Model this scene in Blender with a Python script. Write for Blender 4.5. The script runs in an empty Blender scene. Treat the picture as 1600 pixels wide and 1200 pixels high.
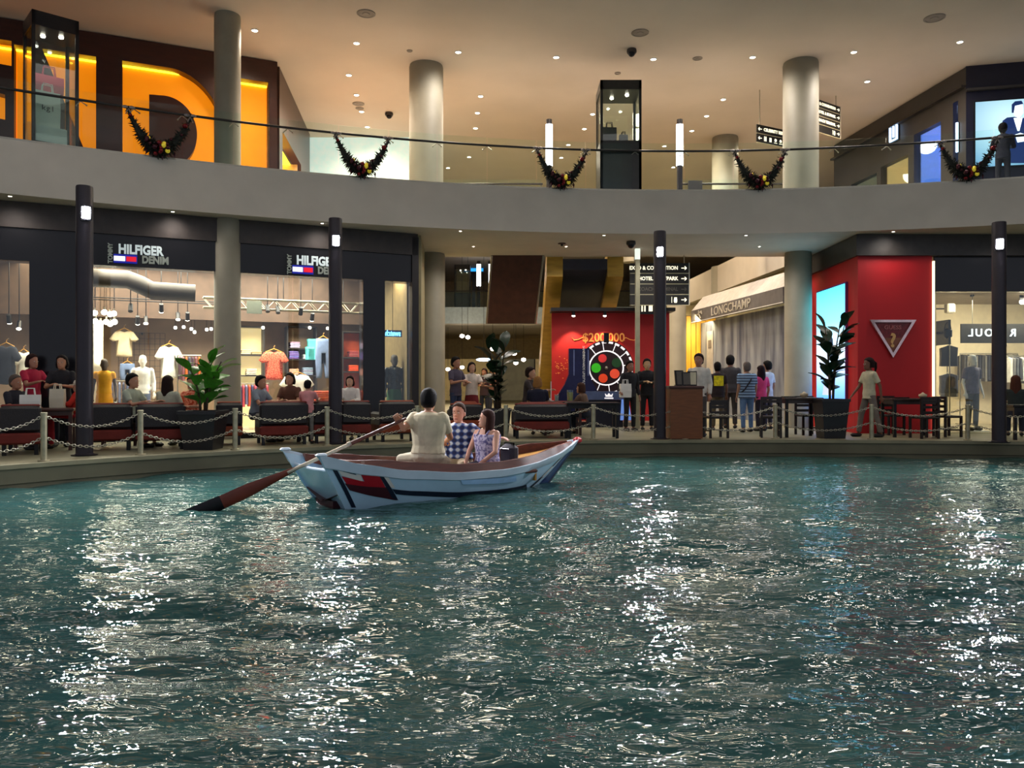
import bpy, bmesh, math, random
import numpy as np
from mathutils import Vector, Matrix, Quaternion

random.seed(7)
SC = bpy.context.scene
COL = SC.collection
PI = math.pi

# ------------------------------------------------------------------ camera
F = 1600 * 28.0 / 36.0          # focal length in pixels of the 1600 px frame
HC = 1.52                       # eye height above the water
PZ = 0.34                       # promenade level
UZ = 6.10                       # upper gallery floor level
SOF = 5.08                      # underside of the upper gallery slab
CZ = 9.50                       # hall ceiling
cam_d = bpy.data.cameras.new('camera')
cam_d.lens = 28.0; cam_d.sensor_width = 36.0; cam_d.clip_end = 300
cam = bpy.data.objects.new('camera', cam_d); COL.objects.link(cam)
cam.location = (0, 0, HC); cam.rotation_euler = (PI / 2, 0, 0)
SC.camera = cam

# ------------------------------------------------------------------ world (the rest of the dim hall) and exposure
W = bpy.data.worlds.new('hall_ambient'); SC.world = W; W.use_nodes = True
W.node_tree.nodes['Background'].inputs['Color'].default_value = (0.78, 0.82, 0.95, 1)
W.node_tree.nodes['Background'].inputs['Strength'].default_value = 0.36
SC.view_settings.view_transform = 'Standard'
SC.view_settings.look = 'None'
SC.view_settings.gamma = 1.0
SC.view_settings.use_curve_mapping = False
SC.view_settings.exposure = 0.27
SC.cycles.use_denoising = True
SC.cycles.max_bounces = 6
SC.cycles.diffuse_bounces = 3
SC.cycles.glossy_bounces = 3
SC.cycles.transparent_max_bounces = 12
SC.cycles.caustics_reflective = False
SC.cycles.caustics_refractive = False

def light(name, kind, loc, energy, color=(1, 1, 1), size=0.1, target=None, cone=100, blend=0.6, size_y=None):
    d = bpy.data.lights.new(name, kind); d.energy = energy; d.color = color
    if kind == 'AREA':
        d.size = size
        if size_y: d.shape = 'RECTANGLE'; d.size_y = size_y
    else:
        d.shadow_soft_size = size
    if kind == 'SPOT':
        d.spot_size = math.radians(cone); d.spot_blend = blend
    o = bpy.data.objects.new(name, d); COL.objects.link(o); o.location = loc
    if target is not None:
        o.rotation_euler = (Vector(target) - Vector(loc)).to_track_quat('-Z', 'Y').to_euler()
    return o

# ------------------------------------------------------------------ pixel helpers: a pixel seen at a known depth -> a place in the hall
def GX(px, d): return (px - 800.0) * d / F
def GZ(py, d): return HC + (600.0 - py) * d / F
def PT(px, py, d): return Vector((GX(px, d), d, GZ(py, d)))
def hit(px, A, B):
    """where the sight line through column px meets the vertical plane A-B: (x, y, distance along A-B)"""
    k = (px - 800.0) / F
    ax, ay = A[0], A[1]; bx, by = B[0] - A[0], B[1] - A[1]
    t = (k * ay - ax) / (bx - k * by)
    return Vector((ax + t * bx, ay + t * by, 0)), t * math.hypot(bx, by)

# ------------------------------------------------------------------ materials
def lin(c):
    return tuple(((v / 255.0) / 12.92 if v / 255.0 <= 0.04045 else ((v / 255.0 + 0.055) / 1.055) ** 2.4) for v in c)
_M = {}
def mat(name, rgb=(128, 128, 128), rough=0.6, metal=0.0, var=0.12, scale=6.0, bump=0.0, bscale=None, emit=None, estr=0.0, spec=0.5, coat=0.0, stretch=None):
    if name in _M: return _M[name]
    m = bpy.data.materials.new(name); m.use_nodes = True; _M[name] = m
    nt = m.node_tree; N = nt.nodes; L = nt.links; b = N['Principled BSDF']
    c = lin(rgb)
    tc = N.new('ShaderNodeTexCoord'); nz = N.new('ShaderNodeTexNoise'); nz.inputs['Scale'].default_value = scale
    nz.inputs['Detail'].default_value = 4
    src = tc.outputs['Object']
    if stretch:
        mp = N.new('ShaderNodeMapping'); mp.inputs['Scale'].default_value = stretch; L.new(src, mp.inputs['Vector']); src = mp.outputs['Vector']
    L.new(src, nz.inputs['Vector'])
    rp = N.new('ShaderNodeValToRGB'); rp.color_ramp.elements[0].position = 0.3; rp.color_ramp.elements[1].position = 0.72
    rp.color_ramp.elements[0].color = tuple(max(0, v * (1 - var)) for v in c) + (1,)
    rp.color_ramp.elements[1].color = tuple(min(1, v * (1 + var)) for v in c) + (1,)
    L.new(nz.outputs['Fac'], rp.inputs['Fac']); L.new(rp.outputs['Color'], b.inputs['Base Color'])
    b.inputs['Roughness'].default_value = rough; b.inputs['Metallic'].default_value = metal
    b.inputs['Specular IOR Level'].default_value = spec
    b.inputs['Coat Weight'].default_value = coat
    if bump:
        n2 = N.new('ShaderNodeTexNoise'); n2.inputs['Scale'].default_value = bscale or scale * 4; L.new(src, n2.inputs['Vector'])
        bp = N.new('ShaderNodeBump'); bp.inputs['Strength'].default_value = bump; bp.inputs['Distance'].default_value = 0.02
        L.new(n2.outputs['Fac'], bp.inputs['Height']); L.new(bp.outputs['Normal'], b.inputs['Normal'])
    if estr:
        b.inputs['Emission Color'].default_value = lin(emit or rgb) + (1,)
        b.inputs['Emission Strength'].default_value = estr
    return m

def glass_mat(name, tint=(0.95, 1.0, 0.98), refl=0.06, haze=0.0, rough=0.02, hazecol=(0.8, 0.9, 0.9), fres=0.5):
    if name in _M: return _M[name]
    m = bpy.data.materials.new(name); m.use_nodes = True; _M[name] = m
    nt = m.node_tree; N = nt.nodes; L = nt.links; N.remove(N['Principled BSDF'])
    out = N['Material Output']
    tr = N.new('ShaderNodeBsdfTransparent'); tr.inputs['Color'].default_value = tint + (1,)
    gl = N.new('ShaderNodeBsdfGlossy'); gl.inputs['Roughness'].default_value = rough
    gl.inputs['Color'].default_value = (0.9, 0.95, 1, 1)
    lw = N.new('ShaderNodeLayerWeight'); lw.inputs['Blend'].default_value = 0.35
    mt = N.new('ShaderNodeMath'); mt.operation = 'MULTIPLY_ADD'; mt.inputs[1].default_value = fres; mt.inputs[2].default_value = refl
    L.new(lw.outputs['Fresnel'], mt.inputs[0])
    mx = N.new('ShaderNodeMixShader'); L.new(mt.outputs[0], mx.inputs['Fac']); L.new(tr.outputs[0], mx.inputs[1]); L.new(gl.outputs[0], mx.inputs[2])
    last = mx
    if haze:
        df = N.new('ShaderNodeBsdfDiffuse'); df.inputs['Color'].default_value = hazecol + (1,)
        m2 = N.new('ShaderNodeMixShader'); m2.inputs['Fac'].default_value = haze
        L.new(last.outputs[0], m2.inputs[1]); L.new(df.outputs[0], m2.inputs[2]); last = m2
    L.new(last.outputs[0], out.inputs['Surface'])
    return m

# ------------------------------------------------------------------ mesh builder
class MB:
    def __init__(s): s.v = []; s.f = []; s.mi = []; s.cur = 0
    def add(s, vs, fs, M=None):
        o = len(s.v)
        if M is not None: vs = [M @ Vector(p) for p in vs]
        s.v.extend([tuple(p) for p in vs]); s.f.extend([tuple(i + o for i in f) for f in fs]); s.mi.extend([s.cur] * len(fs)); return s
    def box(s, c, d, rz=0.0, M=None, taper=1.0):
        hx, hy, hz = d[0] / 2, d[1] / 2, d[2] / 2
        vs = []
        for z, k in ((-hz, 1), (hz, taper)):
            for x, y in ((-hx, -hy), (hx, -hy), (hx, hy), (-hx, hy)): vs.append(Vector((x * k, y * k, z)))
        R = Matrix.Translation(c) @ Matrix.Rotation(rz, 4, 'Z')
        if M is not None: R = M @ R
        return s.add(vs, [(3, 2, 1, 0), (4, 5, 6, 7), (0, 1, 5, 4), (1, 2, 6, 5), (2, 3, 7, 6), (3, 0, 4, 7)], R)
    def rbox(s, c, d, r=0.03, rz=0.0, M=None):
        """box with chamfered edges all round"""
        hx, hy, hz = d[0] / 2, d[1] / 2, d[2] / 2; r = min(r, hx * .9, hy * .9, hz * .9)
        vs = []; rings = [(hz, r), (hz - r, 0), (-hz + r, 0), (-hz, r)]
        for z, q in rings:
            a, b = hx - q, hy - q
            e = r * 0.7 if q == 0 else r * 0.5
            vs += [(-a + e, -b, z), (a - e, -b, z), (a, -b + e, z), (a, b - e, z), (a - e, b, z), (-a + e, b, z), (-a, b - e, z), (-a, -b + e, z)]
        fs = [tuple(range(8)), tuple(24 + i for i in reversed(range(8)))]
        for k in range(3):
            for i in range(8):
                j = (i + 1) % 8; fs.append((8 * k + i, 8 * k + 8 + i, 8 * k + 8 + j, 8 * k + j))
        R = Matrix.Translation(c) @ Matrix.Rotation(rz, 4, 'Z')
        if M is not None: R = M @ R
        return s.add(vs, [tuple(reversed(f)) if n == -1 else f for n, f in enumerate(fs)], R)
    def cyl(s, p0, p1, r0, r1=None, n=12, caps=True):
        p0 = Vector(p0); p1 = Vector(p1); r1 = r0 if r1 is None else r1
        q = (p1 - p0).to_track_quat('Z', 'Y'); vs = []
        for p, r in ((p0, r0), (p1, r1)):
            for i in range(n):
                a = 2 * PI * i / n; vs.append(p + q @ Vector((r * math.cos(a), r * math.sin(a), 0)))
        fs = [(i, (i + 1) % n, n + (i + 1) % n, n + i) for i in range(n)]
        if caps: fs += [tuple(reversed(range(n))), tuple(range(n, 2 * n))]
        return s.add(vs, fs)
    def tube(s, pts, r, n=8, closed=False, rad=None):
        pts = [Vector(p) for p in pts]; m = len(pts); vs = []; prev = None
        for i, p in enumerate(pts):
            if closed: t = pts[(i + 1) % m] - pts[i - 1]
            else: t = pts[min(i + 1, m - 1)] - pts[max(i - 1, 0)]
            t.normalize()
            if prev is None:
                u = t.orthogonal().normalized()
            else:
                u = (prev - t * prev.dot(t)).normalized()
            prev = u; w = t.cross(u); rr = rad[i] if rad else r
            for k in range(n):
                a = 2 * PI * k / n; vs.append(p + (u * math.cos(a) + w * math.sin(a)) * rr)
        fs = []
        for i in range(m if closed else m - 1):
            j = (i + 1) % m
            for k in range(n): fs.append((i * n + k, i * n + (k + 1) % n, j * n + (k + 1) % n, j * n + k))
        if not closed: fs += [tuple(reversed(range(n))), tuple(range((m - 1) * n, m * n))]
        return s.add(vs, fs)
    def ball(s, c, r, nu=12, nv=8, M=None):
        if not hasattr(r, '__len__'): r = (r, r, r)
        vs = [(0, 0, r[2])]
        for j in range(1, nv):
            b = PI * j / nv
            for i in range(nu):
                a = 2 * PI * i / nu; vs.append((r[0] * math.sin(b) * math.cos(a), r[1] * math.sin(b) * math.sin(a), r[2] * math.cos(b)))
        vs.append((0, 0, -r[2])); last = len(vs) - 1
        fs = [(0, 1 + i, 1 + (i + 1) % nu) for i in range(nu)]
        for j in range(nv - 2):
            for i in range(nu):
                a = 1 + j * nu + i; b = 1 + j * nu + (i + 1) % nu; fs.append((a, a + nu, b + nu, b))
        fs += [(1 + (nv - 2) * nu + (i + 1) % nu, 1 + (nv - 2) * nu + i, last) for i in range(nu)]
        T = Matrix.Translation(c)
        if M is not None: T = M @ T
        return s.add(vs, fs, T)
    def lathe(s, prof, c=(0, 0, 0), n=20, M=None, cap=True):
        vs = []; fs = []
        for r, z in prof:
            for i in range(n):
                a = 2 * PI * i / n; vs.append((c[0] + r * math.cos(a), c[1] + r * math.sin(a), c[2] + z))
        for j in range(len(prof) - 1):
            for i in range(n): fs.append((j * n + i, j * n + (i + 1) % n, (j + 1) * n + (i + 1) % n, (j + 1) * n + i))
        if cap: fs += [tuple(reversed(range(n))), tuple(range((len(prof) - 1) * n, len(prof) * n))]
        return s.add(vs, fs, M)
    def prism(s, poly, y0, y1, M=None):
        """outline in x,z extruded along y"""
        n = len(poly); a = sum(poly[i][0] * poly[(i + 1) % n][1] - poly[(i + 1) % n][0] * poly[i][1] for i in range(n))
        if a < 0: poly = list(reversed(poly))
        vs = [(p[0], y0, p[1]) for p in poly] + [(p[0], y1, p[1]) for p in poly]
        fs = [tuple(range(n)), tuple(reversed(range(n, 2 * n)))]
        fs += [((i + 1) % n, i, n + i, n + (i + 1) % n) for i in range(n)]
        return s.add(vs, fs, M)
    def hprism(s, poly, z0, z1, M=None):
        """outline in x,y extruded along z"""
        n = len(poly); a = sum(poly[i][0] * poly[(i + 1) % n][1] - poly[(i + 1) % n][0] * poly[i][1] for i in range(n))
        if a < 0: poly = list(reversed(poly))
        vs = [(p[0], p[1], z0) for p in poly] + [(p[0], p[1], z1) for p in poly]
        fs = [tuple(reversed(range(n))), tuple(range(n, 2 * n))]
        fs += [(i, (i + 1) % n, n + (i + 1) % n, n + i) for i in range(n)]
        return s.add(vs, fs, M)
    def grid(s, rows):
        nr = len(rows); nc = len(rows[0]); vs = [p for r in rows for p in r]
        return s.add(vs, [(i * nc + j, i * nc + j + 1, (i + 1) * nc + j + 1, (i + 1) * nc + j) for i in range(nr - 1) for j in range(nc - 1)])
    def loft(s, rings, caps=True, M=None):
        n = len(rings[0]); vs = [p for r in rings for p in r]; fs = []
        for j in range(len(rings) - 1):
            for i in range(n): fs.append((j * n + i, j * n + (i + 1) % n, (j + 1) * n + (i + 1) % n, (j + 1) * n + i))
        if caps: fs += [tuple(reversed(range(n))), tuple(range((len(rings) - 1) * n, len(rings) * n))]
        return s.add(vs, fs, M)
    def mesh(s, name, mats, smooth=False):
        me = bpy.data.meshes.new(name); me.from_pydata(s.v, [], s.f)
        for m in (mats if isinstance(mats, (list, tuple)) else [mats]): me.materials.append(m)
        if any(s.mi): me.polygons.foreach_set('material_index', s.mi)
        if smooth:
            me.polygons.foreach_set('use_smooth', [True] * len(me.polygons))
            if smooth != 'all': me.set_sharp_from_angle(angle=math.radians(40))
        me.update(); return me

def link(name, me, parent=None, loc=None, rz=None):
    o = bpy.data.objects.new(name, me); COL.objects.link(o)
    if parent is not None: o.parent = parent
    if loc is not None: o.location = loc
    if rz is not None: o.rotation_euler = (0, 0, rz)
    return o
def obj(name, mb, m, parent=None, loc=None, rz=None, smooth=False, label=None):
    o = link(name, mb.mesh(name, m, smooth), parent, loc, rz)
    if label: o['label'] = label
    return o
def tag(o, label, cat, group=None):
    o['label'] = label; o['category'] = cat
    if group: o['group'] = group
    return o
def thing(name, label, cat, loc=(0, 0, 0), rz=0.0, group=None):
    o = bpy.data.objects.new(name, None); COL.objects.link(o); o.empty_display_size = 0.2
    o.location = loc; o.rotation_euler = (0, 0, rz)
    return tag(o, label, cat, group)
def struct(name, mb, m, smooth=False, loc=None, rz=None, parent=None, label=None):
    o = obj(name, mb, m, parent, loc, rz, smooth)
    if parent is None: o['kind'] = 'structure'
    if label: o['label'] = label
    return o
def sroot(name, loc=(0, 0, 0), rz=0.0, label=None):
    o = bpy.data.objects.new(name, None); COL.objects.link(o); o.location = loc; o.rotation_euler = (0, 0, rz); o['kind'] = 'structure'
    if label: o['label'] = label
    return o
def dup(root, loc, rz=None, label=None, scale=None):
    r = root.copy(); COL.objects.link(r); r.location = loc
    if rz is not None: r.rotation_euler = (0, 0, rz)
    if scale: r.scale = (scale,) * 3
    if label: r['label'] = label
    for ch in list(root.children):
        c = ch.copy(); COL.objects.link(c); c.parent = r
        for g in list(ch.children):
            d = g.copy(); COL.objects.link(d); d.parent = c
    return r
def text_mesh(txt, size, m, extrude=0.01, bold=0.0, sx=1.0, align='CENTER', mirror=False, shear=0.0):
    """lettering standing in the x-z plane and read from -y"""
    cu = bpy.data.curves.new('lettering', 'FONT'); cu.body = txt; cu.size = size; cu.extrude = extrude; cu.offset = bold
    cu.align_x = align; cu.align_y = 'CENTER'; cu.resolution_u = 3; cu.shear = shear
    o = bpy.data.objects.new('lettering', cu); COL.objects.link(o)
    dg = bpy.context.evaluated_depsgraph_get(); me = bpy.data.meshes.new_from_object(o.evaluated_get(dg))
    bpy.data.objects.remove(o); bpy.data.curves.remove(cu)
    k = -1 if mirror else 1
    me.transform(Matrix(((sx * k, 0, 0, 0), (0, 0, -1, 0), (0, 1, 0, 0), (0, 0, 0, 1))))
    if mirror: me.flip_normals()
    me.materials.clear(); me.materials.append(m); return me
def holed_wall(outer, holes, y0, y1, m, name):
    """flat wall in x-z with cut-outs, from depth y0 (front) to y1"""
    cu = bpy.data.curves.new(name, 'CURVE'); cu.dimensions = '2D'; cu.fill_mode = 'BOTH'; cu.extrude = abs(y1 - y0) / 2
    for poly in [outer] + holes:
        sp = cu.splines.new('POLY'); sp.points.add(len(poly) - 1); sp.use_cyclic_u = True
        for p, q in zip(sp.points, poly): p.co = (q[0], q[1], 0, 1)
    o = bpy.data.objects.new(name, cu); COL.objects.link(o)
    dg = bpy.context.evaluated_depsgraph_get(); me = bpy.data.meshes.new_from_object(o.evaluated_get(dg))
    bpy.data.objects.remove(o); bpy.data.curves.remove(cu)
    me.transform(Matrix(((1, 0, 0, 0), (0, 0, -1, (y0 + y1) / 2), (0, 1, 0, 0), (0, 0, 0, 1))))
    me.materials.clear(); me.materials.append(m); return me
ORD = ['first', 'second', 'third', 'fourth', 'fifth', 'sixth', 'seventh', 'eighth', 'ninth', 'tenth', 'eleventh', 'twelfth', 'thirteenth']
def catmull(P, n=12):
    P = [Vector(p) for p in P]; out = []
    for i in range(len(P) - 1):
        p0 = P[max(i - 1, 0)]; p1 = P[i]; p2 = P[i + 1]; p3 = P[min(i + 2, len(P) - 1)]
        for k in range(n):
            t = k / n
            out.append(0.5 * ((2 * p1) + (p2 - p0) * t + (2 * p0 - 5 * p1 + 4 * p2 - p3) * t * t + (3 * p1 - p0 - 3 * p2 + p3) * t ** 3))
    out.append(P[-1]); return out

# ------------------------------------------------------------------ shared palette
M_conc = mat('painted_concrete', (205, 196, 182), 0.75, var=0.06, scale=1.5, bump=0.05)
M_ceil = mat('ceiling_plaster', (214, 200, 184), 0.85, var=0.05, scale=0.6)
M_col = mat('column_concrete', (148, 142, 124), 0.6, var=0.08, scale=2.5, bump=0.05)
M_black = mat('black_metal', (22, 21, 24), 0.35, metal=0.4, var=0.2)
M_dark = mat('dark_bronze', (38, 32, 30), 0.4, var=0.2)
M_steel = mat('brushed_steel', (170, 165, 150), 0.32, metal=0.9, var=0.1, scale=20)
M_white = mat('white_plastic', (225, 225, 222), 0.5, var=0.04)
M_glass = glass_mat('clear_glass', refl=0.03)
M_rail_glass = glass_mat('railing_glass', refl=0.0, haze=0.010, fres=0.16)
M_bulb = mat('lamp_glow', (255, 244, 225), estr=14.0, emit=(255, 240, 220))
M_bulb_w = mat('warm_bulb_glow', (255, 226, 180), estr=16.0, emit=(255, 228, 190))
M_tube = mat('tube_glow', (250, 250, 255), estr=5.0, emit=(248, 250, 255))
M_wood = mat('brown_wood', (120, 72, 40), 0.5, var=0.25, scale=5, stretch=(1, 1, 8))
# ================================================================== THE SETTING
def fascia_y(x): return 18.9 - 0.0222 * (x - 4.0) ** 2
EDGE = catmull([(-12.5, 3.0, 0), (-10.6, 7.0, 0), (-9.0, 9.3, 0), (-7.4, 11.5, 0), (-6.1, 13.0, 0), (-4.8, 14.1, 0), (-3.3, 15.1, 0), (-1.5, 15.9, 0), (0, 16.3, 0),
                (1.74, 16.65, 0), (4.5, 16.85, 0), (7.3, 16.75, 0), (10.5, 16.3, 0), (13.5, 15.4, 0), (17, 13.6, 0), (20, 11, 0)], 8)
def edge_px(px, back=0.0):
    """point on the promenade edge seen in column px, moved back from the water by a distance"""
    best = None
    for i in range(len(EDGE) - 1):
        a, b = EDGE[i], EDGE[i + 1]
        fa = a.x - (px - 800) / F * a.y; fb = b.x - (px - 800) / F * b.y
        if fa * fb <= 0 and a.y > 2:
            t = fa / (fa - fb) if fa != fb else 0; best = a.lerp(b, t); tn = (b - a).normalized(); break
    n = Vector((-tn.y, tn.x, 0))
    return best + n * back, math.atan2(tn.y, tn.x)

# ---- water of the indoor canal
def water():
    xs = np.arange(-15, 19.01, 0.075); ys = np.concatenate([np.arange(-3, 2.4, 0.2), np.arange(2.4, 8, 0.05), np.arange(8, 17.6, 0.08)])
    X, Y = np.meshgrid(xs, ys); Z = np.zeros_like(X); rg = np.random.RandomState(4)
    for i in range(46):
        lam = 0.34 * (1.09 ** (i * 0.55)) ; k = 2 * PI / lam; th = rg.normal(1.52, 0.33); ph = rg.uniform(0, 2 * PI)
        amp = 0.0010 + 0.0024 * (lam / 1.0) ** 0.75
        Z += amp * np.sin(k * (X * math.cos(th) + Y * math.sin(th)) + ph + 0.7 * np.sin(0.9 * X + i))
    # old wake crossing the pool and the low swell beside the boat
    for pts, a, w in (([(0.1, 9.0), (0.8, 7.55), (2.0, 6.55), (3.5, 6.05), (4.8, 5.95)], 0.055, 0.13), ([(0.6, 10.4), (1.4, 9.6), (2.6, 9.0)], 0.03, 0.14)):
        c = catmull([(p[0], p[1], 0) for p in pts], 16); D = np.full_like(X, 9.0)
        for p in c: D = np.minimum(D, np.hypot(X - p.x, Y - p.y))
        Z += a * np.exp(-(D / w) ** 2)
    # churned spot where the oar blade dips, and a jet further right
    for cx, cy in ((-3.75, 9.3), (5.3, 8.9), (5.8, 8.85)):
        R2 = (X - cx) ** 2 + ((Y - cy) * 1.6) ** 2; Z += 0.03 * np.exp(-R2 / 0.07) * np.sin(24 * np.sqrt(R2))
    nr, nc = X.shape; me = bpy.data.meshes.new('water')
    co = np.stack([X, Y, Z], -1).reshape(-1, 3).astype(np.float32)
    idx = np.arange(nr * nc).reshape(nr, nc); q = np.stack([idx[:-1, :-1], idx[:-1, 1:], idx[1:, 1:], idx[1:, :-1]], -1).reshape(-1, 4)
    me.vertices.add(len(co)); me.vertices.foreach_set('co', co.ravel()); me.loops.add(q.size); me.loops.foreach_set('vertex_index', q.ravel().astype(np.int32))
    me.polygons.add(len(q)); me.polygons.foreach_set('loop_start', np.arange(0, q.size, 4, dtype=np.int32)); me.polygons.foreach_set('loop_total', np.full(len(q), 4, dtype=np.int32))
    me.polygons.foreach_set('use_smooth', [True] * len(q)); me.update(calc_edges=True)
    m = bpy.data.materials.new('pool_water'); m.use_nodes = True; N = m.node_tree.nodes; L = m.node_tree.links; b = N['Principled BSDF']
    b.inputs['Roughness'].default_value = 0.012; b.inputs['IOR'].default_value = 1.333; b.inputs['Specular IOR Level'].default_value = 0.5
    tc = N.new('ShaderNodeTexCoord')
    n0 = N.new('ShaderNodeTexNoise'); n0.inputs['Scale'].default_value = 0.35; n0.inputs['Detail'].default_value = 3; L.new(tc.outputs['Object'], n0.inputs['Vector'])
    rp = N.new('ShaderNodeValToRGB'); rp.color_ramp.elements[0].position = 0.35; rp.color_ramp.elements[1].position = 0.7
    rp.color_ramp.elements[0].color = (0.016, 0.050, 0.050, 1); rp.color_ramp.elements[1].color = (0.030, 0.086, 0.074, 1)
    L.new(n0.outputs['Fac'], rp.inputs['Fac']); L.new(rp.outputs['Color'], b.inputs['Base Color'])
    mp = N.new('ShaderNodeMapping'); mp.inputs['Scale'].default_value = (0.60, 1.35, 1); L.new(tc.outputs['Object'], mp.inputs['Vector'])
    n1 = N.new('ShaderNodeTexNoise'); n1.inputs['Scale'].default_value = 7.5; n1.inputs['Detail'].default_value = 2.2; n1.inputs['Roughness'].default_value = 0.5; n1.inputs['Distortion'].default_value = 0.5
    L.new(mp.outputs['Vector'], n1.inputs['Vector'])
    bp = N.new('ShaderNodeBump'); bp.inputs['Strength'].default_value = 1.0; bp.inputs['Distance'].default_value = 0.026
    L.new(n1.outputs['Fac'], bp.inputs['Height']); L.new(bp.outputs['Normal'], b.inputs['Normal'])
    me.materials.append(m); o = link('water', me); o['kind'] = 'structure'; o['label'] = 'rippling teal water of the indoor canal'
water()

# ---- promenade floor and quay wall
M_floor = mat('promenade_stone', (148, 144, 116), 0.45, var=0.2, scale=1.2, bump=0.04)
M_quay = mat('quay_render', (104, 100, 78), 0.7, var=0.28, scale=0.8, bump=0.15)
poly = [(p.x, p.y) for p in EDGE] + [(24, 11), (24, 62), (-22, 62), (-22, 3)]
struct('floor', MB().hprism(poly, 0.10, PZ), M_floor)
mb = MB(); rows = []
for p0, n in ((0.0, PZ - 0.06), (0.0, 0.06), (0.03, 0.05), (0.03, -0.7)):
    r = []
    for i, p in enumerate(EDGE):
        t = (EDGE[min(i + 1, len(EDGE) - 1)] - EDGE[max(i - 1, 0)]).normalized(); nn = Vector((t.y, -t.x, 0))
        r.append(p - nn * (p0 - 0.02) + Vector((0, 0, n)))
    rows.append(r)
struct('wall_quay', mb.grid(rows), M_quay, smooth=True)
mb = MB(); secs = []
for i, p in enumerate(EDGE):
    t = (EDGE[min(i + 1, len(EDGE) - 1)] - EDGE[max(i - 1, 0)]).normalized(); nn = Vector((t.y, -t.x, 0))
    secs.append([p + nn * 0.05 + Vector((0, 0, PZ - 0.06)), p + nn * 0.05 + Vector((0, 0, PZ + 0.004)), p - nn * 0.30 + Vector((0, 0, PZ + 0.008)), p - nn * 0.30 + Vector((0, 0, PZ - 0.06))])
struct('trim_1', mb.loft(secs), mat('coping_stone', (138, 132, 104), 0.5, var=0.2, scale=2), smooth=True, label='pale coping along the canal edge')

# ---- upper gallery slab with its curved fascia
xs = [-15 + 0.5 * i for i in range(69)]
front = [(x, fascia_y(x)) for x in xs]
struct('slab', MB().hprism(front + [(19, 22.3), (-15, 22.3)], SOF, UZ), M_conc, smooth=True, label='curved pale gallery slab above the shopfronts')
mb = MB(); mb.hprism([(-22, 22.3), (-3.0, 22.3), (-4.4, 48), (-22, 48)], SOF, UZ)
mb.hprism([(8.35, 22.3), (22, 22.3), (22, 48), (7.2, 48)], SOF, UZ); mb.hprism([(-22, 48), (22, 48), (22, 62), (-22, 62)], SOF, UZ)
struct('slab', mb, M_conc, label='gallery slabs around the open well behind')
mb = MB(); rows = [[Vector((x, fascia_y(x) - 0.025, z)) for x in xs] for z in (SOF + 0.10, SOF + 0.0)]
mb2 = MB(); secs = [[Vector((x, fascia_y(x) + a, z)) for a, z in ((-0.03, SOF - 0.005), (-0.03, SOF + 0.05), (0.2, SOF + 0.05), (0.2, SOF - 0.005))] for x in xs]
struct('trim_2', mb2.loft(secs), M_conc, smooth=True, label='drip edge under the gallery fascia')
# hall ceiling
mb = MB().hprism([(-24, 7), (26, 7), (26, 64), (-24, 64)], CZ, CZ + 0.2)
struct('ceiling', mb, M_ceil)
# far end of the hall and closing side walls
struct('wall_back', MB().box((0, 62.2, 4.9), (48, 0.3, 9.4)), mat('far_wall', (196, 178, 140), 0.8, var=0.1))
struct('wall_left', MB().box((-22.5, 35, 4.9), (0.3, 55, 9.4)), M_conc)
struct('wall_right', MB().box((22.5, 35, 4.9), (0.3, 55, 9.4)), M_conc)

# ---- columns
def column(name, px, d, w, z0, z1):
    r = w / 2; c = (GX(px, d), d, 0); mb = MB()
    mb.lathe([(r * 1.03, z0), (r * 1.03, z0 + 0.03), (r, z0 + 0.05), (r, z1 - 0.05), (r * 0.97, z1 - 0.03), (r * 0.97, z1 + 0.01)], c, 36)
    return struct(name, mb, M_col, smooth=True)
column('column', 355.5, 17.25, 0.55, PZ, SOF)['label'] = 'round concrete column in front of the dark clothes shop'
column('column', 355.5, 17.25, 0.55, UZ, CZ)['label'] = 'round gallery column between the amber letters'
column('column', 675, 21.8, 0.71, PZ, SOF)['label'] = 'round concrete column behind the rower'
column('column', 666, 20.0, 0.85, UZ, CZ)['label'] = 'thick gallery column beside the second garland'
column('column', 1247, 21.6, 0.71, PZ, SOF)['label'] = 'round concrete column left of the red shop'
column('column', 1251, 19.8, 0.85, UZ, CZ)['label'] = 'thick gallery column covering part of the direction sign'
column('column', 1129, 31.2, 0.88, PZ, UZ)['label'] = 'round concrete column at the left end of the grey awning'
column('column', 1133, 25.8, 0.83, UZ, CZ)['label'] = 'thick gallery column further back, right of the glowing tube'
column('column', 1057, 29.0, 0.68, PZ, SOF)['label'] = 'round concrete column beside the yellow panelling'
column('column', 985, 30, 0.6, UZ, CZ)['label'] = 'distant gallery column behind the stair rail'

# ---- left clothes shop: front line, header, pillars, glass, room
SA, SB = Vector((-12.5, 14.24, 0)), Vector((-2.25, 18.92, 0)); SANG = math.atan2(SB.y - SA.y, SB.x - SA.x); SLEN = (SB - SA).length
def su(px, v=0.0):
    """coordinate along the left shopfront of image column px, at a depth v behind the glass"""
    n = Vector((-math.sin(SANG), math.cos(SANG), 0)) * v
    return hit(px, SA + n, SB + n)[1]
def sdepth(px, v=0.0):
    n = Vector((-math.sin(SANG), math.cos(SANG), 0)) * v
    return hit(px, SA + n, SB + n)[0].y
def sz(px, py, v=0.0): return GZ(py, sdepth(px, v))
SM = Matrix.Translation(SA) @ Matrix.Rotation(SANG, 4, 'Z')
def sw(u, v, z): return SM @ Vector((u, v, z))
wl = sroot('wall_shop_left', SA, SANG, 'dark front of the clothes shop left of the passage')
mb = MB().box((SLEN / 2, 0.2, 4.5), (SLEN, 0.4, 1.14)); obj('header', mb, mat('shop_header', (20, 19, 22), 0.25, var=0.2), wl)
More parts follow.
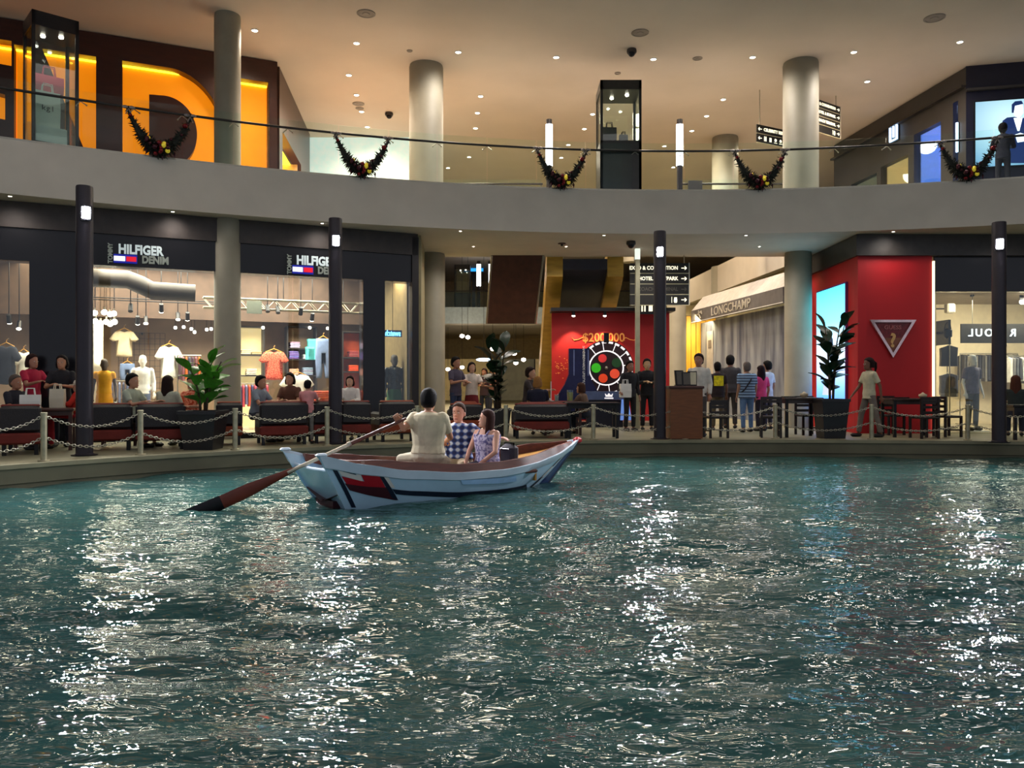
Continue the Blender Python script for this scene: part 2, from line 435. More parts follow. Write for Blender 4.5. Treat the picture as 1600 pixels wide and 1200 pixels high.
obj('header_band', MB().box((SLEN / 2, -0.02, 4.82), (SLEN, 0.06, 0.5)), mat('header_band', (58, 50, 46), 0.5, var=0.2), wl)
M_pil = mat('black_gloss_panel', (17, 17, 22), 0.15, var=0.2)
for a, b in ((46, 121), (567, 601)):
    u0, u1 = su(a), su(b); obj('pillar_panel', MB().box(((u0 + u1) / 2, 0.15, (PZ + 3.95) / 2), (u1 - u0, 0.36, 3.95 - PZ)), M_pil, wl)
obj('corner_post', MB().box((SLEN - 0.06, 0.1, (PZ + 5.0) / 2), (0.16, 0.3, 5.0 - PZ)), M_dark, wl)
obj('plinth', MB().box((SLEN / 2, 0.06, PZ + 0.06), (SLEN, 0.14, 0.12)), M_black, wl)
wn = sroot('window_1', SA, SANG, 'tall glass panes of the clothes shop')
cuts = [su(-120), su(-40), su(46), None, su(121), su(232), su(345), su(458), su(567), None, su(601), SLEN - 0.1]
for a, b in zip(cuts, cuts[1:]):
    if a is None or b is None: continue
    obj('pane', MB().box(((a + b) / 2, 0.05, (PZ + 0.1 + 3.95) / 2), (b - a - 0.02, 0.016, 3.95 - PZ - 0.1)), M_glass, wn)
M_shopwall = mat('shop_brown_wall', (140, 116, 94), 0.8, var=0.15, scale=2)
M_shopfloor = mat('shop_pale_floor', (176, 164, 140), 0.35, var=0.1, scale=3)
rm = sroot('wall_shop_interior', SA, SANG, 'inside of the clothes shop')
SV = 4.6
obj('back_wall', MB().box((SLEN / 2, SV + 0.1, (PZ + SOF) / 2), (SLEN, 0.2, SOF - PZ)), M_shopwall, rm)
obj('side_wall', MB().box((0.05, SV / 2, (PZ + SOF) / 2), (0.1, SV, SOF - PZ)), M_shopwall, rm)
obj('side_wall', MB().box((SLEN - 0.10, SV / 2 + 0.2, (PZ + SOF) / 2), (0.1, SV - 0.3, SOF - PZ)), mat('shop_olive_wall', (120, 104, 70), 0.7, var=0.15), rm)
obj('inner_ceiling', MB().box((SLEN / 2, SV / 2 + 0.3, 4.45), (SLEN, SV - 0.2, 0.06)), mat('shop_dark_ceiling', (70, 58, 50), 0.8, var=0.2), rm)
obj('bulkhead', MB().box((SLEN / 2, 3.45, 3.78), (SLEN - .2, .12, 1.28)), mat('shop_bulkhead', (72, 54, 42), .8, var=.2), rm)
obj('inner_floor', MB().box((SLEN / 2, SV / 2 + 0.3, PZ + 0.006), (SLEN, SV, 0.012)), M_shopfloor, rm)
struct('wall_passage_left', MB().hprism([(-2.3, 19.1), (-2.18, 19.1), (-4.3, 48), (-4.42, 48)], PZ, SOF), mat('passage_wall', (176, 164, 124), 0.7, var=0.12))

# ---- right: red shop front with chamfer, glass shop beside it
M_red = mat('red_panel', (196, 22, 30), 0.55, var=0.06, scale=1.0)
RD = 19.0
wr = sroot('wall_shop_red', (0, 0, 0), 0, 'bright red shop wall with a bent corner')
obj('front_panel', MB().box(((8.25 + 10.02) / 2, RD + 0.1, (PZ + 4.57) / 2), (10.02 - 8.25, 0.2, 4.57 - PZ)), M_red, wr)
RA, RB = Vector((8.42, 22.7, 0)), Vector((8.25, RD, 0))
rang = math.atan2(RB.y - RA.y, RB.x - RA.x); rlen = (RB - RA).length
obj('side_panel', MB().box((rlen / 2, 0.1, (PZ + 4.57) / 2), (rlen, 0.2, 4.57 - PZ)), M_red, wr, RA, rang)
obj('edge_light', MB().box((10.05, RD - 0.01, (PZ + 4.5) / 2), (0.035, 0.06, 4.4 - PZ)), mat('edge_glow', (255, 235, 190), estr=1.6), wr)
hd = sroot('wall_shop_header', (0, 0, 0), 0, 'dark band above the red shop and its glass neighbour')
mb = MB().hprism([(8.17, RD - 0.12), (16.5, RD - 0.12), (16.5, RD + 0.4), (8.5, RD + 0.4), (8.55, 22.8), (8.3, 22.8)], 4.57, SOF - 0.01)
obj('header', mb, mat('bronze_header', (52, 48, 44), 0.4, var=0.2), hd)
obj('glass_header', MB().box((13.3, RD + 0.15, 4.15), (6.4, 0.2, 0.84)), M_pil, hd)
struct('wall_passage_right', MB().hprism([(8.6, 22.8), (8.75, 22.8), (7.6, 48), (7.35, 48)], PZ, SOF), mat('passage_wall_2', (168, 160, 128), 0.7, var=0.12))
w2 = sroot('window_2', (0, 0, 0), 0, 'glass panes of the cream shop right of the red wall')
for a, b in ((10.12, 11.55), (11.57, 13.0), (13.02, 14.6), (14.62, 16.4)):
    obj('pane', MB().box(((a + b) / 2, RD + 0.06, (PZ + 3.75) / 2), (b - a, 0.016, 3.75 - PZ)), M_glass, w2)
M_cream = mat('cream_wall', (226, 208, 172), 0.8, var=0.06)
ri = sroot('wall_shop_right_interior', (0, 0, 0), 0, 'cream inside of the shop right of the red wall')
obj('back_wall', MB().box((13.3, 23.6, (PZ + SOF) / 2), (6.8, 0.2, SOF - PZ)), M_cream, ri)
obj('side_wall', MB().box((10.1, 21.35, (PZ + SOF) / 2), (0.14, 4.5, SOF - PZ)), M_cream, ri)
obj('inner_ceiling', MB().box((13.3, 21.3, 3.9), (6.4, 4.4, 0.06)), mat('taupe_ceiling', (150, 134, 108), 0.8), ri)
obj('inner_floor', MB().box((13.3, 21.3, PZ + 0.006), (6.4, 4.4, 0.012)), M_shopfloor, ri)

# ---- upper left wall with glowing cut-out letters
FA, FB = Vector((-16.1, 15.05, 0)), Vector((-5.8, 19.685, 0)); FANG = math.atan2(FB.y - FA.y, FB.x - FA.x); FLEN = (FB - FA).length
def fu(px): return hit(px, FA, FB)[1]
def fp(px, py):
    p, u = hit(px, FA, FB); return (u, GZ(py, p.y))
M_brown = mat('dark_brown_cladding', (62, 30, 22), 0.35, var=0.2, scale=2, stretch=(1, 1, 5))
letE = [fp(18, 64), fp(18, 103), fp(-26, 95), fp(-26, 138), fp(8, 148), fp(8, 187), fp(-26, 180), (fu(-26), 6.13), (fu(-70), 6.13), (fu(-70), fp(18, 64)[1])]
letE = [(u, z) for u, z in letE]
top = fp(120, 84)[1]
zt = lambda px, py: fp(px, py)
letN = [(fu(22), top), (fu(50), top), (fu(50), 6.13), (fu(22), 6.13)]
letN2 = [(fu(66), top), (fu(150), top), (fu(150), 6.2)]
def arc(cu, cz, ru, rz, a0, a1, n=18):
    return [(cu + ru * math.cos(math.radians(a0 + (a1 - a0) * i / n)), cz + rz * math.sin(math.radians(a0 + (a1 - a0) * i / n))) for i in range(n + 1)]
u191, u233, u308 = fu(191), fu(233), fu(308)
zc = 7.42
ow = fu(350)
letD = [(u191, 6.13), (u191, top)] + arc(fu(262), zc, ow - fu(262), top - zc, 90, -57, 26) + [(fu(299), 6.13)] + arc(fu(258), zc + 0.02, u308 - fu(258), 8.25 - zc, -46, 90, 20) + [(u233, 8.25), (u233, 6.13)]
letI = [(fu(376), top), (fu(419), top), (fu(419), 6.13), (fu(376), 6.13)]
wf = sroot('wall_gallery_left', FA, FANG, 'dark brown gallery wall with huge amber cut-out letters')
me = holed_wall([(0, UZ - 0.02), (FLEN, UZ - 0.02), (FLEN, CZ - 0.02), (0, CZ - 0.02)], [letE, letN, letN2, letD, letI], 0.0, 0.30, M_brown, 'cladding')
link('cladding', me, wf)
M_amber = mat('amber_backing', (255, 160, 20), 0.7, var=0.08, scale=3, emit=(255, 140, 8), estr=0.55)
M_amber_led = mat('amber_led', (255, 215, 60), estr=4.0, emit=(255, 205, 40))
for nm, poly in (('letter_panel', letE), ('letter_panel', letN), ('letter_panel', letN2), ('letter_panel', letD), ('letter_panel', letI)):
    us = [p[0] for p in poly]; obj(nm, MB().box(((min(us) + max(us)) / 2, 0.36, (UZ + top) / 2 + 0.02), (max(us) - min(us) + 0.12, 0.08, top - UZ + 0.1)), M_amber, wf)
    a, b = min(us), max(us)
    if poly is letD: b = fu(285)
    obj('led_strip', MB().box(((a + b) / 2, 0.29, top - 0.015), (b - a, 0.06, 0.03)), M_amber_led, wf)
obj('end_reveal', MB().box((fu(419) + 0.02, 0.16, (UZ + top) / 2), (0.03, 0.32, top - UZ)), mat('pale_reveal', (214, 196, 160), 0.7), wf)
# side return of that wall
GA, GB = FB.copy(), Vector((-6.45, 25.4, 0)); GANG = math.atan2(GB.y - GA.y, GB.x - GA.x); GLEN = (GB - GA).length
wg = sroot('wall_gallery_return', GA, GANG, 'brown side of the amber letter wall running back')
zq = GZ(208, 20.6)
me = holed_wall([(0.30, UZ - 0.02), (GLEN, UZ - 0.02), (GLEN, CZ - 0.02), (0.30, CZ - 0.02)], [[(0.75, 6.13), (3.9, 6.13), (3.9, 8.0), (0.75, 8.0)]], 0.0, 0.25, M_brown, 'cladding')
link('cladding', me, wg)
obj('letter_panel', MB().box((2.4, 0.75, 7.1), (3.2, 0.08, 2.1)), M_amber, wg)
obj('led_strip', MB().box((2.3, 0.5, 7.98), (3.1, 0.4, 0.03)), M_amber_led, wg)
obj('end_reveal', MB().box((3.86, 0.45, 7.06), (0.05, 0.7, 1.86)), mat('pale_reveal', (214, 196, 160), 0.7), wg)
struct('wall_reflection_standin', MB().box((-4.75, 25.9, (UZ + CZ) / 2), (4.0, 0.25, CZ - UZ)), mat('white_reflection_glow', (225, 240, 238), 0.7, emit=(210, 240, 238), estr=0.42), label='added glowing white panel standing for a glass reflection behind the second garland')  # added glowing panel stands in for the white reflection on the railing glass

# ---- upper right dark shop
HA, HB = Vector((10.75, 26.6, 0)), Vector((11.4, 20.0, 0)); HANG = math.atan2(HB.y - HA.y, HB.x - HA.x); HLEN = (HB - HA).length
M_char = mat('charcoal_cladding', (58, 54, 52), 0.5, var=0.15, scale=2)
M_navy = mat('navy_cladding', (24, 24, 46), 0.35, var=0.15)
def hu(px): return hit(px, HA, HB)[1]
def hp_(px, py):
    p, u = hit(px, HA, HB); return (u, GZ(py, p.y))
wh = sroot('wall_gallery_right', HA, HANG, 'charcoal gallery wall running back on the right')
win1 = [(hu(1428), 6.14), (hu(1470), 6.14), (hu(1470), 8.45), (hu(1428), 8.45)]
win2 = [(hu(1489), 6.14), (hu(1497), 6.14), (hu(1497), 8.75), (hu(1489), 8.75)]
win3 = [(hu(1376), 6.14), (hu(1419), 6.14), (hu(1419), 8.0), (hu(1376), 8.0)]
win4 = [(hu(1330), 6.14), (hu(1370), 6.14), (hu(1370), 7.9), (hu(1330), 7.9)]
me = holed_wall([(0, UZ - 0.02), (HLEN, UZ - 0.02), (HLEN, CZ - 0.02), (0, CZ - 0.02)], [win1, win2, win3, win4], 0.0, 0.2, M_char, 'cladding'); link('cladding', me, wh)
obj('cornice', MB().box((HLEN / 2, -0.06, CZ - 0.5), (HLEN, 0.14, 0.06)), M_dark, wh)
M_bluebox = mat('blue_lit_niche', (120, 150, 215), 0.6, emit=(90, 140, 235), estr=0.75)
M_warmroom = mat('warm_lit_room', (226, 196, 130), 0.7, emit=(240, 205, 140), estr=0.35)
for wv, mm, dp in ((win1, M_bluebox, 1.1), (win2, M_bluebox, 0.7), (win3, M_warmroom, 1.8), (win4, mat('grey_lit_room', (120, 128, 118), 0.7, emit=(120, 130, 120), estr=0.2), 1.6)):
    a, b, z0, z1 = wv[0][0], wv[1][0], wv[0][1], wv[2][1]
    mbx = MB(); mbx.box(((a + b) / 2, 0.2 + dp, (z0 + z1) / 2), (b - a + 0.1, 0.05, z1 - z0 + 0.1))
    mbx.box((a - 0.03, 0.2 + dp / 2, (z0 + z1) / 2), (0.05, dp, z1 - z0 + 0.1)); mbx.box((b + 0.03, 0.2 + dp / 2, (z0 + z1) / 2), (0.05, dp, z1 - z0 + 0.1))
    mbx.box(((a + b) / 2, 0.2 + dp / 2, z1 + 0.03), (b - a, dp, 0.05)); obj('niche', mbx, mm, wh)
    obj('pane', MB().box(((a + b) / 2, 0.1, (z0 + z1) / 2), (b - a, 0.012, z1 - z0)), M_glass, wh)
wj = sroot('wall_gallery_front', (11.4, 20.0, 0), math.atan2(-0.7, 3.0), 'dark navy gallery shop front at the right edge')
obj('cladding', MB().box((3.0, 0.1, (UZ + CZ) / 2), (6.0, 0.2, CZ - UZ)), M_navy, wj)
obj('cornice', MB().box((3.0, -0.05, CZ - 0.62), (6.0, 0.12, 0.06)), M_char, wj)
# ================================================================== LAMPS
def ceil_pt(px, py): d = F * (CZ - HC) / (600.0 - py); return GX(px, d), d
WARM = (1.0, 0.80, 0.56); NEUT = (1.0, 0.91, 0.84); COOL = (0.86, 0.92, 1.0)
mb = MB(); mb.lathe([(0.085, 0.0), (0.085, -0.012), (0.065, -0.018), (0.065, 0.0)], n=16, cap=False); me_ring = mb.mesh('ring', M_white, True)
mb = MB(); mb.lathe([(0.066, -0.004), (0.05, -0.014), (0.01, -0.016)], n=16); me_lens = mb.mesh('lens', M_bulb, True)
def downlight(x, y, z, label, group, energy, color, s=1.0, cone=165, size=0.12):
    t = thing('downlight', label, 'downlight', (x, y, z - 0.001), 0, group); t.scale = (s, s, s)
    link('ring', me_ring, t); link('lens', me_lens, t)
    if energy: light('downlight_beam', 'SPOT', (x, y, z - 0.06), energy, color, size, (x, y, 0), cone, 0.7)
for px, py in [(398, 47), (557, 67), (545, 117), (557, 148), (565, 174), (574, 198), (716, 81), (751, 150), (746, 176), (743, 200), (869, 89), (1021, 92), (1176, 89), (1130, 155),
               (1104, 181), (1081, 204), (926, 178), (913, 201), (888, 226), (1038, 228), (1052, 261), (1334, 81), (1355, 127), (1500, 65), (733, 245), (877, 246), (700, 262), (1190, 215)]:
    x, y = ceil_pt(px, py)
    downlight(x, y, CZ, 'small round recessed downlight in the pale hall ceiling', 'recessed ceiling downlights', 235, (1.0, 0.80, 0.60) if px < 700 or py > 120 else NEUT, size=.3)
# unseen fill lights added above the picture to brighten the pool side
for x in (-9, -5, -1, 3, 7, 11):
    for xx, yy in ((x, 12.5), (x + 1, 8.5)): light('pool_fill', 'SPOT', (xx, yy, CZ - .06), 110, NEUT, .9, (xx, yy, 0), 165, .7)
# ceiling vents, speakers and dome cameras
for n, (px, py, r) in enumerate([(572, 21, 0.2), (1000, 51, 0.2), (1460, 28, 0.22), (560, 162, 0.17), (640, 79, 0.07), (562, 169, 0.12), (1090, 91, 0.12), (965, 114, 0.08)]):
    x, y = ceil_pt(px, py); t = thing('ceiling_vent', ['flat round grey ceiling vent above the amber letters', 'flat round grey ceiling vent above the tall glass case', 'flat round grey ceiling vent at the upper right',
        'flat grey vent near the second garland column', 'tiny ceiling sprinkler left of the thick column', 'small grey vent just behind a larger one', 'small flat speaker disc right of the dome camera', 'tiny sprinkler right above the tall glass case'][n], 'vent', (x, y, CZ - 0.001))
    obj('plate', MB().lathe([(r, 0), (r, -0.012), (r * 0.8, -0.02), (r * 0.78, -0.012), (r * 0.4, -0.012), (r * 0.38, -0.022), (0.01, -0.022)], n=20), mat('vent_grey', (142, 130, 118), 0.6), t, smooth=True)
def dome_cam(x, y, z, label):
    t = thing('dome_camera', label, 'camera', (x, y, z - 0.001))
    obj('housing', MB().lathe([(0.11, 0), (0.12, -0.05), (0.11, -0.09)], n=18), mat('camera_grey', (58, 50, 46), 0.5), t, smooth=True)
    obj('dome', MB().ball((0, 0, -0.09), (0.085, 0.085, 0.09), 14, 8), M_black, t, smooth='all')
x, y = ceil_pt(608, 176); dome_cam(x, y, CZ, 'dark dome camera on the ceiling above the second garland')
x, y = ceil_pt(987, 77); dome_cam(x, y, CZ, 'dark dome camera on the ceiling above the glass case')
d = F * (SOF - HC) / (600 - 377); dome_cam(GX(986, d), d, SOF, 'dark dome camera under the gallery near the white pole')
d = F * (SOF - HC) / (600 - 380); t = thing('sprinkler', 'small dark sprinkler under the pale gallery slab', 'sprinkler', (GX(878, d), d, SOF - 0.001))
obj('plate', MB().lathe([(0.1, 0), (0.1, -0.02), (0.03, -0.03), (0.03, -0.07)], n=12), M_dark, t)

# ---- dark lamp poles along the quay, each with a bright spot let into its pool side
M_pole = mat('charcoal_pole', (44, 38, 46), 0.45, metal=0.2, var=0.15, scale=3)
M_lens_w = mat('spot_glow', (250, 250, 255), estr=120.0, emit=(245, 244, 255))
POLE_LB = ['dark round lamp pole by the cafe table with the white bags', 'dark round lamp pole in front of the clothes shop doorway left of the rower', 'dark round lamp pole before the red prize stage and direction sign', 'dark round lamp pole in front of the cream shop']
for n, (px, b) in enumerate([(132, 711.8), (524, 693.6), (1031, 686.3), (1561, 691.5)]):
    d = F * (HC - PZ) / (b - 600); x = GX(px, d); t = thing('lamp_pole', POLE_LB[n], 'lamp', (x, d, PZ), 0, 'dark lamp poles on the quay')
    yaw = math.atan2(-x * 0.6, -(-d)) ; R = Matrix.Rotation(math.atan2(x, d) * -0.8 + (0.25 if n == 0 else 0.12 if n == 1 else -0.02), 4, 'Z')
    h = 4.44; r = 0.13
    obj('pole', MB().lathe([(r * 1.12, 0), (r * 1.12, 0.03), (r, 0.04), (r, h - 0.02), (r * 0.95, h)], n=28), M_pole, t, smooth=True)
    obj('base_flange', MB().lathe([(0.2, 0.001), (0.2, 0.018), (0.13, 0.02)], n=24), M_black, t)
    zl = 3.98
    mb = MB(); mb.box((0, -r - 0.004, zl), (0.17, 0.03, 0.25), M=R); fr = obj('lamp_frame', mb, M_black, t)
    mb = MB(); mb.rbox((0, -r - 0.024, zl), (0.125, 0.02, 0.19), 0.02, M=R); obj('lens', mb, M_lens_w, fr)
    p = R @ Vector((0, -r - 0.08, zl)) + Vector((x, d, PZ)); tg = (x * 0.45, d * 0.30, 0.4)
    light('pole_beam', 'SPOT', p, 2000, (0.95, 0.94, 1.0), 0.06, tg, 125, 0.7)

# ---- passage and shop light
light('shop_glow_a', 'AREA', sw(su(90), 2.4, 4.3), 170, WARM, 2.2, sw(su(90), 2.6, 0))
light('shop_glow_b', 'AREA', sw(su(260), 2.4, 4.3), 460, (1, .88, .72), 2.6, sw(su(260), 3.2, 0))
light('shop_glow_c', 'AREA', sw(su(470), 2.4, 4.3), 460, (1, .88, .72), 2.6, sw(su(470), 3.2, 0))
light('shop_glow_d', 'AREA', (13.0, 21.2, 3.85), 380, (1, .86, .66), 2.6, (13.0, 22.2, 0))
light('corner_fill', 'AREA', sw(su(622, .9), .9, 4.2), 70, WARM, .7, sw(su(622, .9), .9, 0))  # fill added in the corner window to brighten the dark mannequin
for px, d, e in ((760, 26, 260), (1010, 27, 200), (820, 34, 320), (1000, 36, 320), (700, 42, 320), (1100, 24, 70)):
    x = GX(px, d); z = CZ - 0.1 if -2.9 < x < 7.9 else SOF - 0.05
    light('well_beam', 'SPOT', (x, d, z), e * 3.5, WARM if px != 1100 else COOL, 0.2, (x, d, 0), 130, 0.6)
for x in (-9.5, -7.0, -4.2, -1.2, 2.2, 5.6, 8.9, 12.0):  # made-up fixtures and beams, added to light the promenade
    y = fascia_y(x) + 0.22
    downlight(x, y, SOF, 'small added fill downlight under the edge of the gallery slab', 'added fill downlights under the gallery edge', 45, NEUT, 0.5, size=.3)
for x in (-1.0, 1.4, 3.9, 6.4):  # invented lamps, added so their bounce brightens the soffit
    downlight(x, 20.6, SOF, 'small added fill downlight under the gallery slab over the passage mouth', 'added fill downlights over the passage mouth', 110, NEUT, 0.5, size=.3)
# ================================================================== THE BOAT
BO = Vector((-2.29, 10.15, 0)); BA = math.atan2(0.615, 0.79)
BM = Matrix.Translation(BO) @ Matrix.Rotation(BA, 4, 'Z')
def bw(x, y, z): return BM @ Vector((x, y, z))
def lerp_tab(t, tab):
    for (a, va), (b, vb) in zip(tab, tab[1:]):
        if t <= b:
            k = (t - a) / (b - a); k = k * k * (3 - 2 * k) * 0.4 + k * 0.6; return va + (vb - va) * k
    return tab[-1][1]
B_TOP = [(0, .56), (.2, .66), (.45, .72), (.65, .66), (.82, .45), (.93, .21), (1, .035)]
B_BOT = [(0, .42), (.2, .50), (.45, .54), (.65, .47), (.82, .27), (.93, .10), (1, .02)]
B_SH = [(0, .66), (.12, .52), (.25, .41), (.42, .335), (.58, .325), (.72, .37), (.86, .47), (1, .62)]
def hull(s, t, side=-1, off=0.0):
    """point of the planking: s 0 stern..1 bow, t 0 below the water..1 at the rail; side -1 is the side towards the camera"""
    xb = 0.02 + 3.45 * s; xt = -0.44 + 4.66 * s; zt = lerp_tab(s, B_SH); zb = -0.12
    b0, b1 = lerp_tab(s, B_BOT), lerp_tab(s, B_TOP)
    x = xb + (xt - xb) * t; y = b0 + (b1 - b0) * t + 0.05 * math.sin(PI * t) * (1 - s) ** 0.3 * (0.6 if s < 0.95 else 0.2) + off; z = zb + (zt - zb) * t
    return Vector((x, side * y, z))
boat = thing('rowing_boat', 'pale blue wooden rowing boat with brown rail carrying three people', 'boat', BO, BA)
M_hull = mat('pale_blue_paint', (186, 220, 242), 0.3, var=0.07, scale=3, coat=0.3)
M_rail = mat('white_rail_paint', (205, 222, 236), 0.35, var=0.05)
M_mahog = mat('mahogany', (92, 42, 26), 0.4, var=0.3, scale=4, stretch=(1, 8, 8), coat=0.3)
M_ochre = mat('ochre_varnish', (176, 126, 52), 0.4, var=0.25, scale=3, coat=0.3)
M_bnavy = mat('navy_paint', (20, 30, 52), 0.35, var=0.1); M_bred = mat('flag_red_paint', (176, 14, 34), 0.35, var=0.06); M_bgreen = mat('dark_green_paint', (18, 44, 44), 0.35)
M_bwhite = mat('white_paint', (226, 222, 214), 0.4, var=0.04); M_bmar = mat('maroon_paint', (66, 18, 30), 0.4, var=0.1)
S = [i / 40 for i in range(41)]; T = [i / 10 for i in range(11)]
for side in (-1, 1):
    mb = MB()
    for s0, s1 in [(0, 1)]:
        outer = [[hull(s, t, side) for s in S] for t in T]; mb.grid(outer)
        inner = [[hull(s, t, side, -0.03) for s in S] for t in T]; mb.grid(inner)
        mb.grid([[hull(s, 1, side), ][0:1] + [hull(s, 1, side, -0.03)] for s in S]); mb.grid([[hull(0, t, side), hull(0, t, side, -0.03)] for t in T])
    obj('hull_side', mb, M_hull, boat, smooth=True, label='pale blue planked hull side')
    # lapped plank line and rail
    rail = []
    for s in S:
        p = hull(s, 1, side); q = hull(s, 0.86, side)
        rail.append([p + Vector((0, side * 0.018, 0.016)), p + Vector((0, -side * 0.035, 0.016)), p + Vector((0, -side * 0.035, -0.01)), hull(s, 0.80, side, 0.004), hull(s, 0.82, side, 0.018)])
    obj('rail', MB().loft(rail), M_rail, boat, smooth=True)
    co = []
    for s in [0.06 + 0.9 * i / 40 for i in range(41)]:
        p = hull(s, 1, side); hh = 0.02 + 0.10 * min(1, (s - 0.06) / 0.15) * min(1, (0.98 - s) / 0.12)
        k = Vector((0, -side, 0))
        co.append([p + k * 0.03 + Vector((0, 0, 0.01)), p + k * 0.065 + Vector((0, 0, hh)), p + k * 0.11 + Vector((0, 0, hh)), p + k * 0.12 + Vector((0, 0, -0.08))])
    obj('coaming', MB().loft(co), M_mahog, boat, smooth=True, label='dark brown wooden coaming')
# bottom, transom, decks, thwarts
mb = MB(); mb.grid([[hull(s, 0.0, -1), Vector((hull(s, 0, -1).x, 0, -0.14)), hull(s, 0.0, 1)] for s in S]); obj('bottom', mb, M_hull, boat, smooth=True)
mb = MB(); mb.grid([[hull(s, 0.38, -1, -0.03), Vector((hull(s, .38, -1).x, 0, 0.04)), hull(s, 0.38, 1, -0.03)] for s in [i / 20 for i in range(20)]]); obj('floor_boards', mb, M_mahog, boat, smooth=True)
mb = MB(); tr = []
for t in (0.0, 0.25, 0.5, 0.76):
    a, b = hull(0.008, t, -1), hull(0.008, t, 1); tr.append([a.lerp(b, k / 8) + Vector((0, 0, 0.02 * math.sin(PI * k / 8) * (-1 if t > .6 else 0))) for k in range(9)])
mb.grid(tr); tr2 = [[p + Vector((0.05, 0, 0.01)) for p in r] for r in tr]; mb.grid(tr2); mb.grid([tr[-1], tr2[-1]])
obj('transom', mb, M_hull, boat, smooth=True)
mb = MB(); mb.tube([p + Vector((0.02, 0, 0.01)) for p in tr[-1]], 0.022, 8); obj('transom_cap', mb, M_rail, boat, smooth=True)
mb = MB(); mb.box((-0.06, 0, 0.0), (0.1, 0.5, 0.12)); obj('skeg', mb, M_bmar, boat)
for side in (-1, 1):
    p = hull(0, 1, side); mb = MB(); mb.rbox(p + Vector((0.04, -side * 0.012, 0.012)), (0.14, 0.075, 0.045), 0.02); obj('horn_cap', mb, M_rail, boat)
dk = []
for s in (0.74, 0.80, 0.86, 0.92, 0.97):
    a, b = hull(s, 0.96, -1, -0.03), hull(s, 0.96, 1, -0.03); dk.append([a.lerp(b, k / 6) + Vector((0, 0, 0.03 * math.sin(PI * k / 6))) for k in range(7)])
obj('foredeck', MB().grid(dk), M_ochre, boat, smooth=True, label='ochre varnished foredeck')
mb = MB(); a, b = hull(0.74, 0.96, -1, -0.05), hull(0.74, 0.96, 1, -0.05); mb.box(((a + b) / 2) + Vector((0, 0, -0.12)), (0.03, (b - a).length - 0.08, 0.26)); obj('bulkhead', mb, M_ochre, boat)
mb = MB(); p = hull(1.0, 1.0, -1); mb.rbox(Vector((p.x + 0.01, 0, p.z + 0.0)), (0.13, 0.11, 0.10), 0.03); obj('bow_cap', mb, mat('red_cap_paint', (190, 30, 40), 0.4), boat, label='red painted bow cap')
mb = MB(); mb.tube([Vector((hull(1, t, -1).x + 0.015, 0, hull(1, t, -1).z)) for t in T], 0.035, 8); obj('stem_post', mb, M_bnavy, boat, smooth=True)
for x, z, w in ((0.28, 0.34, 0.9), (1.15, 0.40, 1.22), (2.15, 0.27, 1.3), (2.75, 0.27, 1.2)):
    mb = MB(); mb.rbox((x, 0, z), (0.32, w, 0.05), 0.015); mb.box((x, 0, z / 2 + 0.0), (0.05, 0.5, z - 0.02)); obj('thwart', mb, M_mahog, boat)
# painted marks on the near side
def quad_st(A, B, C, D, n=8):
    """patch on the hull between four s,t corners"""
    rows = []
    for i in range(n + 1):
        v = i / n; a = (A[0] + (D[0] - A[0]) * v, A[1] + (D[1] - A[1]) * v); b = (B[0] + (C[0] - B[0]) * v, B[1] + (C[1] - B[1]) * v)
        rows.append([(a[0] + (b[0] - a[0]) * j / n, a[1] + (b[1] - a[1]) * j / n) for j in range(n + 1)])
    return rows
def mark(name, quads, m, off=0.006, side=-1):
    mb = MB()
    for q in quads: mb.grid([[hull(s, t, side, off) for s, t in r] for r in quad_st(*q)])
    return obj(name, mb, m, boat, smooth=True)
def st(px, py):
    """s,t of the near hull under pixel px,py"""
    best = None; d0 = 1e9; s, t, ds, dt = 0.5, 0.5, 0.5, 0.5
    for it in range(14):
        c = None
        for i in range(-4, 5):
            for j in range(-4, 5):
                a, b = s + ds * i / 4, t + dt * j / 4
                if not (-0.02 <= a <= 1.0 and -0.1 <= b <= 1.05): continue
                w = BM @ hull(max(a, 0), b, -1); e = (800 + F * w.x / w.y - px) ** 2 + (600 + F * (HC - w.z) / w.y - py) ** 2
                if e < d0: d0 = e; c = (a, b)
        if c: s, t = c
        ds *= 0.6; dt *= 0.6
    return (s, t)
def pq(*pts): return tuple(st(*p) for p in pts)
mark('stern_stripe', [pq((513, 723), (521, 725), (556, 793), (549, 793))], M_bnavy, 0.006)
mark('flag_navy', [pq((514, 723), (552, 731), (556, 742), (524, 734))], M_bnavy, 0.0075)
mark('flag_green', [pq((524, 727), (551, 731), (555, 741), (529, 735))], M_bgreen, 0.009)
mark('flag_white', [pq((528, 735), (555, 742), (566, 752), (533, 743)), pq((553, 732), (560, 734), (567, 752), (558, 747))], M_bwhite, 0.0082)
mark('flag_red', [pq((560, 734), (590, 739), (602, 762), (570, 755)), pq((533, 744), (568, 752), (604, 762), (541, 756))], M_bred, 0.0076)
mark('flag_maroon', [pq((538, 755), (603, 761), (620, 782), (546, 766))], M_bmar, 0.0072)
mark('flag_slash', [pq((581, 727), (588, 729), (622, 782), (612, 778))], M_bnavy, 0.0088)
mark('flag_edge', [pq((588, 729), (597, 731), (617, 763), (608, 761))], M_bwhite, 0.0084)
mark('long_stripe', [pq((612, 764), (720, 769), (722, 777), (618, 772)), pq((720, 769), (822, 757), (823, 763), (722, 777))], M_bnavy, 0.008)
mark('fender_strip', [pq((719, 750), (805, 744), (806, 752), (722, 757))], mat('bright_blue_paint', (165, 205, 245), 0.3), 0.014)
mark('bow_mark_navy', [((0.805, 0.05), (0.845, 0.05), (0.945, 0.97), (0.915, 0.97))], M_bnavy, 0.006)
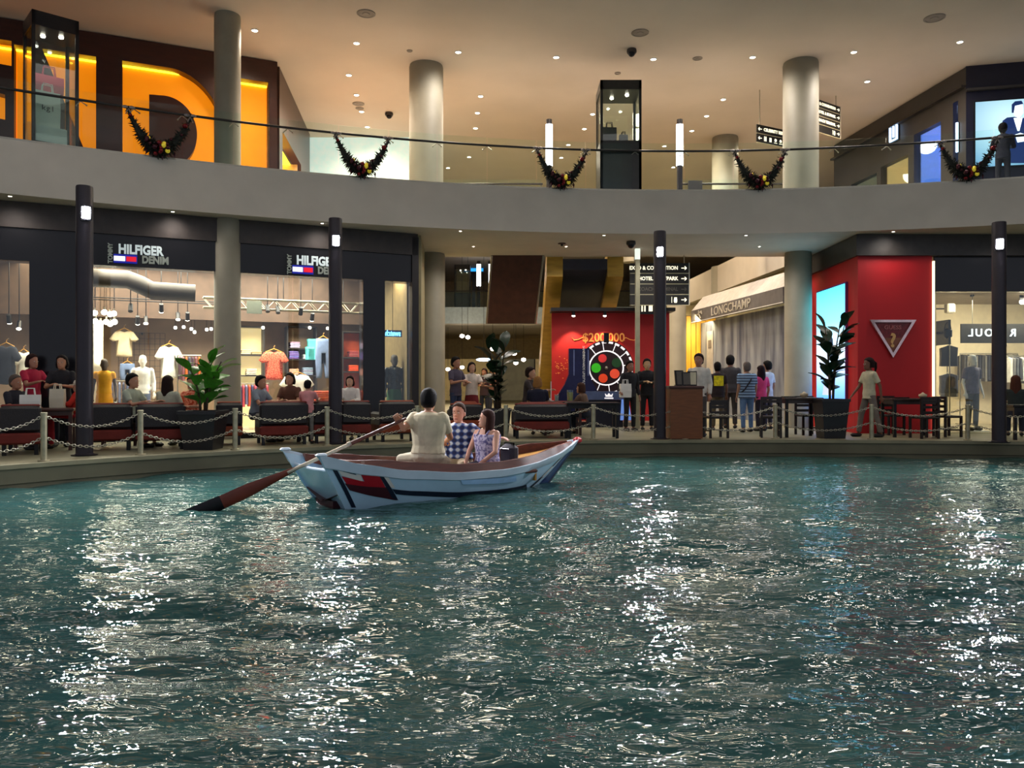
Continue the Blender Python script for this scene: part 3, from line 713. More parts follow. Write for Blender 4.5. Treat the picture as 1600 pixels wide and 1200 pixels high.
mark('bow_mark_white', [((0.838, 0.05), (0.846, 0.05), (0.946, 0.97), (0.94, 0.97)), ((0.855, 0.42), (0.875, 0.42), (0.90, 0.62), (0.875, 0.66))], M_bwhite, 0.008)
mark('bow_blue', [((0.90, 0.02), (1.0, 0.02), (1.0, 0.92), (0.955, 0.92))], mat('deep_blue_paint', (38, 56, 104), 0.35), 0.005)
# seat cushion behind the woman
cush = thing('seat_cushion', 'dark grey padded seat back behind the woman in the boat', 'cushion', bw(2.72, -0.22, 0.30), BA)
obj('pad', MB().rbox((0, 0.05, 0.18), (0.16, 0.32, 0.36), 0.075), mat('charcoal_fabric', (58, 56, 62), 0.9, bump=0.1), cush, smooth=True)
obj('piping', MB().tube([(-0.085, -0.06, 0.27), (-0.085, 0.16, 0.27)], 0.012, 6), M_black, cush)
# oar
oa = Vector((-1.55, 10.72, 1.0)); ob = Vector((-3.83, 9.46, -0.06)); dr = (ob - oa)
oar = thing('oar', 'long wooden stern oar with brown blade dipping into the water', 'oar', oa)
q = dr.normalized(); ln = dr.length; P = lambda k: q * (ln * k)
obj('handle', MB().tube([P(-0.05), P(0.0), P(0.26)], 0.022, 10, rad=[0.018, 0.022, 0.027]), M_mahog, oar, smooth=True)
obj('shaft', MB().tube([P(0.25), P(0.56)], 0.024, 10), mat('pale_shaft', (196, 184, 160), 0.35, metal=0.2, var=0.1), oar, smooth=True)
obj('collar', MB().tube([P(0.245), P(0.262)], 0.034, 10), M_steel, oar, smooth=True)
up = Vector((0, 0, 1)); sd = q.cross(up).normalized(); nb = sd.cross(q).normalized()
def blade(k0, k1, w0, w1, n=10):
    rr = []
    for i in range(n + 1):
        k = k0 + (k1 - k0) * i / n; w = w0 + (w1 - w0) * min(1, i / n * 1.6); c = P(k)
        rr.append([c + nb * (w * math.cos(a)) + sd * (0.016 * math.sin(a)) for a in [2 * PI * j / 12 for j in range(12)]])
    return MB().loft(rr)
obj('blade', blade(0.52, 0.88, 0.026, 0.085), mat('red_brown_blade', (112, 44, 24), 0.4, var=0.2, scale=5), oar, smooth=True)
obj('blade_tip', blade(0.86, 1.02, 0.088, 0.10), M_black, oar, smooth=True)
# ================================================================== PEOPLE
M_eye = mat('eye_white', (225, 220, 212), 0.3); M_iris = mat('iris_dark', (30, 22, 18), 0.3); M_lip = mat('lip', (160, 84, 76), 0.5)
def skin_mat(rgb): return mat('skin_%d_%d_%d' % rgb, rgb, 0.55, var=0.05, scale=12)
def cloth_mat(rgb, rough=0.85): return mat('cloth_%d_%d_%d' % rgb, rgb, rough, var=0.14, scale=9, bump=0.12, bscale=14)
def stripes_mat(name, a, b, freq=28.0, axis=2, duty=0.5):
    if name in _M: return _M[name]
    m = bpy.data.materials.new(name); m.use_nodes = True; _M[name] = m; N = m.node_tree.nodes; L = m.node_tree.links; bs = N['Principled BSDF']; bs.inputs['Roughness'].default_value = 0.85
    tc = N.new('ShaderNodeTexCoord'); sp = N.new('ShaderNodeSeparateXYZ'); L.new(tc.outputs['Object'], sp.inputs[0])
    mu = N.new('ShaderNodeMath'); mu.operation = 'MULTIPLY'; mu.inputs[1].default_value = freq; L.new(sp.outputs[axis], mu.inputs[0])
    fr = N.new('ShaderNodeMath'); fr.operation = 'FRACT'; L.new(mu.outputs[0], fr.inputs[0])
    gt = N.new('ShaderNodeMath'); gt.operation = 'GREATER_THAN'; gt.inputs[1].default_value = duty; L.new(fr.outputs[0], gt.inputs[0])
    mx = N.new('ShaderNodeMix'); mx.data_type = 'RGBA'; mx.inputs[6].default_value = lin(a) + (1,); mx.inputs[7].default_value = lin(b) + (1,); L.new(gt.outputs[0], mx.inputs[0]); L.new(mx.outputs[2], bs.inputs['Base Color'])
    return m
def plaid_mat(name):
    m = bpy.data.materials.new(name); m.use_nodes = True; N = m.node_tree.nodes; L = m.node_tree.links; bs = N['Principled BSDF']; bs.inputs['Roughness'].default_value = 0.85
    tc = N.new('ShaderNodeTexCoord'); sp = N.new('ShaderNodeSeparateXYZ'); L.new(tc.outputs['Object'], sp.inputs[0]); outs = []
    for ax, fq in ((0, 9.5), (2, 11.0)):
        a = N.new('ShaderNodeMath'); a.operation = 'MULTIPLY'; a.inputs[1].default_value = fq * 2 * PI; L.new(sp.outputs[ax], a.inputs[0])
        s = N.new('ShaderNodeMath'); s.operation = 'SINE'; L.new(a.outputs[0], s.inputs[0]); outs.append(s)
    ad = N.new('ShaderNodeMath'); ad.operation = 'ADD'; L.new(outs[0].outputs[0], ad.inputs[0]); L.new(outs[1].outputs[0], ad.inputs[1])
    rp = N.new('ShaderNodeValToRGB'); rp.color_ramp.interpolation = 'EASE'; mr = N.new('ShaderNodeMapRange'); mr.inputs[1].default_value = -2; mr.inputs[2].default_value = 2; L.new(ad.outputs[0], mr.inputs[0])
    e = rp.color_ramp.elements; e[0].position = 0.25; e[0].color = lin((26, 36, 84)) + (1,); e[1].position = 0.85; e[1].color = lin((205, 218, 235)) + (1,)
    k = rp.color_ramp.elements.new(0.5); k.color = lin((62, 88, 150)) + (1,); L.new(mr.outputs[0], rp.inputs[0]); L.new(rp.outputs[0], bs.inputs['Base Color']); return m
def print_mat(name, a, b, scale=22):
    m = bpy.data.materials.new(name); m.use_nodes = True; N = m.node_tree.nodes; L = m.node_tree.links; bs = N['Principled BSDF']; bs.inputs['Roughness'].default_value = 0.85
    tc = N.new('ShaderNodeTexCoord'); v = N.new('ShaderNodeTexNoise'); v.inputs['Scale'].default_value = scale; v.inputs['Detail'].default_value = 2; L.new(tc.outputs['Object'], v.inputs['Vector'])
    rp = N.new('ShaderNodeValToRGB'); e = rp.color_ramp.elements; e[0].position = 0.42; e[0].color = lin(a) + (1,); e[1].position = 0.56; e[1].color = lin(b) + (1,)
    L.new(v.outputs['Fac'], rp.inputs[0]); L.new(rp.outputs[0], bs.inputs['Base Color']); return m

def fuse(mb, m, voxel, smooth_it=4, name='body'):
    """weld overlapping volumes into one continuous surface"""
    me = mb.mesh('tmp', m); o = bpy.data.objects.new('tmp', me); COL.objects.link(o)
    r = o.modifiers.new('r', 'REMESH'); r.mode = 'VOXEL'; r.voxel_size = voxel; r.use_smooth_shade = True
    if smooth_it:
        s = o.modifiers.new('s', 'SMOOTH'); s.factor = 0.5; s.iterations = smooth_it
    dg = bpy.context.evaluated_depsgraph_get(); out = bpy.data.meshes.new_from_object(o.evaluated_get(dg))
    bpy.data.objects.remove(o); bpy.data.meshes.remove(me); out.name = name
    out.materials.clear(); out.materials.append(m); out.polygons.foreach_set('use_smooth', [True] * len(out.polygons)); return out

def ell(c, rx, ry, X, Y, n=16): return [c + X * (rx * math.cos(2 * PI * i / n)) + Y * (ry * math.sin(2 * PI * i / n)) for i in range(n)]
def cap(mb, a, b, ra, rb, n=10):
    mb.cyl(a, b, ra, rb, n); mb.ball(a, ra, n, 6); mb.ball(b, rb, n, 6)
def head_frame(neck, yaw, pitch, roll=0.0):
    return Matrix.Translation(neck) @ Matrix.Rotation(yaw, 4, 'Z') @ Matrix.Rotation(pitch, 4, 'X') @ Matrix.Rotation(roll, 4, 'Y')
def add_head(mb, H):
    """skull, jaw, nose, ears; local origin at the base of the skull, face towards -y"""
    rings = []
    for z, cy, rx, ry in ((-0.045, -0.050, .030, .032), (-0.035, -0.045, .046, .050), (-0.01, -0.030, .058, .068), (.03, -0.016, .066, .084), (.075, -0.008, .072, .092), (.115, 0.0, .075, .096), (.15, .004, .070, .090), (.178, .006, .053, .070), (.195, .006, .025, .034)):
        rings.append([H @ Vector((rx * math.cos(a), cy + ry * math.sin(a), z)) for a in [2 * PI * i / 18 for i in range(18)]])
    mb.loft(rings)
    nose = [(-.011, -.098, .062), (.011, -.098, .062), (.014, -.122, .038), (-.014, -.122, .038), (-.016, -.092, .030), (.016, -.092, .030)]
    mb.add([H @ Vector(p) for p in nose], [(0, 1, 2, 3), (3, 2, 5, 4), (0, 3, 4), (1, 5, 2), (0, 4, 5, 1)])
    for s in (-1, 1): mb.ball((s * .076, .012, .055), (.012, .022, .032), 8, 6, M=H)
    mb.ball((0, -.094, -.002), (.026, .014, .014), 8, 6, M=H); mb.ball((0, -.090, -.034), (.022, .018, .016), 8, 6, M=H)
def add_hand(mb, wrist, d, up, s=1.0, curl=0.5, side=1):
    """palm, four unequal fingers with a bend, and a thumb from the side of the palm; d points to the fingers, up is the back of the hand"""
    d = d.normalized(); up = (up - d * up.dot(d)).normalized(); w = d.cross(up) * side
    R = Matrix((w, d, up)).transposed().to_4x4(); Mx = Matrix.Translation(wrist) @ R
    mb.rbox((0, .045 * s, 0), (.080 * s, .095 * s, .030 * s), 0.012, M=Mx)
    for i, (x, l) in enumerate(((-.030, .066), (-.010, .078), (.011, .074), (.031, .058))):
        a = Vector((x * s, .088 * s, 0)); b = a + Vector((x * 0.1, l * .5 * s * math.cos(curl * .6), -l * .5 * s * math.sin(curl * .6))); c = b + Vector((0, l * .5 * s * math.cos(curl * 1.7), -l * .5 * s * math.sin(curl * 1.7)))
        cap(mb, Mx @ a, Mx @ b, .0098 * s, .009 * s, 8); cap(mb, Mx @ b, Mx @ c, .009 * s, .0078 * s, 8)
    a = Vector((-.036 * s, .022 * s, -.004)); b = a + Vector((-.028, .030, -.012 - .01 * curl)) * s; c = b + Vector((-.002 + .014 * curl, .030, -.012 * curl)) * s
    cap(mb, Mx @ a, Mx @ b, .0135 * s, .0115 * s, 8); cap(mb, Mx @ b, Mx @ c, .0115 * s, .009 * s, 8)

def hair_mesh(H, style, m, name='hair'):
    mb = MB()
    rings = []
    if style in ('short', 'crop'):
        g = 0.010 if style == 'crop' else 0.018
        for z, cy, rx, ry, cut in ((-.012, .022, .052, .050, .1), (.02, .030, .064 + g, .064 + g, .1), (.06, .024, .072 + g, .074 + g, .15), (.10, .014, .077 + g, .088 + g, .2), (.13, .006, .075 + g, .092 + g, .5), (.155, .004, .068 + g, .086 + g, .86), (.18, .005, .054 + g, .070 + g, 2), (.196, .006, .036 + g, .048 + g, 2), (.208 + g * .4, .006, .012, .016, 2)):
            rings.append([H @ Vector((rx * math.cos(a), (cy + ry * math.sin(a)) if math.sin(a) > -cut else cy - ry * cut, z)) for a in [2 * PI * i / 20 for i in range(20)]])
        mb.loft(rings)
    elif style in ('long', 'bob', 'bun', 'pony'):
        zb = {'long': -.20, 'bob': -.03, 'bun': .0, 'pony': .0}[style]
        n = 8
        for k in range(n + 1):
            f = k / n; z = zb + (0.10 - zb) * f; wdt = .088 + (.014 if style in ('long', 'bob') else 0) * math.sin(PI * min(1, 1 - f)); 
            rings.append([H @ Vector((wdt * math.cos(a), (.030 + .082 * math.sin(a)) if math.sin(a) > -.25 else .030 - .082 * .25 - (0.0 if abs(math.cos(a)) < .8 else .03), z)) for a in [2 * PI * i / 20 for i in range(20)]])
        for z, cy, rx, ry, cut in ((.13, .002, .090, .106, .62), (.165, .002, .078, .096, .93), (.195, .004, .052, .068, 2), (.214, .006, .012, .016, 2)):
            rings.append([H @ Vector((rx * math.cos(a), cy + ry * max(math.sin(a), -cut), z)) for a in [2 * PI * i / 20 for i in range(20)]])
        mb.loft(rings)
        if style == 'bun': mb.ball((0, .11, .14), .042, 12, 8, M=H)
        if style == 'pony': mb.tube([H @ Vector(p) for p in ((0, .10, .13), (0, .145, .09), (0, .15, .0), (0, .135, -.10))], .03, 8, rad=[.025, .034, .03, .012])
    elif style == 'cap':
        for z, r in ((.09, 1.06), (.15, 1.05), (.19, .85), (.215, .3)): rings.append([H @ Vector((.08 * r * math.cos(a), .004 + .1 * r * math.sin(a), z)) for a in [2 * PI * i / 20 for i in range(20)]])
        mb.loft(rings); mb.box((0, -.13, .10), (.13, .09, .012), M=H)
    return mb.mesh(name, m, 'all')

def person(label, loc, rz, pose='stand', h=1.70, skin=(196, 146, 116), hair='short', haircol=(24, 19, 18), top=(120, 120, 120), topmat=None, legs=(40, 44, 60), sleeves='short', bottoms='trousers',
           arms=None, lean=0.0, side_lean=0.0, head=(0, 0), voxel=0.016, detail=False, group=None, girth=1.0, shoe=(30, 28, 28), seat=0.46, name='person', kind='person', knees=None, twist=0.0, curl=0.6, strap=None, legs_apart=0.0, face=True):
    """arms: ((elbow), (hand)) for right (x<0) and left (x>0) relative to the shoulder; faces local -y"""
    k = h / 1.72; t = thing(name, label, kind, loc, rz, group); S_ = skin_mat(skin)
    V = lambda x, y, z: Vector((x * k, y * k, z * k))
    hip = V(0, 0, 0.93) if pose == 'stand' else Vector((0, 0, seat + 0.095 * k))
    L = Matrix.Translation(hip) @ Matrix.Rotation(twist, 4, 'Z') @ Matrix.Rotation(side_lean, 4, 'Y') @ Matrix.Rotation(lean, 4, 'X') @ Matrix.Translation(-hip)
    def up(x, y, z): return L @ (hip + V(x, y, z - 0.93))
    g = girth; sh = [up(-.178, .0, 1.385), up(.178, .0, 1.385)]; X = (sh[1] - sh[0]).normalized(); Z = (up(0, 0, 1.4) - up(0, 0, 1.0)).normalized(); Y = Z.cross(X)
    neck = up(0, .015, 1.47); Hm = head_frame(up(0, -.005, 1.525), rz * 0 + twist + head[0], head[1]) @ Matrix.Scale(k * 1.09, 4)
    if arms is None: arms = (((-.05, .03, -.28), (-.06, -.06, -.52)), ((.05, .03, -.28), (.06, -.06, -.52)))
    el = [sh[i] + V(*arms[i][0]) for i in (0, 1)]; ha = [sh[i] + V(*arms[i][1]) for i in (0, 1)]
    if pose == 'stand':
        a = legs_apart
        kn = [V(-.10 - a * .3, -.015 - a * .5, .50), V(.10 + a * .3, -.01 + a * .5, .50)]; an = [V(-.11 - a * .3, .01 - a * 1.0, .085), V(.11 + a * .3, .02 + a * 1.0, .085)]
    else:
        kn = [hip + V(-.13, -.43, .0), hip + V(.13, -.43, .0)]; an = [Vector((-.13 * k, kn[0].y + .02, .085 * k)), Vector((.13 * k, kn[1].y + .02, .085 * k))]
        if knees: kn = [Vector(knees[0]), Vector(knees[1])]; an = [Vector(knees[2]), Vector(knees[3])]
    hj = [hip + V(-.085, 0, -.03), hip + V(.085, 0, -.03)]
    # --- body: one welded skin
    mb = MB(); add_head(mb, Hm); cap(mb, neck - Z * .05 * k, Hm @ Vector((0, .0, .01)), .054 * k, .05 * k)
    tor = lambda e: [ell(up(0, y, z), rx * g * k + e, ry * g * k + e, X, Y) for z, y, rx, ry in ((.88, .0, .150, .110), (.96, .0, .160, .112), (1.06, .0, .142, .098), (1.18, .0, .152, .104), (1.30, .0, .172, .108), (1.38, .005, .176, .098), (1.425, .01, .142, .082), (1.47, .012, .066, .058))]
    mb.loft(tor(-.012 * k))
    for i in (0, 1):
        cap(mb, sh[i], el[i], .047 * k * g, .037 * k); cap(mb, el[i], ha[i], .037 * k, .026 * k)
        d = (ha[i] - el[i]).normalized(); add_hand(mb, ha[i], d, Vector((0, 0, 1)) if abs(d.z) < .8 else Vector((0, -1, 0)) * 1.0 + X * (.6 if i else -.6), k * .95, curl, 1 if i else -1)
        r = .058 if bottoms in ('trousers', 'jeans') else .075
        cap(mb, hj[i], kn[i], r * k, .048 * k); cap(mb, kn[i], an[i], .046 * k, .036 * k)
    b = link('body', fuse(mb, S_, voxel if not detail else .0075, 3), t)
    # --- clothing
    TM = topmat or cloth_mat(top)
    mb = MB(); e = .012 * k
    rr = tor(e)
    if pose == 'sit': rr = rr[1:]
    else: rr = [ell(up(0, 0, .84), (.158 * g * k + e * 1.6), (.118 * g * k + e * 1.6), X, Y)] + rr
    mb.loft(rr[:-1] + ([ell(up(0, .012, 1.462), .082 * k, .070 * k, X, Y)] if sleeves != 'strap' else []) if sleeves != 'strap' else rr[:-2])
    if sleeves in ('short', 'long', 'cap'):
        for i in (0, 1):
            f = {'short': .72, 'cap': .4, 'long': 1.0}[sleeves]; m_ = sh[i].lerp(el[i], f)
            mb.ball(sh[i], .062 * k * g, 10, 6); mb.cyl(sh[i], m_, .064 * k * g, .058 * k, 12)
            if sleeves == 'long': mb.ball(el[i], .056 * k, 10, 6); mb.cyl(el[i], el[i].lerp(ha[i], .9), .055 * k, .042 * k, 12)
    link('top', fuse(mb, TM, voxel * .9 if not detail else .010, 3, 'top'), t)
    if sleeves == 'strap':
        mb = MB()
        for x in (-.085, .085): mb.tube([up(x, -.105 * g, 1.36), up(x * 1.1, -.06, 1.435), up(x * 1.1, .04, 1.445), up(x, .10 * g, 1.36)], .014 * k, 6)
        obj('strap', mb, TM, t, smooth=True)
    LM = cloth_mat(legs); mb = MB()
    if bottoms == 'skirt':
        if pose == 'stand': mb.loft([ell(up(0, 0, 1.0), .15 * g * k, .11 * g * k, X, Y), ell(hip + V(0, 0, -.1), .18 * g * k, .14 * g * k, Vector((1, 0, 0)), Vector((0, 1, 0))), ell(hip + V(0, -.01, -.42), .20 * g * k, .17 * g * k, Vector((1, 0, 0)), Vector((0, 1, 0)))])
        else:
            for i in (0, 1): cap(mb, hj[i], kn[i].lerp(hj[i], .15), .11 * k, .09 * k)
    else:
        mb.loft([ell(hip + V(0, 0, .07), .152 * g * k, .112 * g * k, X, Y), ell(hip + V(0, 0, -.02), .165 * g * k, .12 * g * k, X, Y), ell(hip + V(0, 0, -.09), .13 * g * k, .10 * g * k, X, Y)])
        for i in (0, 1):
            cap(mb, hj[i], kn[i], .088 * k * (.5 + g * .5), .066 * k)
            if bottoms == 'shorts': pass
            else: mb.cyl(kn[i], an[i] + Vector((0, 0, .02 * k)), .064 * k, .056 * k, 12)
    link('trousers' if bottoms != 'skirt' else 'skirt', fuse(mb, LM, voxel * 1.1 if not detail else .012, 3, 'trousers'), t)
    SMt = mat('shoe_%d_%d_%d' % shoe, shoe, 0.5)
    for i in (0, 1):
        mb = MB(); c = an[i]; mb.rbox((c.x, c.y - .06 * k, c.z - .045 * k), (.085 * k, .25 * k, .08 * k), .03); obj('shoe', mb, SMt, t, smooth=True)
    if hair:
        hm = mat('hair_%d_%d_%d' % haircol, haircol, 0.7, var=0.3, scale=30, stretch=(6, 6, 1), bump=0.35, bscale=60, spec=0.15); link('hair', hair_mesh(Hm, hair, hm), t)
    for s in ((-1, 1) if face else ()):
        mb = MB(); mb.ball((s * .031, -.094, .073), (.013, .009, .007), 8, 6, M=Hm); e_ = obj('eye', mb, M_eye, t, smooth='all')
        mb = MB(); mb.ball((s * .031, -.1025, .073), (.006, .003, .006), 8, 6, M=Hm); obj('iris', mb, M_iris, e_, smooth='all')
        if detail:
            mb = MB(); mb.tube([Hm @ Vector((s * x, y, z)) for x, y, z in ((.014, -.100, .092), (.03, -.101, .098), (.047, -.090, .092))], .0045, 6); obj('eyebrow', mb, mat('brow_%d_%d_%d' % haircol, haircol, 0.7), t)
    if face: mb = MB(); mb.ball((0, -.107, -.002), (.024, .006, .007), 10, 6, M=Hm); obj('mouth', mb, M_lip, t, smooth='all')
    if strap:
        mb = MB(); mb.tube([up(-.14, .02, 1.45), up(-.02, .135 * g, 1.28), up(.14, .13 * g, 1.05), up(.18, .05, .98)], .018, 6); obj('bag_strap', mb, cloth_mat(strap), t)
    return t, dict(up=up, ha=ha, el=el, k=k, H=Hm)

# ---- the three people in the boat
LAP = (((-.05, -.10, -.27), (.02, -.30, -.38)), ((.05, -.10, -.27), (-.02, -.30, -.38)))
def face_cam(x, y): return math.atan2(-x, y) * -1
# rower: back to the camera, right hand on the oar handle over the stern
rp_ = bw(1.40, -0.05, 0.0)
def local(p, loc, rz): return Matrix.Rotation(-rz, 3, 'Z') @ (Vector(p) - Vector(loc))
rrz = math.radians(168)
hand_w = oa + q * (-0.02)
k_r = 1.95 / 1.72
shl = Vector((-.175 * k_r, 0, 0))
hipz = 0.425 + 0.095 * k_r
def rel(hand_world, loc, rz, sx, hipz, k, lean=0.0):
    lp = local(hand_world, loc, rz); shd = Vector((sx * .175 * k, 0, hipz + (1.385 - .93) * k)); return (lp - shd) / k
hv = rel(hand_w, rp_, rrz, 1, hipz, k_r)
person('rower in cream shirt seen from behind, gripping the stern oar', rp_, rrz, 'sit', 1.95, (190, 136, 104), 'short', (16, 14, 16), (208, 196, 164), None, (196, 186, 160), 'short', 'trousers',
       arms=(((-.06, -.14, -.24), (.06, -.34, -.30)), ((hv.x * .55, hv.y * .5 + .08, hv.z * .5 - .1), (hv.x * .93, hv.y * .93, hv.z * .93))), lean=0.02, head=(0.15, 0.08), voxel=0.012, detail=True, girth=1.3, seat=0.425,
       knees=((-.12, -.42, .42), (.42, -.08, .47), (-.14, -.50, .12), (.40, -.14, .12)), curl=1.5, group='people in the rowing boat')
mp_ = bw(2.12, 0.27, 0.0)
person('man in blue plaid shirt seated in the boat facing the rower', mp_, math.radians(-12), 'sit', 1.80, (206, 146, 122), 'crop', (70, 50, 40), (60, 80, 140), plaid_mat('blue_plaid'), (188, 170, 140), 'short', 'shorts',
       arms=(((-.05, -.10, -.27), (.05, -.28, -.42)), ((.19, .10, -.14), (.40, .02, -.13))), lean=-0.04, head=(-0.12, 0.0), voxel=0.012, detail=True, girth=1.28, seat=0.295,
       knees=((-.14, -.38, .34), (.14, -.38, .34), (-.14, -.40, .11), (.14, -.40, .11)), group='people in the rowing boat')
wp_ = bw(2.30, -0.20, 0.0)
person('woman in lilac patterned strap top leaning on the boat rail', wp_, math.radians(-38), 'sit', 1.64, (212, 158, 134), 'long', (58, 30, 24), (150, 140, 190), print_mat('lilac_print', (110, 104, 160), (206, 198, 226), 26), (60, 60, 80), 'strap', 'trousers',
       arms=(((-.07, -.12, -.27), (-.02, -.27, -.46)), ((.10, -.14, -.25), (-.06, -.34, -.44))), lean=0.03, head=(-0.75, -0.10), voxel=0.012, detail=True, girth=1.32, seat=0.285,
       knees=((-.12, -.36, .33), (.12, -.36, .33), (-.12, -.38, .11), (.12, -.38, .11)), group='people in the rowing boat', curl=0.9)
# ================================================================== LEFT CLOTHES SHOP CONTENTS
def garment(outline, thick=0.10, m=None, name='garment'):
    """soft hanging garment from an outline in x-z, bulged front and back"""
    n = len(outline); cx = sum(p[0] for p in outline) / n; cz = sum(p[1] for p in outline) / n; mb = MB()
    def ring(k, y): return [Vector((cx + (p[0] - cx) * k, y, cz + (p[1] - cz) * k)) for p in outline]
    mb.loft([ring(.55, -thick / 2), ring(.85, -thick * .42), ring(1.0, -thick * .12), ring(1.0, thick * .12), ring(.85, thick * .42), ring(.55, thick / 2)])
    return mb.mesh(name, m, 'all')
def tee_outline(w, h, sl=0.16, neck=0.09):
    return [(-neck, h / 2), (-w * .5, h * .46), (-w * .5 - sl, h * .18), (-w * .5 - sl * .35, h * .08), (-w * .44, h * .2), (-w * .44, -h * .5), (0, -h * .52), (w * .44, -h * .5), (w * .44, h * .2), (w * .5 + sl * .35, h * .08), (w * .5 + sl, h * .18), (w * .5, h * .46), (neck, h / 2), (0, h * .45)]
def jeans_outline(w, h): return [(-w * .5, h * .5), (w * .5, h * .5), (w * .56, 0), (w * .5, -h * .5), (w * .14, -h * .5), (0, h * .12), (-w * .14, -h * .5), (-w * .5, -h * .5), (-w * .56, 0)]
def sthing(name, label, cat, px, py, v, group=None):
    """a thing in the left shop: under column px, depth v behind the glass, origin at pixel row py"""
    return thing(name, label, cat, sw(su(px, v), v, sz(px, py, v)), SANG, group)
def hanger(t, h, w):
    mb = MB(); mb.tube([(-w * .42, 0, h * .5 - .02), (0, 0, h * .5 + .07), (w * .42, 0, h * .5 - .02)], .012, 6); mb.tube([(0, 0, h * .5 + .06), (0, 0, h * .5 + .12), (.03, 0, h * .5 + .15)], .006, 6); obj('hanger', mb, mat('wood_hanger', (205, 150, 60), .5), t)
M_denim = cloth_mat((104, 122, 158)); M_tee = cloth_mat((240, 238, 232)); M_beige = cloth_mat((214, 196, 160))
sd = lambda px, v: F / sdepth(px, v)      # pixels per metre there
def hang(name, label, px, py, v, wpx, hpx, m, kind='tee', cat='garment', rodless=False, sl=None):
    t = sthing(name, label, cat, px, py, v, 'clothes on display in the left shop'); s = sd(px, v); w, h = wpx / s, hpx / s
    o = tee_outline(w, h, w * .3 if sl is None else sl) if kind == 'tee' else jeans_outline(w, h)
    link('fabric', garment(o, .10, m), t); hanger(t, h, w)
    # wall hook the hanger hangs on
    obj('hook', MB().tube([(.03, 0, h * .5 + .15), (.03, .12, h * .5 + .16)], .008, 6), M_steel, t); return t
hang('t_shirt', 'cream rolled-sleeve tee hanging high on the wire grid', 194, 537, 3.9, 26, 40, M_beige)
hang('t_shirt', 'plain white tee hanging beside the leafy plant', 264, 566, 3.6, 26, 50, M_tee)
hang('denim_shorts', 'pale denim shorts hanging under the cream tee', 199, 581, 3.9, 20, 26, M_denim, 'jeans', 'shorts')
hang('sweater', 'orange-red patterned sweater on a wooden hanger', 428, 571, 3.2, 30, 44, print_mat('red_knit', (196, 40, 16), (235, 120, 90), 40), sl=.13)
hang('jeans', 'faded blue jeans hanging next to the dark pole', 505, 560, 3.0, 22, 62, M_denim, 'jeans', 'jeans')
hang('cardigan', 'long white cardigan hanging behind the family table', 464, 610, 2.6, 34, 50, M_tee, sl=.16)
hang('jacket', 'dark jacket hanging at the far left of the shop', 10, 570, 2.6, 26, 60, cloth_mat((40, 44, 58)))
hang('shirt', 'bright white shirt hanging beside the dark jacket', 37, 575, 3.0, 18, 50, M_tee)
# wire grid wall panel
t = sthing('wire_grid', 'black wire display grid on the shop back wall', 'grid panel', 222, 585, 4.3); s = sd(222, 4.3); gw, gh = 66 / s, 130 / s
mb = MB()
for i in range(10): obj('wire', MB().cyl((-gw / 2 + gw * i / 9, 0, -gh / 2), (-gw / 2 + gw * i / 9, 0, gh / 2), .006, n=5), M_dark, t)
mb2 = MB()
for i in range(16): obj('wire', MB().cyl((-gw / 2, 0.01, -gh / 2 + gh * i / 15), (gw / 2, 0.01, -gh / 2 + gh * i / 15), .006, n=5), M_dark, t)
obj('bracket', MB().box((0, .14, gh / 2 - .02), (.05, .28, .04)), M_dark, t)
# rails with hung clothes
def rail(label, px, py, v, wpx, cols, drop=0.62):
    t = sthing('clothes_rail', label, 'clothes rail', px, 690, v, 'clothes rails in the shops'); t.location.z = PZ + 0.012; s = sd(px, v); w = wpx / s; zt = sz(px, py, v) - PZ
    mb = MB(); mb.cyl((-w / 2, 0, zt), (w / 2, 0, zt), .014, n=8); obj('bar', mb, M_steel, t)
    for x in (-w / 2, w / 2):
        mb = MB(); mb.cyl((x, 0, 0.0), (x, 0, zt), .016, n=8); mb.box((x, 0, .012), (.05, .4, .024)); obj('leg', mb, M_steel, t)
    n = max(4, int(w / .075))
    for i in range(n):
        x = -w / 2 + .05 + (w - .1) * i / (n - 1); c = cols[i % len(cols)]; g = MB(); hh = drop * random.uniform(.85, 1.05)
        g.loft([[Vector((x + a * .02 * k, b * wd, zt - z)) for a, b in ((-1, -.9), (0, -1), (1, -.9), (1, .9), (0, 1), (-1, .9))] for z, wd, k in ((.03, .05, .6), (.08, .2, 1), (hh * .5, .19, 1.3), (hh, .2, 1.5))])
        obj('hung_garment', g, cloth_mat(c), t, smooth=True)
    return t
rail('steel rail of blue and grey clothes below the denim shorts', 190, 596, 3.0, 34, [(90, 100, 135), (200, 205, 215), (120, 128, 160), (60, 62, 80)])
rail('low rail of purple and red tops left of the seated man in grey', 396, 600, 3.1, 46, [(70, 64, 110), (200, 70, 84), (110, 110, 150), (205, 80, 60)])
rail('rail with dark and red garments behind the leafy plant', 296, 556, 3.4, 34, [(70, 40, 56), (120, 70, 80), (190, 90, 40), (60, 60, 84)])
rail('rail of dark clothes at the left edge of the shop', -10, 560, 3.6, 60, [(40, 44, 50), (60, 66, 84), (180, 180, 186)])
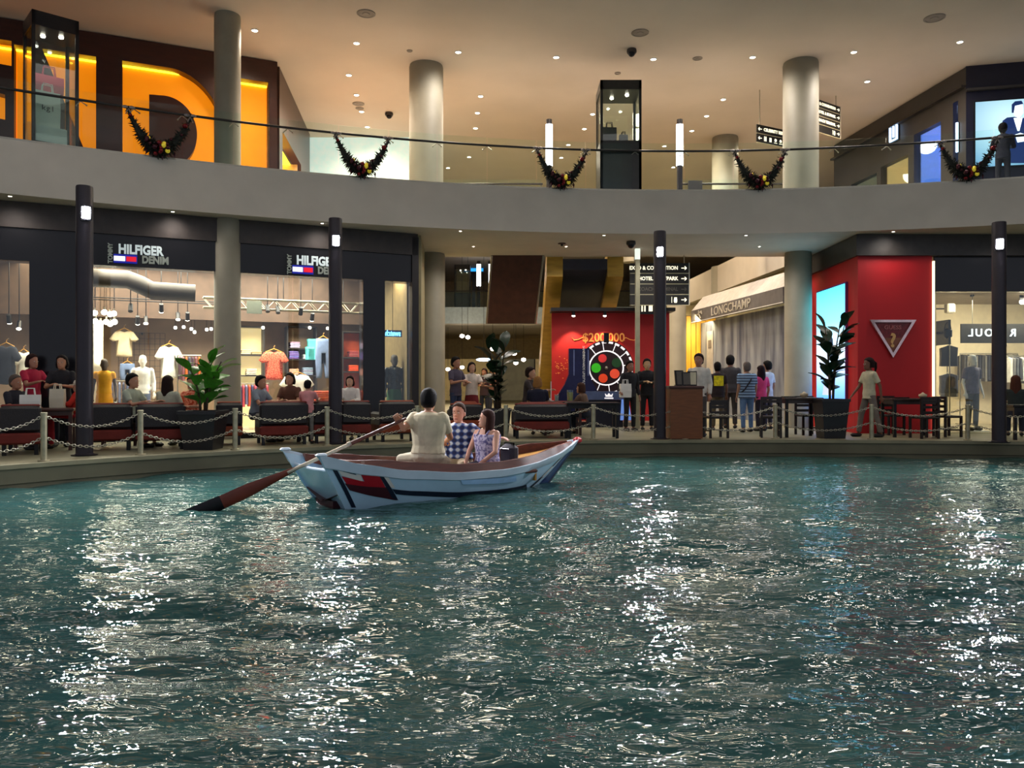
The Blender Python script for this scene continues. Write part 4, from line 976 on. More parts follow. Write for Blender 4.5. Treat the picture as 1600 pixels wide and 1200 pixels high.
# shelf units with folded piles
M_shelf = mat('shelf_black', (40, 34, 32), .5); M_lit = mat('lit_cream_panel', (250, 226, 170), .7, emit=(255, 222, 160), estr=.55)
def shelves(label, px, py0, v, wpx, levels, back, lit=False):
    """levels: list of (row pixel, [(offset px, colour, layers)])"""
    t = sthing('shelf_unit', label, 'shelf', px, 690, v, 'shelf units in the left shop'); t.location.z = PZ + 0.012; s = sd(px, v); w = wpx / s; zt = sz(px, py0, v) - PZ
    obj('back_panel', MB().box((0, .2, zt / 2), (w, .03, zt)), back, t)
    for x in (-w / 2, w / 2): obj('upright', MB().box((x, 0, zt / 2), (.04, .42, zt)), M_shelf, t)
    obj('top_board', MB().box((0, 0, zt), (w, .44, .03)), M_shelf, t)
    for row, piles in levels:
        z = sz(px, row, v) - PZ; obj('shelf_board', MB().box((0, 0, z), (w - .04, .40, .03)), M_shelf, t)
        for off, col, n, lb in piles:
            p = thing('folded_pile', lb, 'folded clothes', t.matrix_basis @ Vector((off / s, -.02, z + .016)) if False else sw(su(px, v) + off / s, v - .02, PZ + 0.012 + z + .016), SANG, 'folded clothes on shelves')
            for i in range(n): obj('folded_item', MB().rbox((random.uniform(-.01, .01), 0, .022 + i * .042), (.26, .32, .04), .014), cloth_mat(tuple(min(255, max(0, c + random.randint(-14, 14))) for c in col)), p)
    return t
shelves('cream lit shelf bay left of the red sweater', 392, 512, 4.0, 36, [(556, [(-8, (210, 190, 150), 3, 'pale beige folded pile on the cream lit shelf'), (8, (190, 160, 110), 2, 'tan folded pile on the cream lit shelf')]), (588, [(0, (226, 206, 170), 4, 'cream folded pile below on the cream lit bay')])], M_lit)
shelves('tall dark shelf bay with lilac and teal clothes', 470, 512, 4.0, 44, [(546, [(-10, (190, 176, 200), 4, 'lilac striped pile on the top shelf')]), (563, [(-12, (108, 96, 168), 5, 'purple folded pile on the middle shelf'), (10, (224, 232, 236), 3, 'white folded pile on the middle shelf')]), (588, [(-12, (230, 170, 150), 4, 'salmon pink folded pile on the low shelf'), (10, (150, 156, 180), 5, 'grey blue folded pile on the low shelf')])], mat('taupe_back', (150, 122, 96), .7))
shelves('narrow orange-lit shelf bay between the dark poles', 549, 520, 3.6, 32, [(560, [(2, (150, 60, 60), 4, 'dull red folded pile beside the dark pillar')]), (582, [(2, (235, 84, 40), 4, 'bright orange folded pile beside the dark pillar')]), (620, [(2, (225, 140, 60), 4, 'amber folded pile low beside the dark pillar')])], mat('orange_back', (220, 90, 44), .7))
for px, py, lb, hh in ((487, 548, 'tall turquoise box on the shop shelf top', 32), (484, 561, 'short turquoise box beside the purple pile', 20)):
    t = sthing('display_box', lb, 'box', px, 562, 3.72); s = sd(px, 3.8); h = hh / s
    obj('carton', MB().box((0, 0, h / 2), (.2, .2, h)), mat('turquoise_card', (90, 205, 205), .6), t); obj('lid', MB().box((0, 0, h - .03), (.215, .215, .06)), mat('turquoise_lid', (110, 220, 220), .6), t)
t = sthing('display_stand', 'dark display table piled with orange clothes', 'display table', 503, 690, 1.9); t.location.z = PZ + .012
obj('table_top', MB().box((0, 0, .72), (.62, .5, .05)), M_shelf, t)
for x in (-.27, .27):
    for y in (-.2, .2): obj('leg', MB().box((x, y, .35), (.04, .04, .7)), M_shelf, t)
p = thing('folded_pile', 'orange-red patterned stack on the dark display table', 'folded clothes', t.location + Vector((0, 0, .746)), SANG, 'folded clothes on shelves')
for i in range(5): obj('folded_item', MB().rbox((0, 0, .025 + i * .05), (.36, .34, .046), .016), cloth_mat((235, 90 + 8 * (i % 2), 60)), p)
# pendant bulbs, bulb mirror, track spots, truss, ducts
for i, (px, py) in enumerate([(149, 502), (157, 505), (166, 503), (172, 506), (179, 503), (148, 489), (163, 488), (172, 491), (178, 490)]):
    t = sthing('pendant_bulb', 'bare pendant bulb in the bright cluster behind the left lamp pole', 'lamp', px, py, 2.2 + .12 * (i % 3), 'pendant bulb cluster')
    obj('globe', MB().ball((0, 0, 0), .062, 12, 8), M_bulb, t, smooth='all'); obj('socket', MB().cyl((0, 0, .06), (0, 0, .12), .022, n=8), M_steel, t)
    zz = 4.42 - t.location.z; obj('cord', MB().cyl((0, 0, .12), (0, 0, zz), .006, n=5), M_black, t)
t = sthing('bulb_mirror', 'tall strip of glowing bulbs beside the lamp pole', 'lamp', 153, 690, 2.6); t.location.z = PZ + .012
s = sd(153, 2.6); z0, z1 = sz(153, 566, 2.6) - PZ, sz(153, 512, 2.6) - PZ
obj('board', MB().box((0, .03, z1 / 2 + .05), (.22, .05, z1 + .1)), mat('mirror_board', (200, 190, 170), .4), t)
for i in range(8): obj('bulb', MB().ball((0, -.03, z0 + (z1 - z0) * i / 7), .048, 10, 7), M_bulb, t, smooth='all')
t = sthing('stage_truss', 'silver box truss carrying shop spotlights', 'truss', 444, 477, 1.5); s = sd(444, 1.5); w = 236 / s; hh = 15 / s; mb = MB()
for y in (0, .22):
    for z in (-hh / 2, hh / 2): mb.cyl((-w / 2, y, z), (w / 2, y, z), .022, n=8)
obj('chords', mb, M_steel, t, smooth=True); mb = MB(); n = 18
for i in range(n):
    a = -w / 2 + w * i / n; b = a + w / n
    mb.cyl((a, 0, -hh / 2 if i % 2 else hh / 2), (b, 0, hh / 2 if i % 2 else -hh / 2), .010, n=6); mb.cyl((a, .22, -hh / 2 if i % 2 else hh / 2), (b, .22, hh / 2 if i % 2 else -hh / 2), .010, n=6)
obj('lacing', mb, M_steel, t)
for x in (-w * .4, 0, w * .4): obj('hanging_rod', MB().cyl((x, .11, hh / 2), (x, .11, 4.42 - t.location.z), .01, n=6), M_black, t)
obj('banner', MB().box((-w * .19, -.03, -.08), (.34, .02, .30)), mat('grey_banner', (166, 172, 156), .6), t)
def spot(px, py, v, label, lit=True, tilt=.6):
    t = sthing('track_spot', label, 'spotlight', px, py, v, 'track spotlights in the shops'); Rm = Matrix.Rotation(tilt, 4, 'X')
    mb = MB(); mb.cyl(Rm @ Vector((0, 0, -.10)), Rm @ Vector((0, 0, .10)), .052, .045, 12); obj('housing', mb, M_black, t, smooth=True)
    obj('stem', MB().cyl((0, 0, .06), (0, 0, 4.42 - t.location.z), .010, n=6), M_black, t)
    if lit: obj('bulb', MB().ball(Rm @ Vector((0, 0, -.105)), (.05, .05, .03), 10, 6), M_bulb, t, smooth='all')
for i, (px, py, v) in enumerate([(215, 500, 2.4), (228, 500, 2.4), (252, 481, 1.8), (278, 494, 2.6), (293, 494, 2.4), (204, 481, 1.6), (488, 495, 1.8), (434, 484, 1.5), (470, 486, 1.5), (418, 482, 1.5), (14, 498, 2.2), (30, 508, 2.4)]):
    spot(px, py, v, 'black ceiling spotlight, %s along the left clothes shop' % ORD[i], lit=i not in (5, 7, 8, 9), tilt=-.6 if i % 2 else .6)
for i, (px, py) in enumerate([(274, 512), (287, 511), (299, 514), (304, 519), (323, 515), (330, 514), (411, 512), (484, 512), (512, 513), (546, 500)]):
    t = sthing('shelf_lamp', 'tiny glowing lamp above the shop shelves', 'lamp', px, py, 3.7, 'small lamps above the shelves')
    obj('bulb', MB().ball((0, 0, 0), .04, 10, 6), M_bulb, t, smooth='all'); obj('stem', MB().cyl((0, 0, .03), (0, 0, 4.42 - t.location.z), .006, n=5), M_black, t)
t = sthing('air_duct', 'dark curved air duct under the shop ceiling', 'duct', 215, 446, 1.6); mb = MB()
mb.tube([(-1.0, 0, .12), (-.2, 0, .12), (.05, 0, .02), (.3, 0, -.10), (1.2, 0, -.12)], .2, 14); obj('pipe', mb, mat('duct_brown', (46, 38, 32), .6), t, smooth=True)
for x in (-.8, .9): obj('hanging_rod', MB().cyl((x, 0, .0), (x, 0, 4.42 - t.location.z), .01, n=6), M_black, t)
t = sthing('pipe_run', 'thin dark pipe run below the ceiling of the clothes shop', 'pipe', 240, 468, 2.0); mb = MB()
for z in (0, -.05): obj('pipe', MB().cyl((-1.6, 0, z), (1.9, 0, z), .014, n=6), M_black, t)
for x in (-1.2, 1.4): obj('hanging_rod', MB().cyl((x, 0, 0), (x, 0, 4.42 - t.location.z), .008, n=6), M_black, t)
# shop signs: lettering, flag
def shop_sign(px, py, label, w_px):
    t = sthing('shop_sign', label, 'sign', px, py, -.012); s = sd(px, 0); k = w_px / s / 1.02
    ML = mat('sign_letter_face', (205, 215, 214), .4, emit=(200, 215, 215), estr=.35); MD = mat('sign_letter_dim', (150, 156, 146), .5, emit=(130, 140, 130), estr=.12)
    o = link('lettering', text_mesh('HILFIGER', .25 * k, ML, .02, .010, .80), t, (.07 * k, -.02, .085 * k)); o2 = link('lettering', text_mesh('DENIM', .20 * k, MD, .02, .010, .80), t, (.335 * k, -.02, -.10 * k))
    me = text_mesh('TOMMY', .115 * k, MD, .02, .004, .95); me.transform(Matrix.Rotation(-PI / 2, 4, 'Y')); link('lettering', me, t, (-.47 * k, -.02, -.005))
    f = obj('flag_badge', MB().box((-.205 * k, -.02, -.10 * k), (.42 * k, .03, .17 * k)), mat('badge_blue', (20, 30, 150), .4, emit=(20, 30, 150), estr=.5), t)
    obj('white_bar', MB().box((-.31 * k, -.038, -.10 * k), (.20 * k, .012, .095 * k)), mat('badge_white', (245, 245, 250), .4, emit=(245, 245, 250), estr=.8), f)
    obj('red_bar', MB().box((-.10 * k, -.038, -.10 * k), (.18 * k, .012, .095 * k)), mat('badge_red', (220, 20, 44), .4, emit=(220, 20, 40), estr=.6), f)
shop_sign(214, 398, 'lit HILFIGER DENIM sign with flag badge beside the left lamp pole', 80)
shop_sign(489, 415, 'lit HILFIGER DENIM sign partly hidden by the second lamp pole', 78)
t = sthing('glow_sign', 'small glowing blue-white sign in the shop side window', 'sign', 614, 521, .35)
link('lettering', text_mesh('swatch', .19, mat('blue_neon', (150, 220, 255), .4, emit=(120, 200, 255), estr=2.2), .01, .004, .72, mirror=True), t)
obj('rear_plate', MB().box((0, .03, 0), (.46, .02, .16)), mat('sign_plate_blue', (20, 46, 90), .5), t)
obj('rod', MB().cyl((0, .03, .08), (0, .03, 4.42 - t.location.z), .006, n=5), M_black, t)

# ---- mannequins
def mannequin(label, loc, rz, **kw): return person(label, loc, rz, 'stand', hair=None, name='mannequin', kind='mannequin', face=False, group='shop mannequins', **kw)
def sman(px, v, label, h, rz=0, **kw): return mannequin(label, sw(su(px, v), v, PZ + .10), SANG + rz, h=h, **kw)
def plinth(px, v, label):
    t = thing('plinth', label, 'plinth', sw(su(px, v), v, PZ + .012), SANG); obj('block', MB().rbox((0, 0, .044), (.5, .45, .086), .01), mat('plinth_white', (220, 214, 200), .5), t); obj('base_shadow_gap', MB().box((0, 0, .004), (.46, .41, .006)), M_black, t)
sman(163, 1.6, 'dark mannequin in an amber dress beside the left lamp pole', 1.62, skin=(60, 44, 36), top=(225, 160, 20), legs=(220, 150, 16), sleeves='cap', bottoms='skirt'); plinth(163, 1.6, 'low white plinth under the amber dress mannequin')
sman(223, 2.4, 'white mannequin in bright white top and pale jeans', 1.74, skin=(236, 230, 222), top=(245, 244, 242), legs=(120, 140, 184), sleeves='long'); plinth(223, 2.4, 'low white plinth under the white top mannequin')
sman(616, .75, 'mannequin in black shiny jacket and green skirt in the corner window', 1.78, skin=(60, 56, 54), topmat=mat('shiny_black_jacket', (30, 32, 38), .22, var=.4, scale=14, bump=.5, bscale=9), legs=(34, 84, 48), sleeves='long', bottoms='skirt'); plinth(616, .75, 'low white plinth in the corner window')

# ================================================================== RIGHT SHOPS
# mirrored-letter sign and clothes behind the glass
t = thing('shop_sign', 'black board with back-to-front pale letters inside the cream shop', 'sign', PT(1575, 521, 20.5)); sc = F / 20.5
obj('board', MB().box((0, .03, 0), (146 / sc, .04, 30 / sc)), mat('sign_board_black', (52, 50, 48), .5), t)
ML = mat('pale_letter_glow', (235, 238, 245), .4, emit=(225, 230, 245), estr=1.1)
for ch, px in (('L', 1517), ('U', 1529.5), ('O', 1545), ('A', 1563), ('R', 1583)):
    link('lettering', text_mesh(ch, .27, ML, .008, .004, 1.0, mirror=True), t, ((px - 1575) / sc, 0, .01))
for x in (-.9, .9): obj('hanging_rod', MB().cyl((x, .03, .22), (x, .03, 3.87 - t.location.z), .008, n=6), M_steel, t)
def rthing(name, label, cat, px, d, group=None, z=None): return thing(name, label, cat, (GX(px, d), d, PZ + .012 if z is None else z), 0, group)
def rail2(label, px, py, d, wpx, cols, rz=0.0, drop=.62):
    t = rthing('clothes_rail', label, 'clothes rail', px, d, 'clothes rails in the shops'); t.rotation_euler = (0, 0, rz); w = wpx * d / F; zt = GZ(py, d) - PZ
    obj('bar', MB().cyl((-w / 2, 0, zt), (w / 2, 0, zt), .014, n=8), M_steel, t)
    for x in (-w / 2, w / 2):
        mb = MB(); mb.cyl((x, 0, 0), (x, 0, zt), .016, n=8); mb.box((x, 0, .012), (.05, .4, .024)); obj('leg', mb, M_steel, t)
    n = max(4, int(w / .085))
    for i in range(n):
        x = -w / 2 + .05 + (w - .1) * i / (n - 1); g = MB(); hh = drop * random.uniform(.85, 1.05)
        g.loft([[Vector((x + a * .022 * k, b * wd, zt - z)) for a, b in ((-1, -.9), (0, -1), (1, -.9), (1, .9), (0, 1), (-1, .9))] for z, wd, k in ((.03, .05, .6), (.08, .2, 1), (hh * .5, .19, 1.3), (hh, .2, 1.5))])
        obj('hung_garment', g, cloth_mat(cols[i % len(cols)]), t, smooth=True)
rail2('upper rail of dark and silver clothes by the red wall', 1482, 540, 21.4, 40, [(34, 34, 40), (60, 62, 66), (190, 184, 174), (120, 112, 100)], 1.15, .55)
rail2('lower rail of grey clothes by the red wall', 1482, 583, 20.6, 40, [(110, 110, 116), (60, 60, 70), (150, 150, 150), (180, 176, 166)], 1.15, .6)
rail2('rail of dark suits at the back of the cream shop', 1545, 553, 23.0, 90, [(70, 66, 62), (110, 104, 96), (50, 50, 56)], 0, .8)
rail2('rail with a white jacket right of the last lamp pole', 1592, 557, 21.6, 40, [(236, 232, 224), (120, 118, 116), (96, 98, 102), (70, 70, 76)], 0, .75)
t = rthing('wall_shelf', 'dark display shelf with a white panel by the red wall', 'shelf', 1468, 20.2, None, GZ(532, 20.2)); 
obj('frame', MB().box((.12, .2, .2), (.06, .9, .62)), M_dark, t); obj('white_panel', MB().box((.17, .1, .12), (.04, .5, .32)), M_white, t); obj('wall_arm', MB().box((-.02, .2, .2), (.3, .06, .06)), M_dark, t)
t = thing('handbag', 'black handbag hanging beside the white panel', 'bag', (GX(1481, 20.0), 20.0, GZ(529, 20.0))); obj('pouch', MB().rbox((0, 0, .13), (.2, .12, .26), .05), M_black, t, smooth=True)
obj('strap', MB().tube([(-.08, 0, .24), (-.06, 0, .36), (0, 0, .42), (.06, 0, .36), (.08, 0, .24)], .012, 6), M_black, t)
t = thing('speaker', 'pale wall speaker high in the cream shop corner', 'speaker', (GX(1484, 21.6), 21.6, GZ(482, 21.6))); obj('cabinet', MB().rbox((0, 0, .0), (.22, .2, .26), .03), mat('speaker_cream', (205, 196, 176), .6), t); obj('grille', MB().box((0, -.105, 0), (.17, .012, .2)), mat('speaker_grille', (170, 162, 146), .8), t); obj('wall_arm', MB().cyl((0, .08, 0), (-.75, .12, .0), .02, n=8), M_dark, t)
mannequin('white mannequin in grey print tee and jeans in the cream shop window', (GX(1519, 19.75), 19.75, PZ + .03), .25, h=1.86, skin=(238, 236, 232), top=(112, 108, 128), legs=(86, 88, 84), sleeves='short')
t = rthing('plinth', 'low pale plinth under the white mannequin', 'plinth', 1519, 19.75); obj('block', MB().box((0, 0, .008), (.6, .5, .014)), M_white, t); obj('rim', MB().box((0, 0, .003), (.64, .54, .006)), M_steel, t)
for i, (px, py) in enumerate([(1597, 470), (1570, 540), (1519, 462)]):
    t = thing('track_spot', ['round bright spotlight at the right edge of the cream shop', 'small bright lamp low behind the last lamp pole', 'short black spotlight above the back-to-front letters'][i], 'spotlight', PT(px, py, 21.0), 0, 'track spotlights in the shops')
    obj('housing', MB().cyl((0, 0, -.02), (0, .03, .16), .05, .045, 12), M_black, t); obj('stem', MB().cyl((0, .02, .1), (0, .02, 3.87 - t.location.z), .01, n=6), M_black, t)
    if i < 2: obj('bulb', MB().ball((0, 0, -.03), .065 if i == 0 else .04, 12, 8), M_bulb, t, smooth='all')
# light box on the bent side of the red wall, triangle emblem on its front
lb = thing('light_box', 'tall cyan-white glowing advert panel on the bent red wall', 'light box', RA, rang)
ru = lambda px: hit(px, RA, RB)[1]
def lbz(px, py): return GZ(py, hit(px, RA, RB)[0].y)
a, b = ru(1280), ru(1324); z0, z1 = lbz(1324, 640), lbz(1324, 443)
mb = MB(); mb.box(((a + b) / 2, -.03, (z0 + z1) / 2), (b - a + .08, .06, z1 - z0 + .08)); obj('case', mb, mat('box_purple_edge', (120, 40, 110), .5), lb)
m = bpy.data.materials.new('advert_glow'); m.use_nodes = True; N = m.node_tree.nodes; Lk = m.node_tree.links; bs = N['Principled BSDF']
tc = N.new('ShaderNodeTexCoord'); spx = N.new('ShaderNodeSeparateXYZ'); Lk.new(tc.outputs['Object'], spx.inputs[0]); mr = N.new('ShaderNodeMapRange'); mr.inputs[1].default_value = z0; mr.inputs[2].default_value = z1; Lk.new(spx.outputs[2], mr.inputs[0])
rp = N.new('ShaderNodeValToRGB'); e = rp.color_ramp.elements; e[0].color = lin((40, 120, 235)) + (1,); e[1].position = 1; e[1].color = lin((70, 215, 250)) + (1,)
for p_, c in ((.18, (110, 170, 250)), (.45, (215, 232, 255)), (.72, (120, 225, 255))): k = e.new(p_); k.color = lin(c) + (1,)
Lk.new(mr.outputs[0], rp.inputs[0]); Lk.new(rp.outputs[0], bs.inputs['Emission Color']); bs.inputs['Emission Strength'].default_value = 1.9; bs.inputs['Base Color'].default_value = (.1, .1, .1, 1)
obj('glow_panel', MB().box(((a + b) / 2, -.064, (z0 + z1) / 2), (b - a, .012, z1 - z0)), m, lb)
cxx = (a + b) / 2; fig = [(-.10, 1.0), (-.05, 1.25), (-.16, 1.5), (-.14, 1.9), (-.06, 2.25), (.02, 2.36), (.10, 2.22), (.15, 1.8), (.12, 1.5), (.18, 1.2), (.30, .7), (.26, .15), (-.28, .15), (-.2, .7)]
hb = mat('advert_dark_hair', (36, 50, 72), .6, emit=(36, 60, 96), estr=.3)
obj('figure_dress', MB().prism([(cxx - .12 + u * 1.5, z0 + .25 + z * .62) for u, z in fig[:1] + fig[9:]], -.078, -.070), mat('advert_white_dress', (220, 225, 240), .6, emit=(200, 210, 240), estr=.8), lb)
obj('figure_hair', MB().prism([(cxx + .1 + u * 1.2, z0 + .32 + z * .66) for u, z in fig[2:9]], -.080, -.072), hb, lb)
tri = thing('triangle_emblem', 'mirrored inverted triangle emblem with question mark on the red wall', 'emblem', (GX(1394, RD - .02), RD - .02, GZ(530, RD)))
sc = F / RD; o3 = [(-36 / sc, 30 / sc), (36 / sc, 30 / sc), (0, -29 / sc)]; i3 = [(-29 / sc, 26.2 / sc), (29 / sc, 26.2 / sc), (0, -21.5 / sc)]
me = holed_wall(o3, [i3], -.06, 0, mat('mirror_frame', (235, 205, 205), .15, metal=.8, var=.2, scale=8), 'frame'); link('frame', me, tri)
obj('inset', MB().prism(i3, -.02, -.005), mat('emblem_maroon', (120, 24, 30), .3, var=.4, scale=14), tri)
me = text_mesh('?', .46, mat('question_gold', (225, 175, 110), .35, metal=.5), .012, .012); link('lettering', me, tri, (0, -.03, -3 / sc))
obj('lower_inset', MB().prism([(-14.5 / sc, 2 / sc), (14.5 / sc, 2 / sc), (0, -21 / sc)], -.024, -.018), mat('emblem_bronze', (140, 78, 50), .3, var=.2), tri)
me = text_mesh('GUESS', .13, mat('emblem_letters', (190, 110, 110), .4), .008, .002, 1.1); link('lettering', me, tri, (0, -.03, 18 / sc))
# ================================================================== PROMENADE
# ---- chain posts and chains along the quay
POSTS = [-70, 75, 225, 372, 515, 655, 793, 930, 1073, 1215, 1366, 1517, 1672]
M_postm = mat('weathered_steel', (176, 168, 140), .45, metal=.6, var=.2, scale=8)
PH = .74; pts = []
mb = MB(); mb.lathe([(.045, .02), (.045, PH - .03), (.05, PH - .03), (.05, PH - .005), (.04, PH)], n=16); me_post = mb.mesh('post', M_postm, True)
mb = MB(); mb.lathe([(.085, .0), (.085, .014), (.05, .022)], n=18); me_flange = mb.mesh('flange', M_postm, True)
mb = MB(); mb.ball((0, 0, 0), .018, 8, 6); me_eye = mb.mesh('chain_eye', M_steel, 'all')
for i, px in enumerate(POSTS):
    p, an = edge_px(px, .16); pts.append((p, an))
    lb = 'weathered steel chain post, ' + (ORD[i - 1] + ' from the left of the picture' if 1 <= i <= 11 else ('just beyond the left edge' if i == 0 else 'just beyond the right edge'))
    t = thing('chain_post', lb, 'post', (p.x, p.y, PZ + .009), an, 'chain posts along the quay')
    link('shaft', me_post, t); link('base_flange', me_flange, t)
    for s in (-1, 1):
        for z in (PH * .9, PH * .46): link('chain_eye', me_eye, t, (s * .05, 0, z))
def chain_mb(a, b, sag, link_l=.062):
    n = 40; P_ = [a.lerp(b, i / n) + Vector((0, 0, -sag * 4 * (i / n) * (1 - i / n))) for i in range(n + 1)]
    L_ = [0]
    for i in range(n): L_.append(L_[-1] + (P_[i + 1] - P_[i]).length)
    m = int(L_[-1] / (link_l * .74)); mb = MB()
    for j in range(m):
        s = (j + .5) / m * L_[-1]; i = max(k for k in range(n) if L_[k] <= s); f = (s - L_[i]) / (L_[i + 1] - L_[i]); c = P_[i].lerp(P_[i + 1], f); d = (P_[i + 1] - P_[i]).normalized()
        w = Vector((-d.y, d.x, 0)).normalized(); u = d.cross(w)
        ax = w if j % 2 else u
        ring = []
        for k in range(8):
            g = 2 * PI * k / 8; ring.append(c + d * (link_l * .5 * math.cos(g)) + ax * (link_l * .30 * math.sin(g)))
        mb.tube(ring, .0075, 4, closed=True)
    return mb
for i in range(len(pts) - 1):
    for row, (zz, sg) in enumerate(((PH * .9, .17), (PH * .46, .16))):
        (a, aa), (b, ba) = pts[i], pts[i + 1]
        A = Vector((a.x + .055 * math.cos(aa), a.y + .055 * math.sin(aa), PZ + .009 + zz)); B = Vector((b.x - .055 * math.cos(ba), b.y - .055 * math.sin(ba), PZ + .009 + zz))
        o = obj('chain', chain_mb(A, B, sg), M_steel, None, smooth='all')
        who = 'between the %s and %s chain posts' % (ORD[i - 1], ORD[i]) if 1 <= i <= 10 else ('running off the left edge' if i == 0 else 'running off the right edge')
        tag(o, '%s sagging steel chain %s' % ('upper' if row == 0 else 'lower', who), 'chain', 'chains along the quay')

# ---- furniture
M_wick = mat('dark_wicker', (34, 30, 34), .6, var=.3, scale=40, bump=.4, bscale=90); M_redc = mat('brick_red_cushion', (112, 34, 24), .8, var=.15, bump=.1)
M_orc = mat('rust_cushion', (140, 60, 30), .8, var=.15); M_tabw = mat('dark_table_wood', (70, 34, 24), .35, var=.3, scale=6)
def sofa(label, px0, px1, d, rz=SANG, back=.82, cush=None, name='sofa'):
    xm = GX((px0 + px1) / 2, d); w = (px1 - px0) * d / F / math.cos(rz) * .97
    t = thing(name, label, 'sofa' if w > 1 else 'armchair', (xm, d, PZ), rz, 'dark wicker cafe seating'); cm = cush or M_redc
    obj('back_frame', MB().rbox((0, -.30, .37 + (back - .37) / 2), (w, .14, back - .37), .05), M_wick, t, smooth=True)
    obj('back_cushion', MB().rbox((0, -.17, .60), (w - .2, .14, .38), .05), cm, t, smooth=True)
    obj('back_roll', MB().rbox((0, -.27, back), (w - .04, .10, .05), .02), cm, t, smooth=True)
    obj('seat_cushion', MB().rbox((0, .08, .38), (w - .2, .62, .14), .05), cm, t, smooth=True)
    obj('apron', MB().rbox((0, .01, .275), (w, .80, .19), .03), cm, t, smooth=True)
    for s in (-1, 1): obj('arm', MB().rbox((s * (w / 2 - .06), .06, .40), (.12, .78, .40), .04), M_wick, t, smooth=True)
    for x in (-w / 2 + .07, w / 2 - .07):
        for y in (-.30, .38): obj('leg', MB().box((x, y, .10), (.06, .06, .20)), M_black, t)
    return t
sofa('red-brown armchair under the table of the seated woman, left end', 10, 62, 13.45)
sofa('red cushioned armchair behind the left lamp pole', 138, 202, 14.35)
sofa('dark-backed sofa between the second and third chain posts', 218, 284, 14.55)
sofa('rust armchair beside the third chain post', 338, 374, 15.6, cush=M_orc)
sofa('dark-backed sofa at the family table', 406, 474, 15.75)
sofa('dark armchair with red seat right of the pink girl', 486, 520, 16.2)
sofa('dark sofa behind the second lamp pole', 529, 572, 16.3)
sofa('dark-backed armchair with rust top left of the rower', 588, 640, 16.6, cush=M_orc)
sofa('rust-topped armchair behind the couple in the boat', 700, 752, 18.2, rz=.15, back=.72, cush=M_orc)
sofa('long dark sofa with rust band behind the boat bow', 800, 888, 17.55, rz=.08, back=.74)
def table(label, px0, px1, d, rz, h=.75, m=None, depth=.7, base='legs'):
    xm = GX((px0 + px1) / 2, d); w = (px1 - px0) * d / F
    t = thing('cafe_table', label, 'table', (xm, d, PZ), rz, 'cafe tables'); m = m or M_tabw
    obj('table_top', MB().rbox((0, 0, h - .025), (w, depth, .05), .012), m, t)
    obj('apron', MB().box((0, 0, h - .09), (w - .1, depth - .1, .08)), m, t)
    for x in (-w / 2 + .06, w / 2 - .06):
        for y in (-depth / 2 + .06, depth / 2 - .06): obj('leg', MB().box((x, y, (h - .05) / 2), (.06, .06, h - .05)), M_black if m is not M_tabw else m, t)
    return t
T1 = table('dark wood table with white bags behind the first chain post', 22, 112, 14.25, SANG)
table('dark table beside the young man in the pale tee', 160, 214, 15.35, SANG)
table('dark table of the family beside the round column', 410, 468, 16.75, SANG, depth=.8)
T2 = table('wooden table with a drink behind the long dark sofa', 846, 908, 18.55, .05, h=.78)
T3 = table('black square table before the prize stage', 884, 966, 17.5, .02, h=.78, m=M_black, depth=.6)
T4 = table('dark slatted table right of the wooden host stand', 1218, 1278, 17.85, 0, h=.88, m=mat('espresso_wood', (52, 34, 28), .35, var=.2))
T5 = table('dark table before the red wall', 1384, 1458, 17.9, 0, h=.86, m=mat('espresso_wood', (52, 34, 28), .35))
table('dark table at the far right corner', 1574, 1640, 17.0, -.15, h=.74, m=M_black)
M_chairw = mat('black_brown_wood', (34, 24, 22), .4, var=.2)
def chair(label, px, d, rz, h=.9):
    t = thing('slat_chair', label, 'chair', (GX(px, d), d, PZ), rz, 'dark slatted cafe chairs')
    obj('seat', MB().rbox((0, 0, .45), (.46, .44, .05), .015), M_chairw, t)
    for x in (-.2, .2):
        obj('leg', MB().box((x, -.19, .215), (.045, .045, .43)), M_chairw, t); obj('leg', MB().box((x, .19, h / 2), (.045, .045, h)), M_chairw, t)
    for z in (.56, .68, .80, h - .03): obj('back_slat', MB().box((0, .19, z), (.40, .025, .06)), M_chairw, t)
    mb = MB()
    for x in (-.2, .2): mb.box((x, 0, .16), (.03, .38, .03))
    obj('stretcher', mb, M_chairw, t); return t
chair('dark slatted chair left of the ninth chain post', 1204, 17.6, 2.9)
chair('dark slatted chair between the table and the right plant pot', 1262, 18.5, 0.1)
chair('dark slatted chair close to the red wall edge', 1444, 17.35, 3.3)
chair('dark slatted chair at the left side of the red wall table', 1392, 18.55, .2)
chair('dark slatted chair under the white mannequin window', 1480, 17.9, 1.7)
chair('dark slatted chair beside the wooden host stand', 1118, 17.5, 3.3, .78)
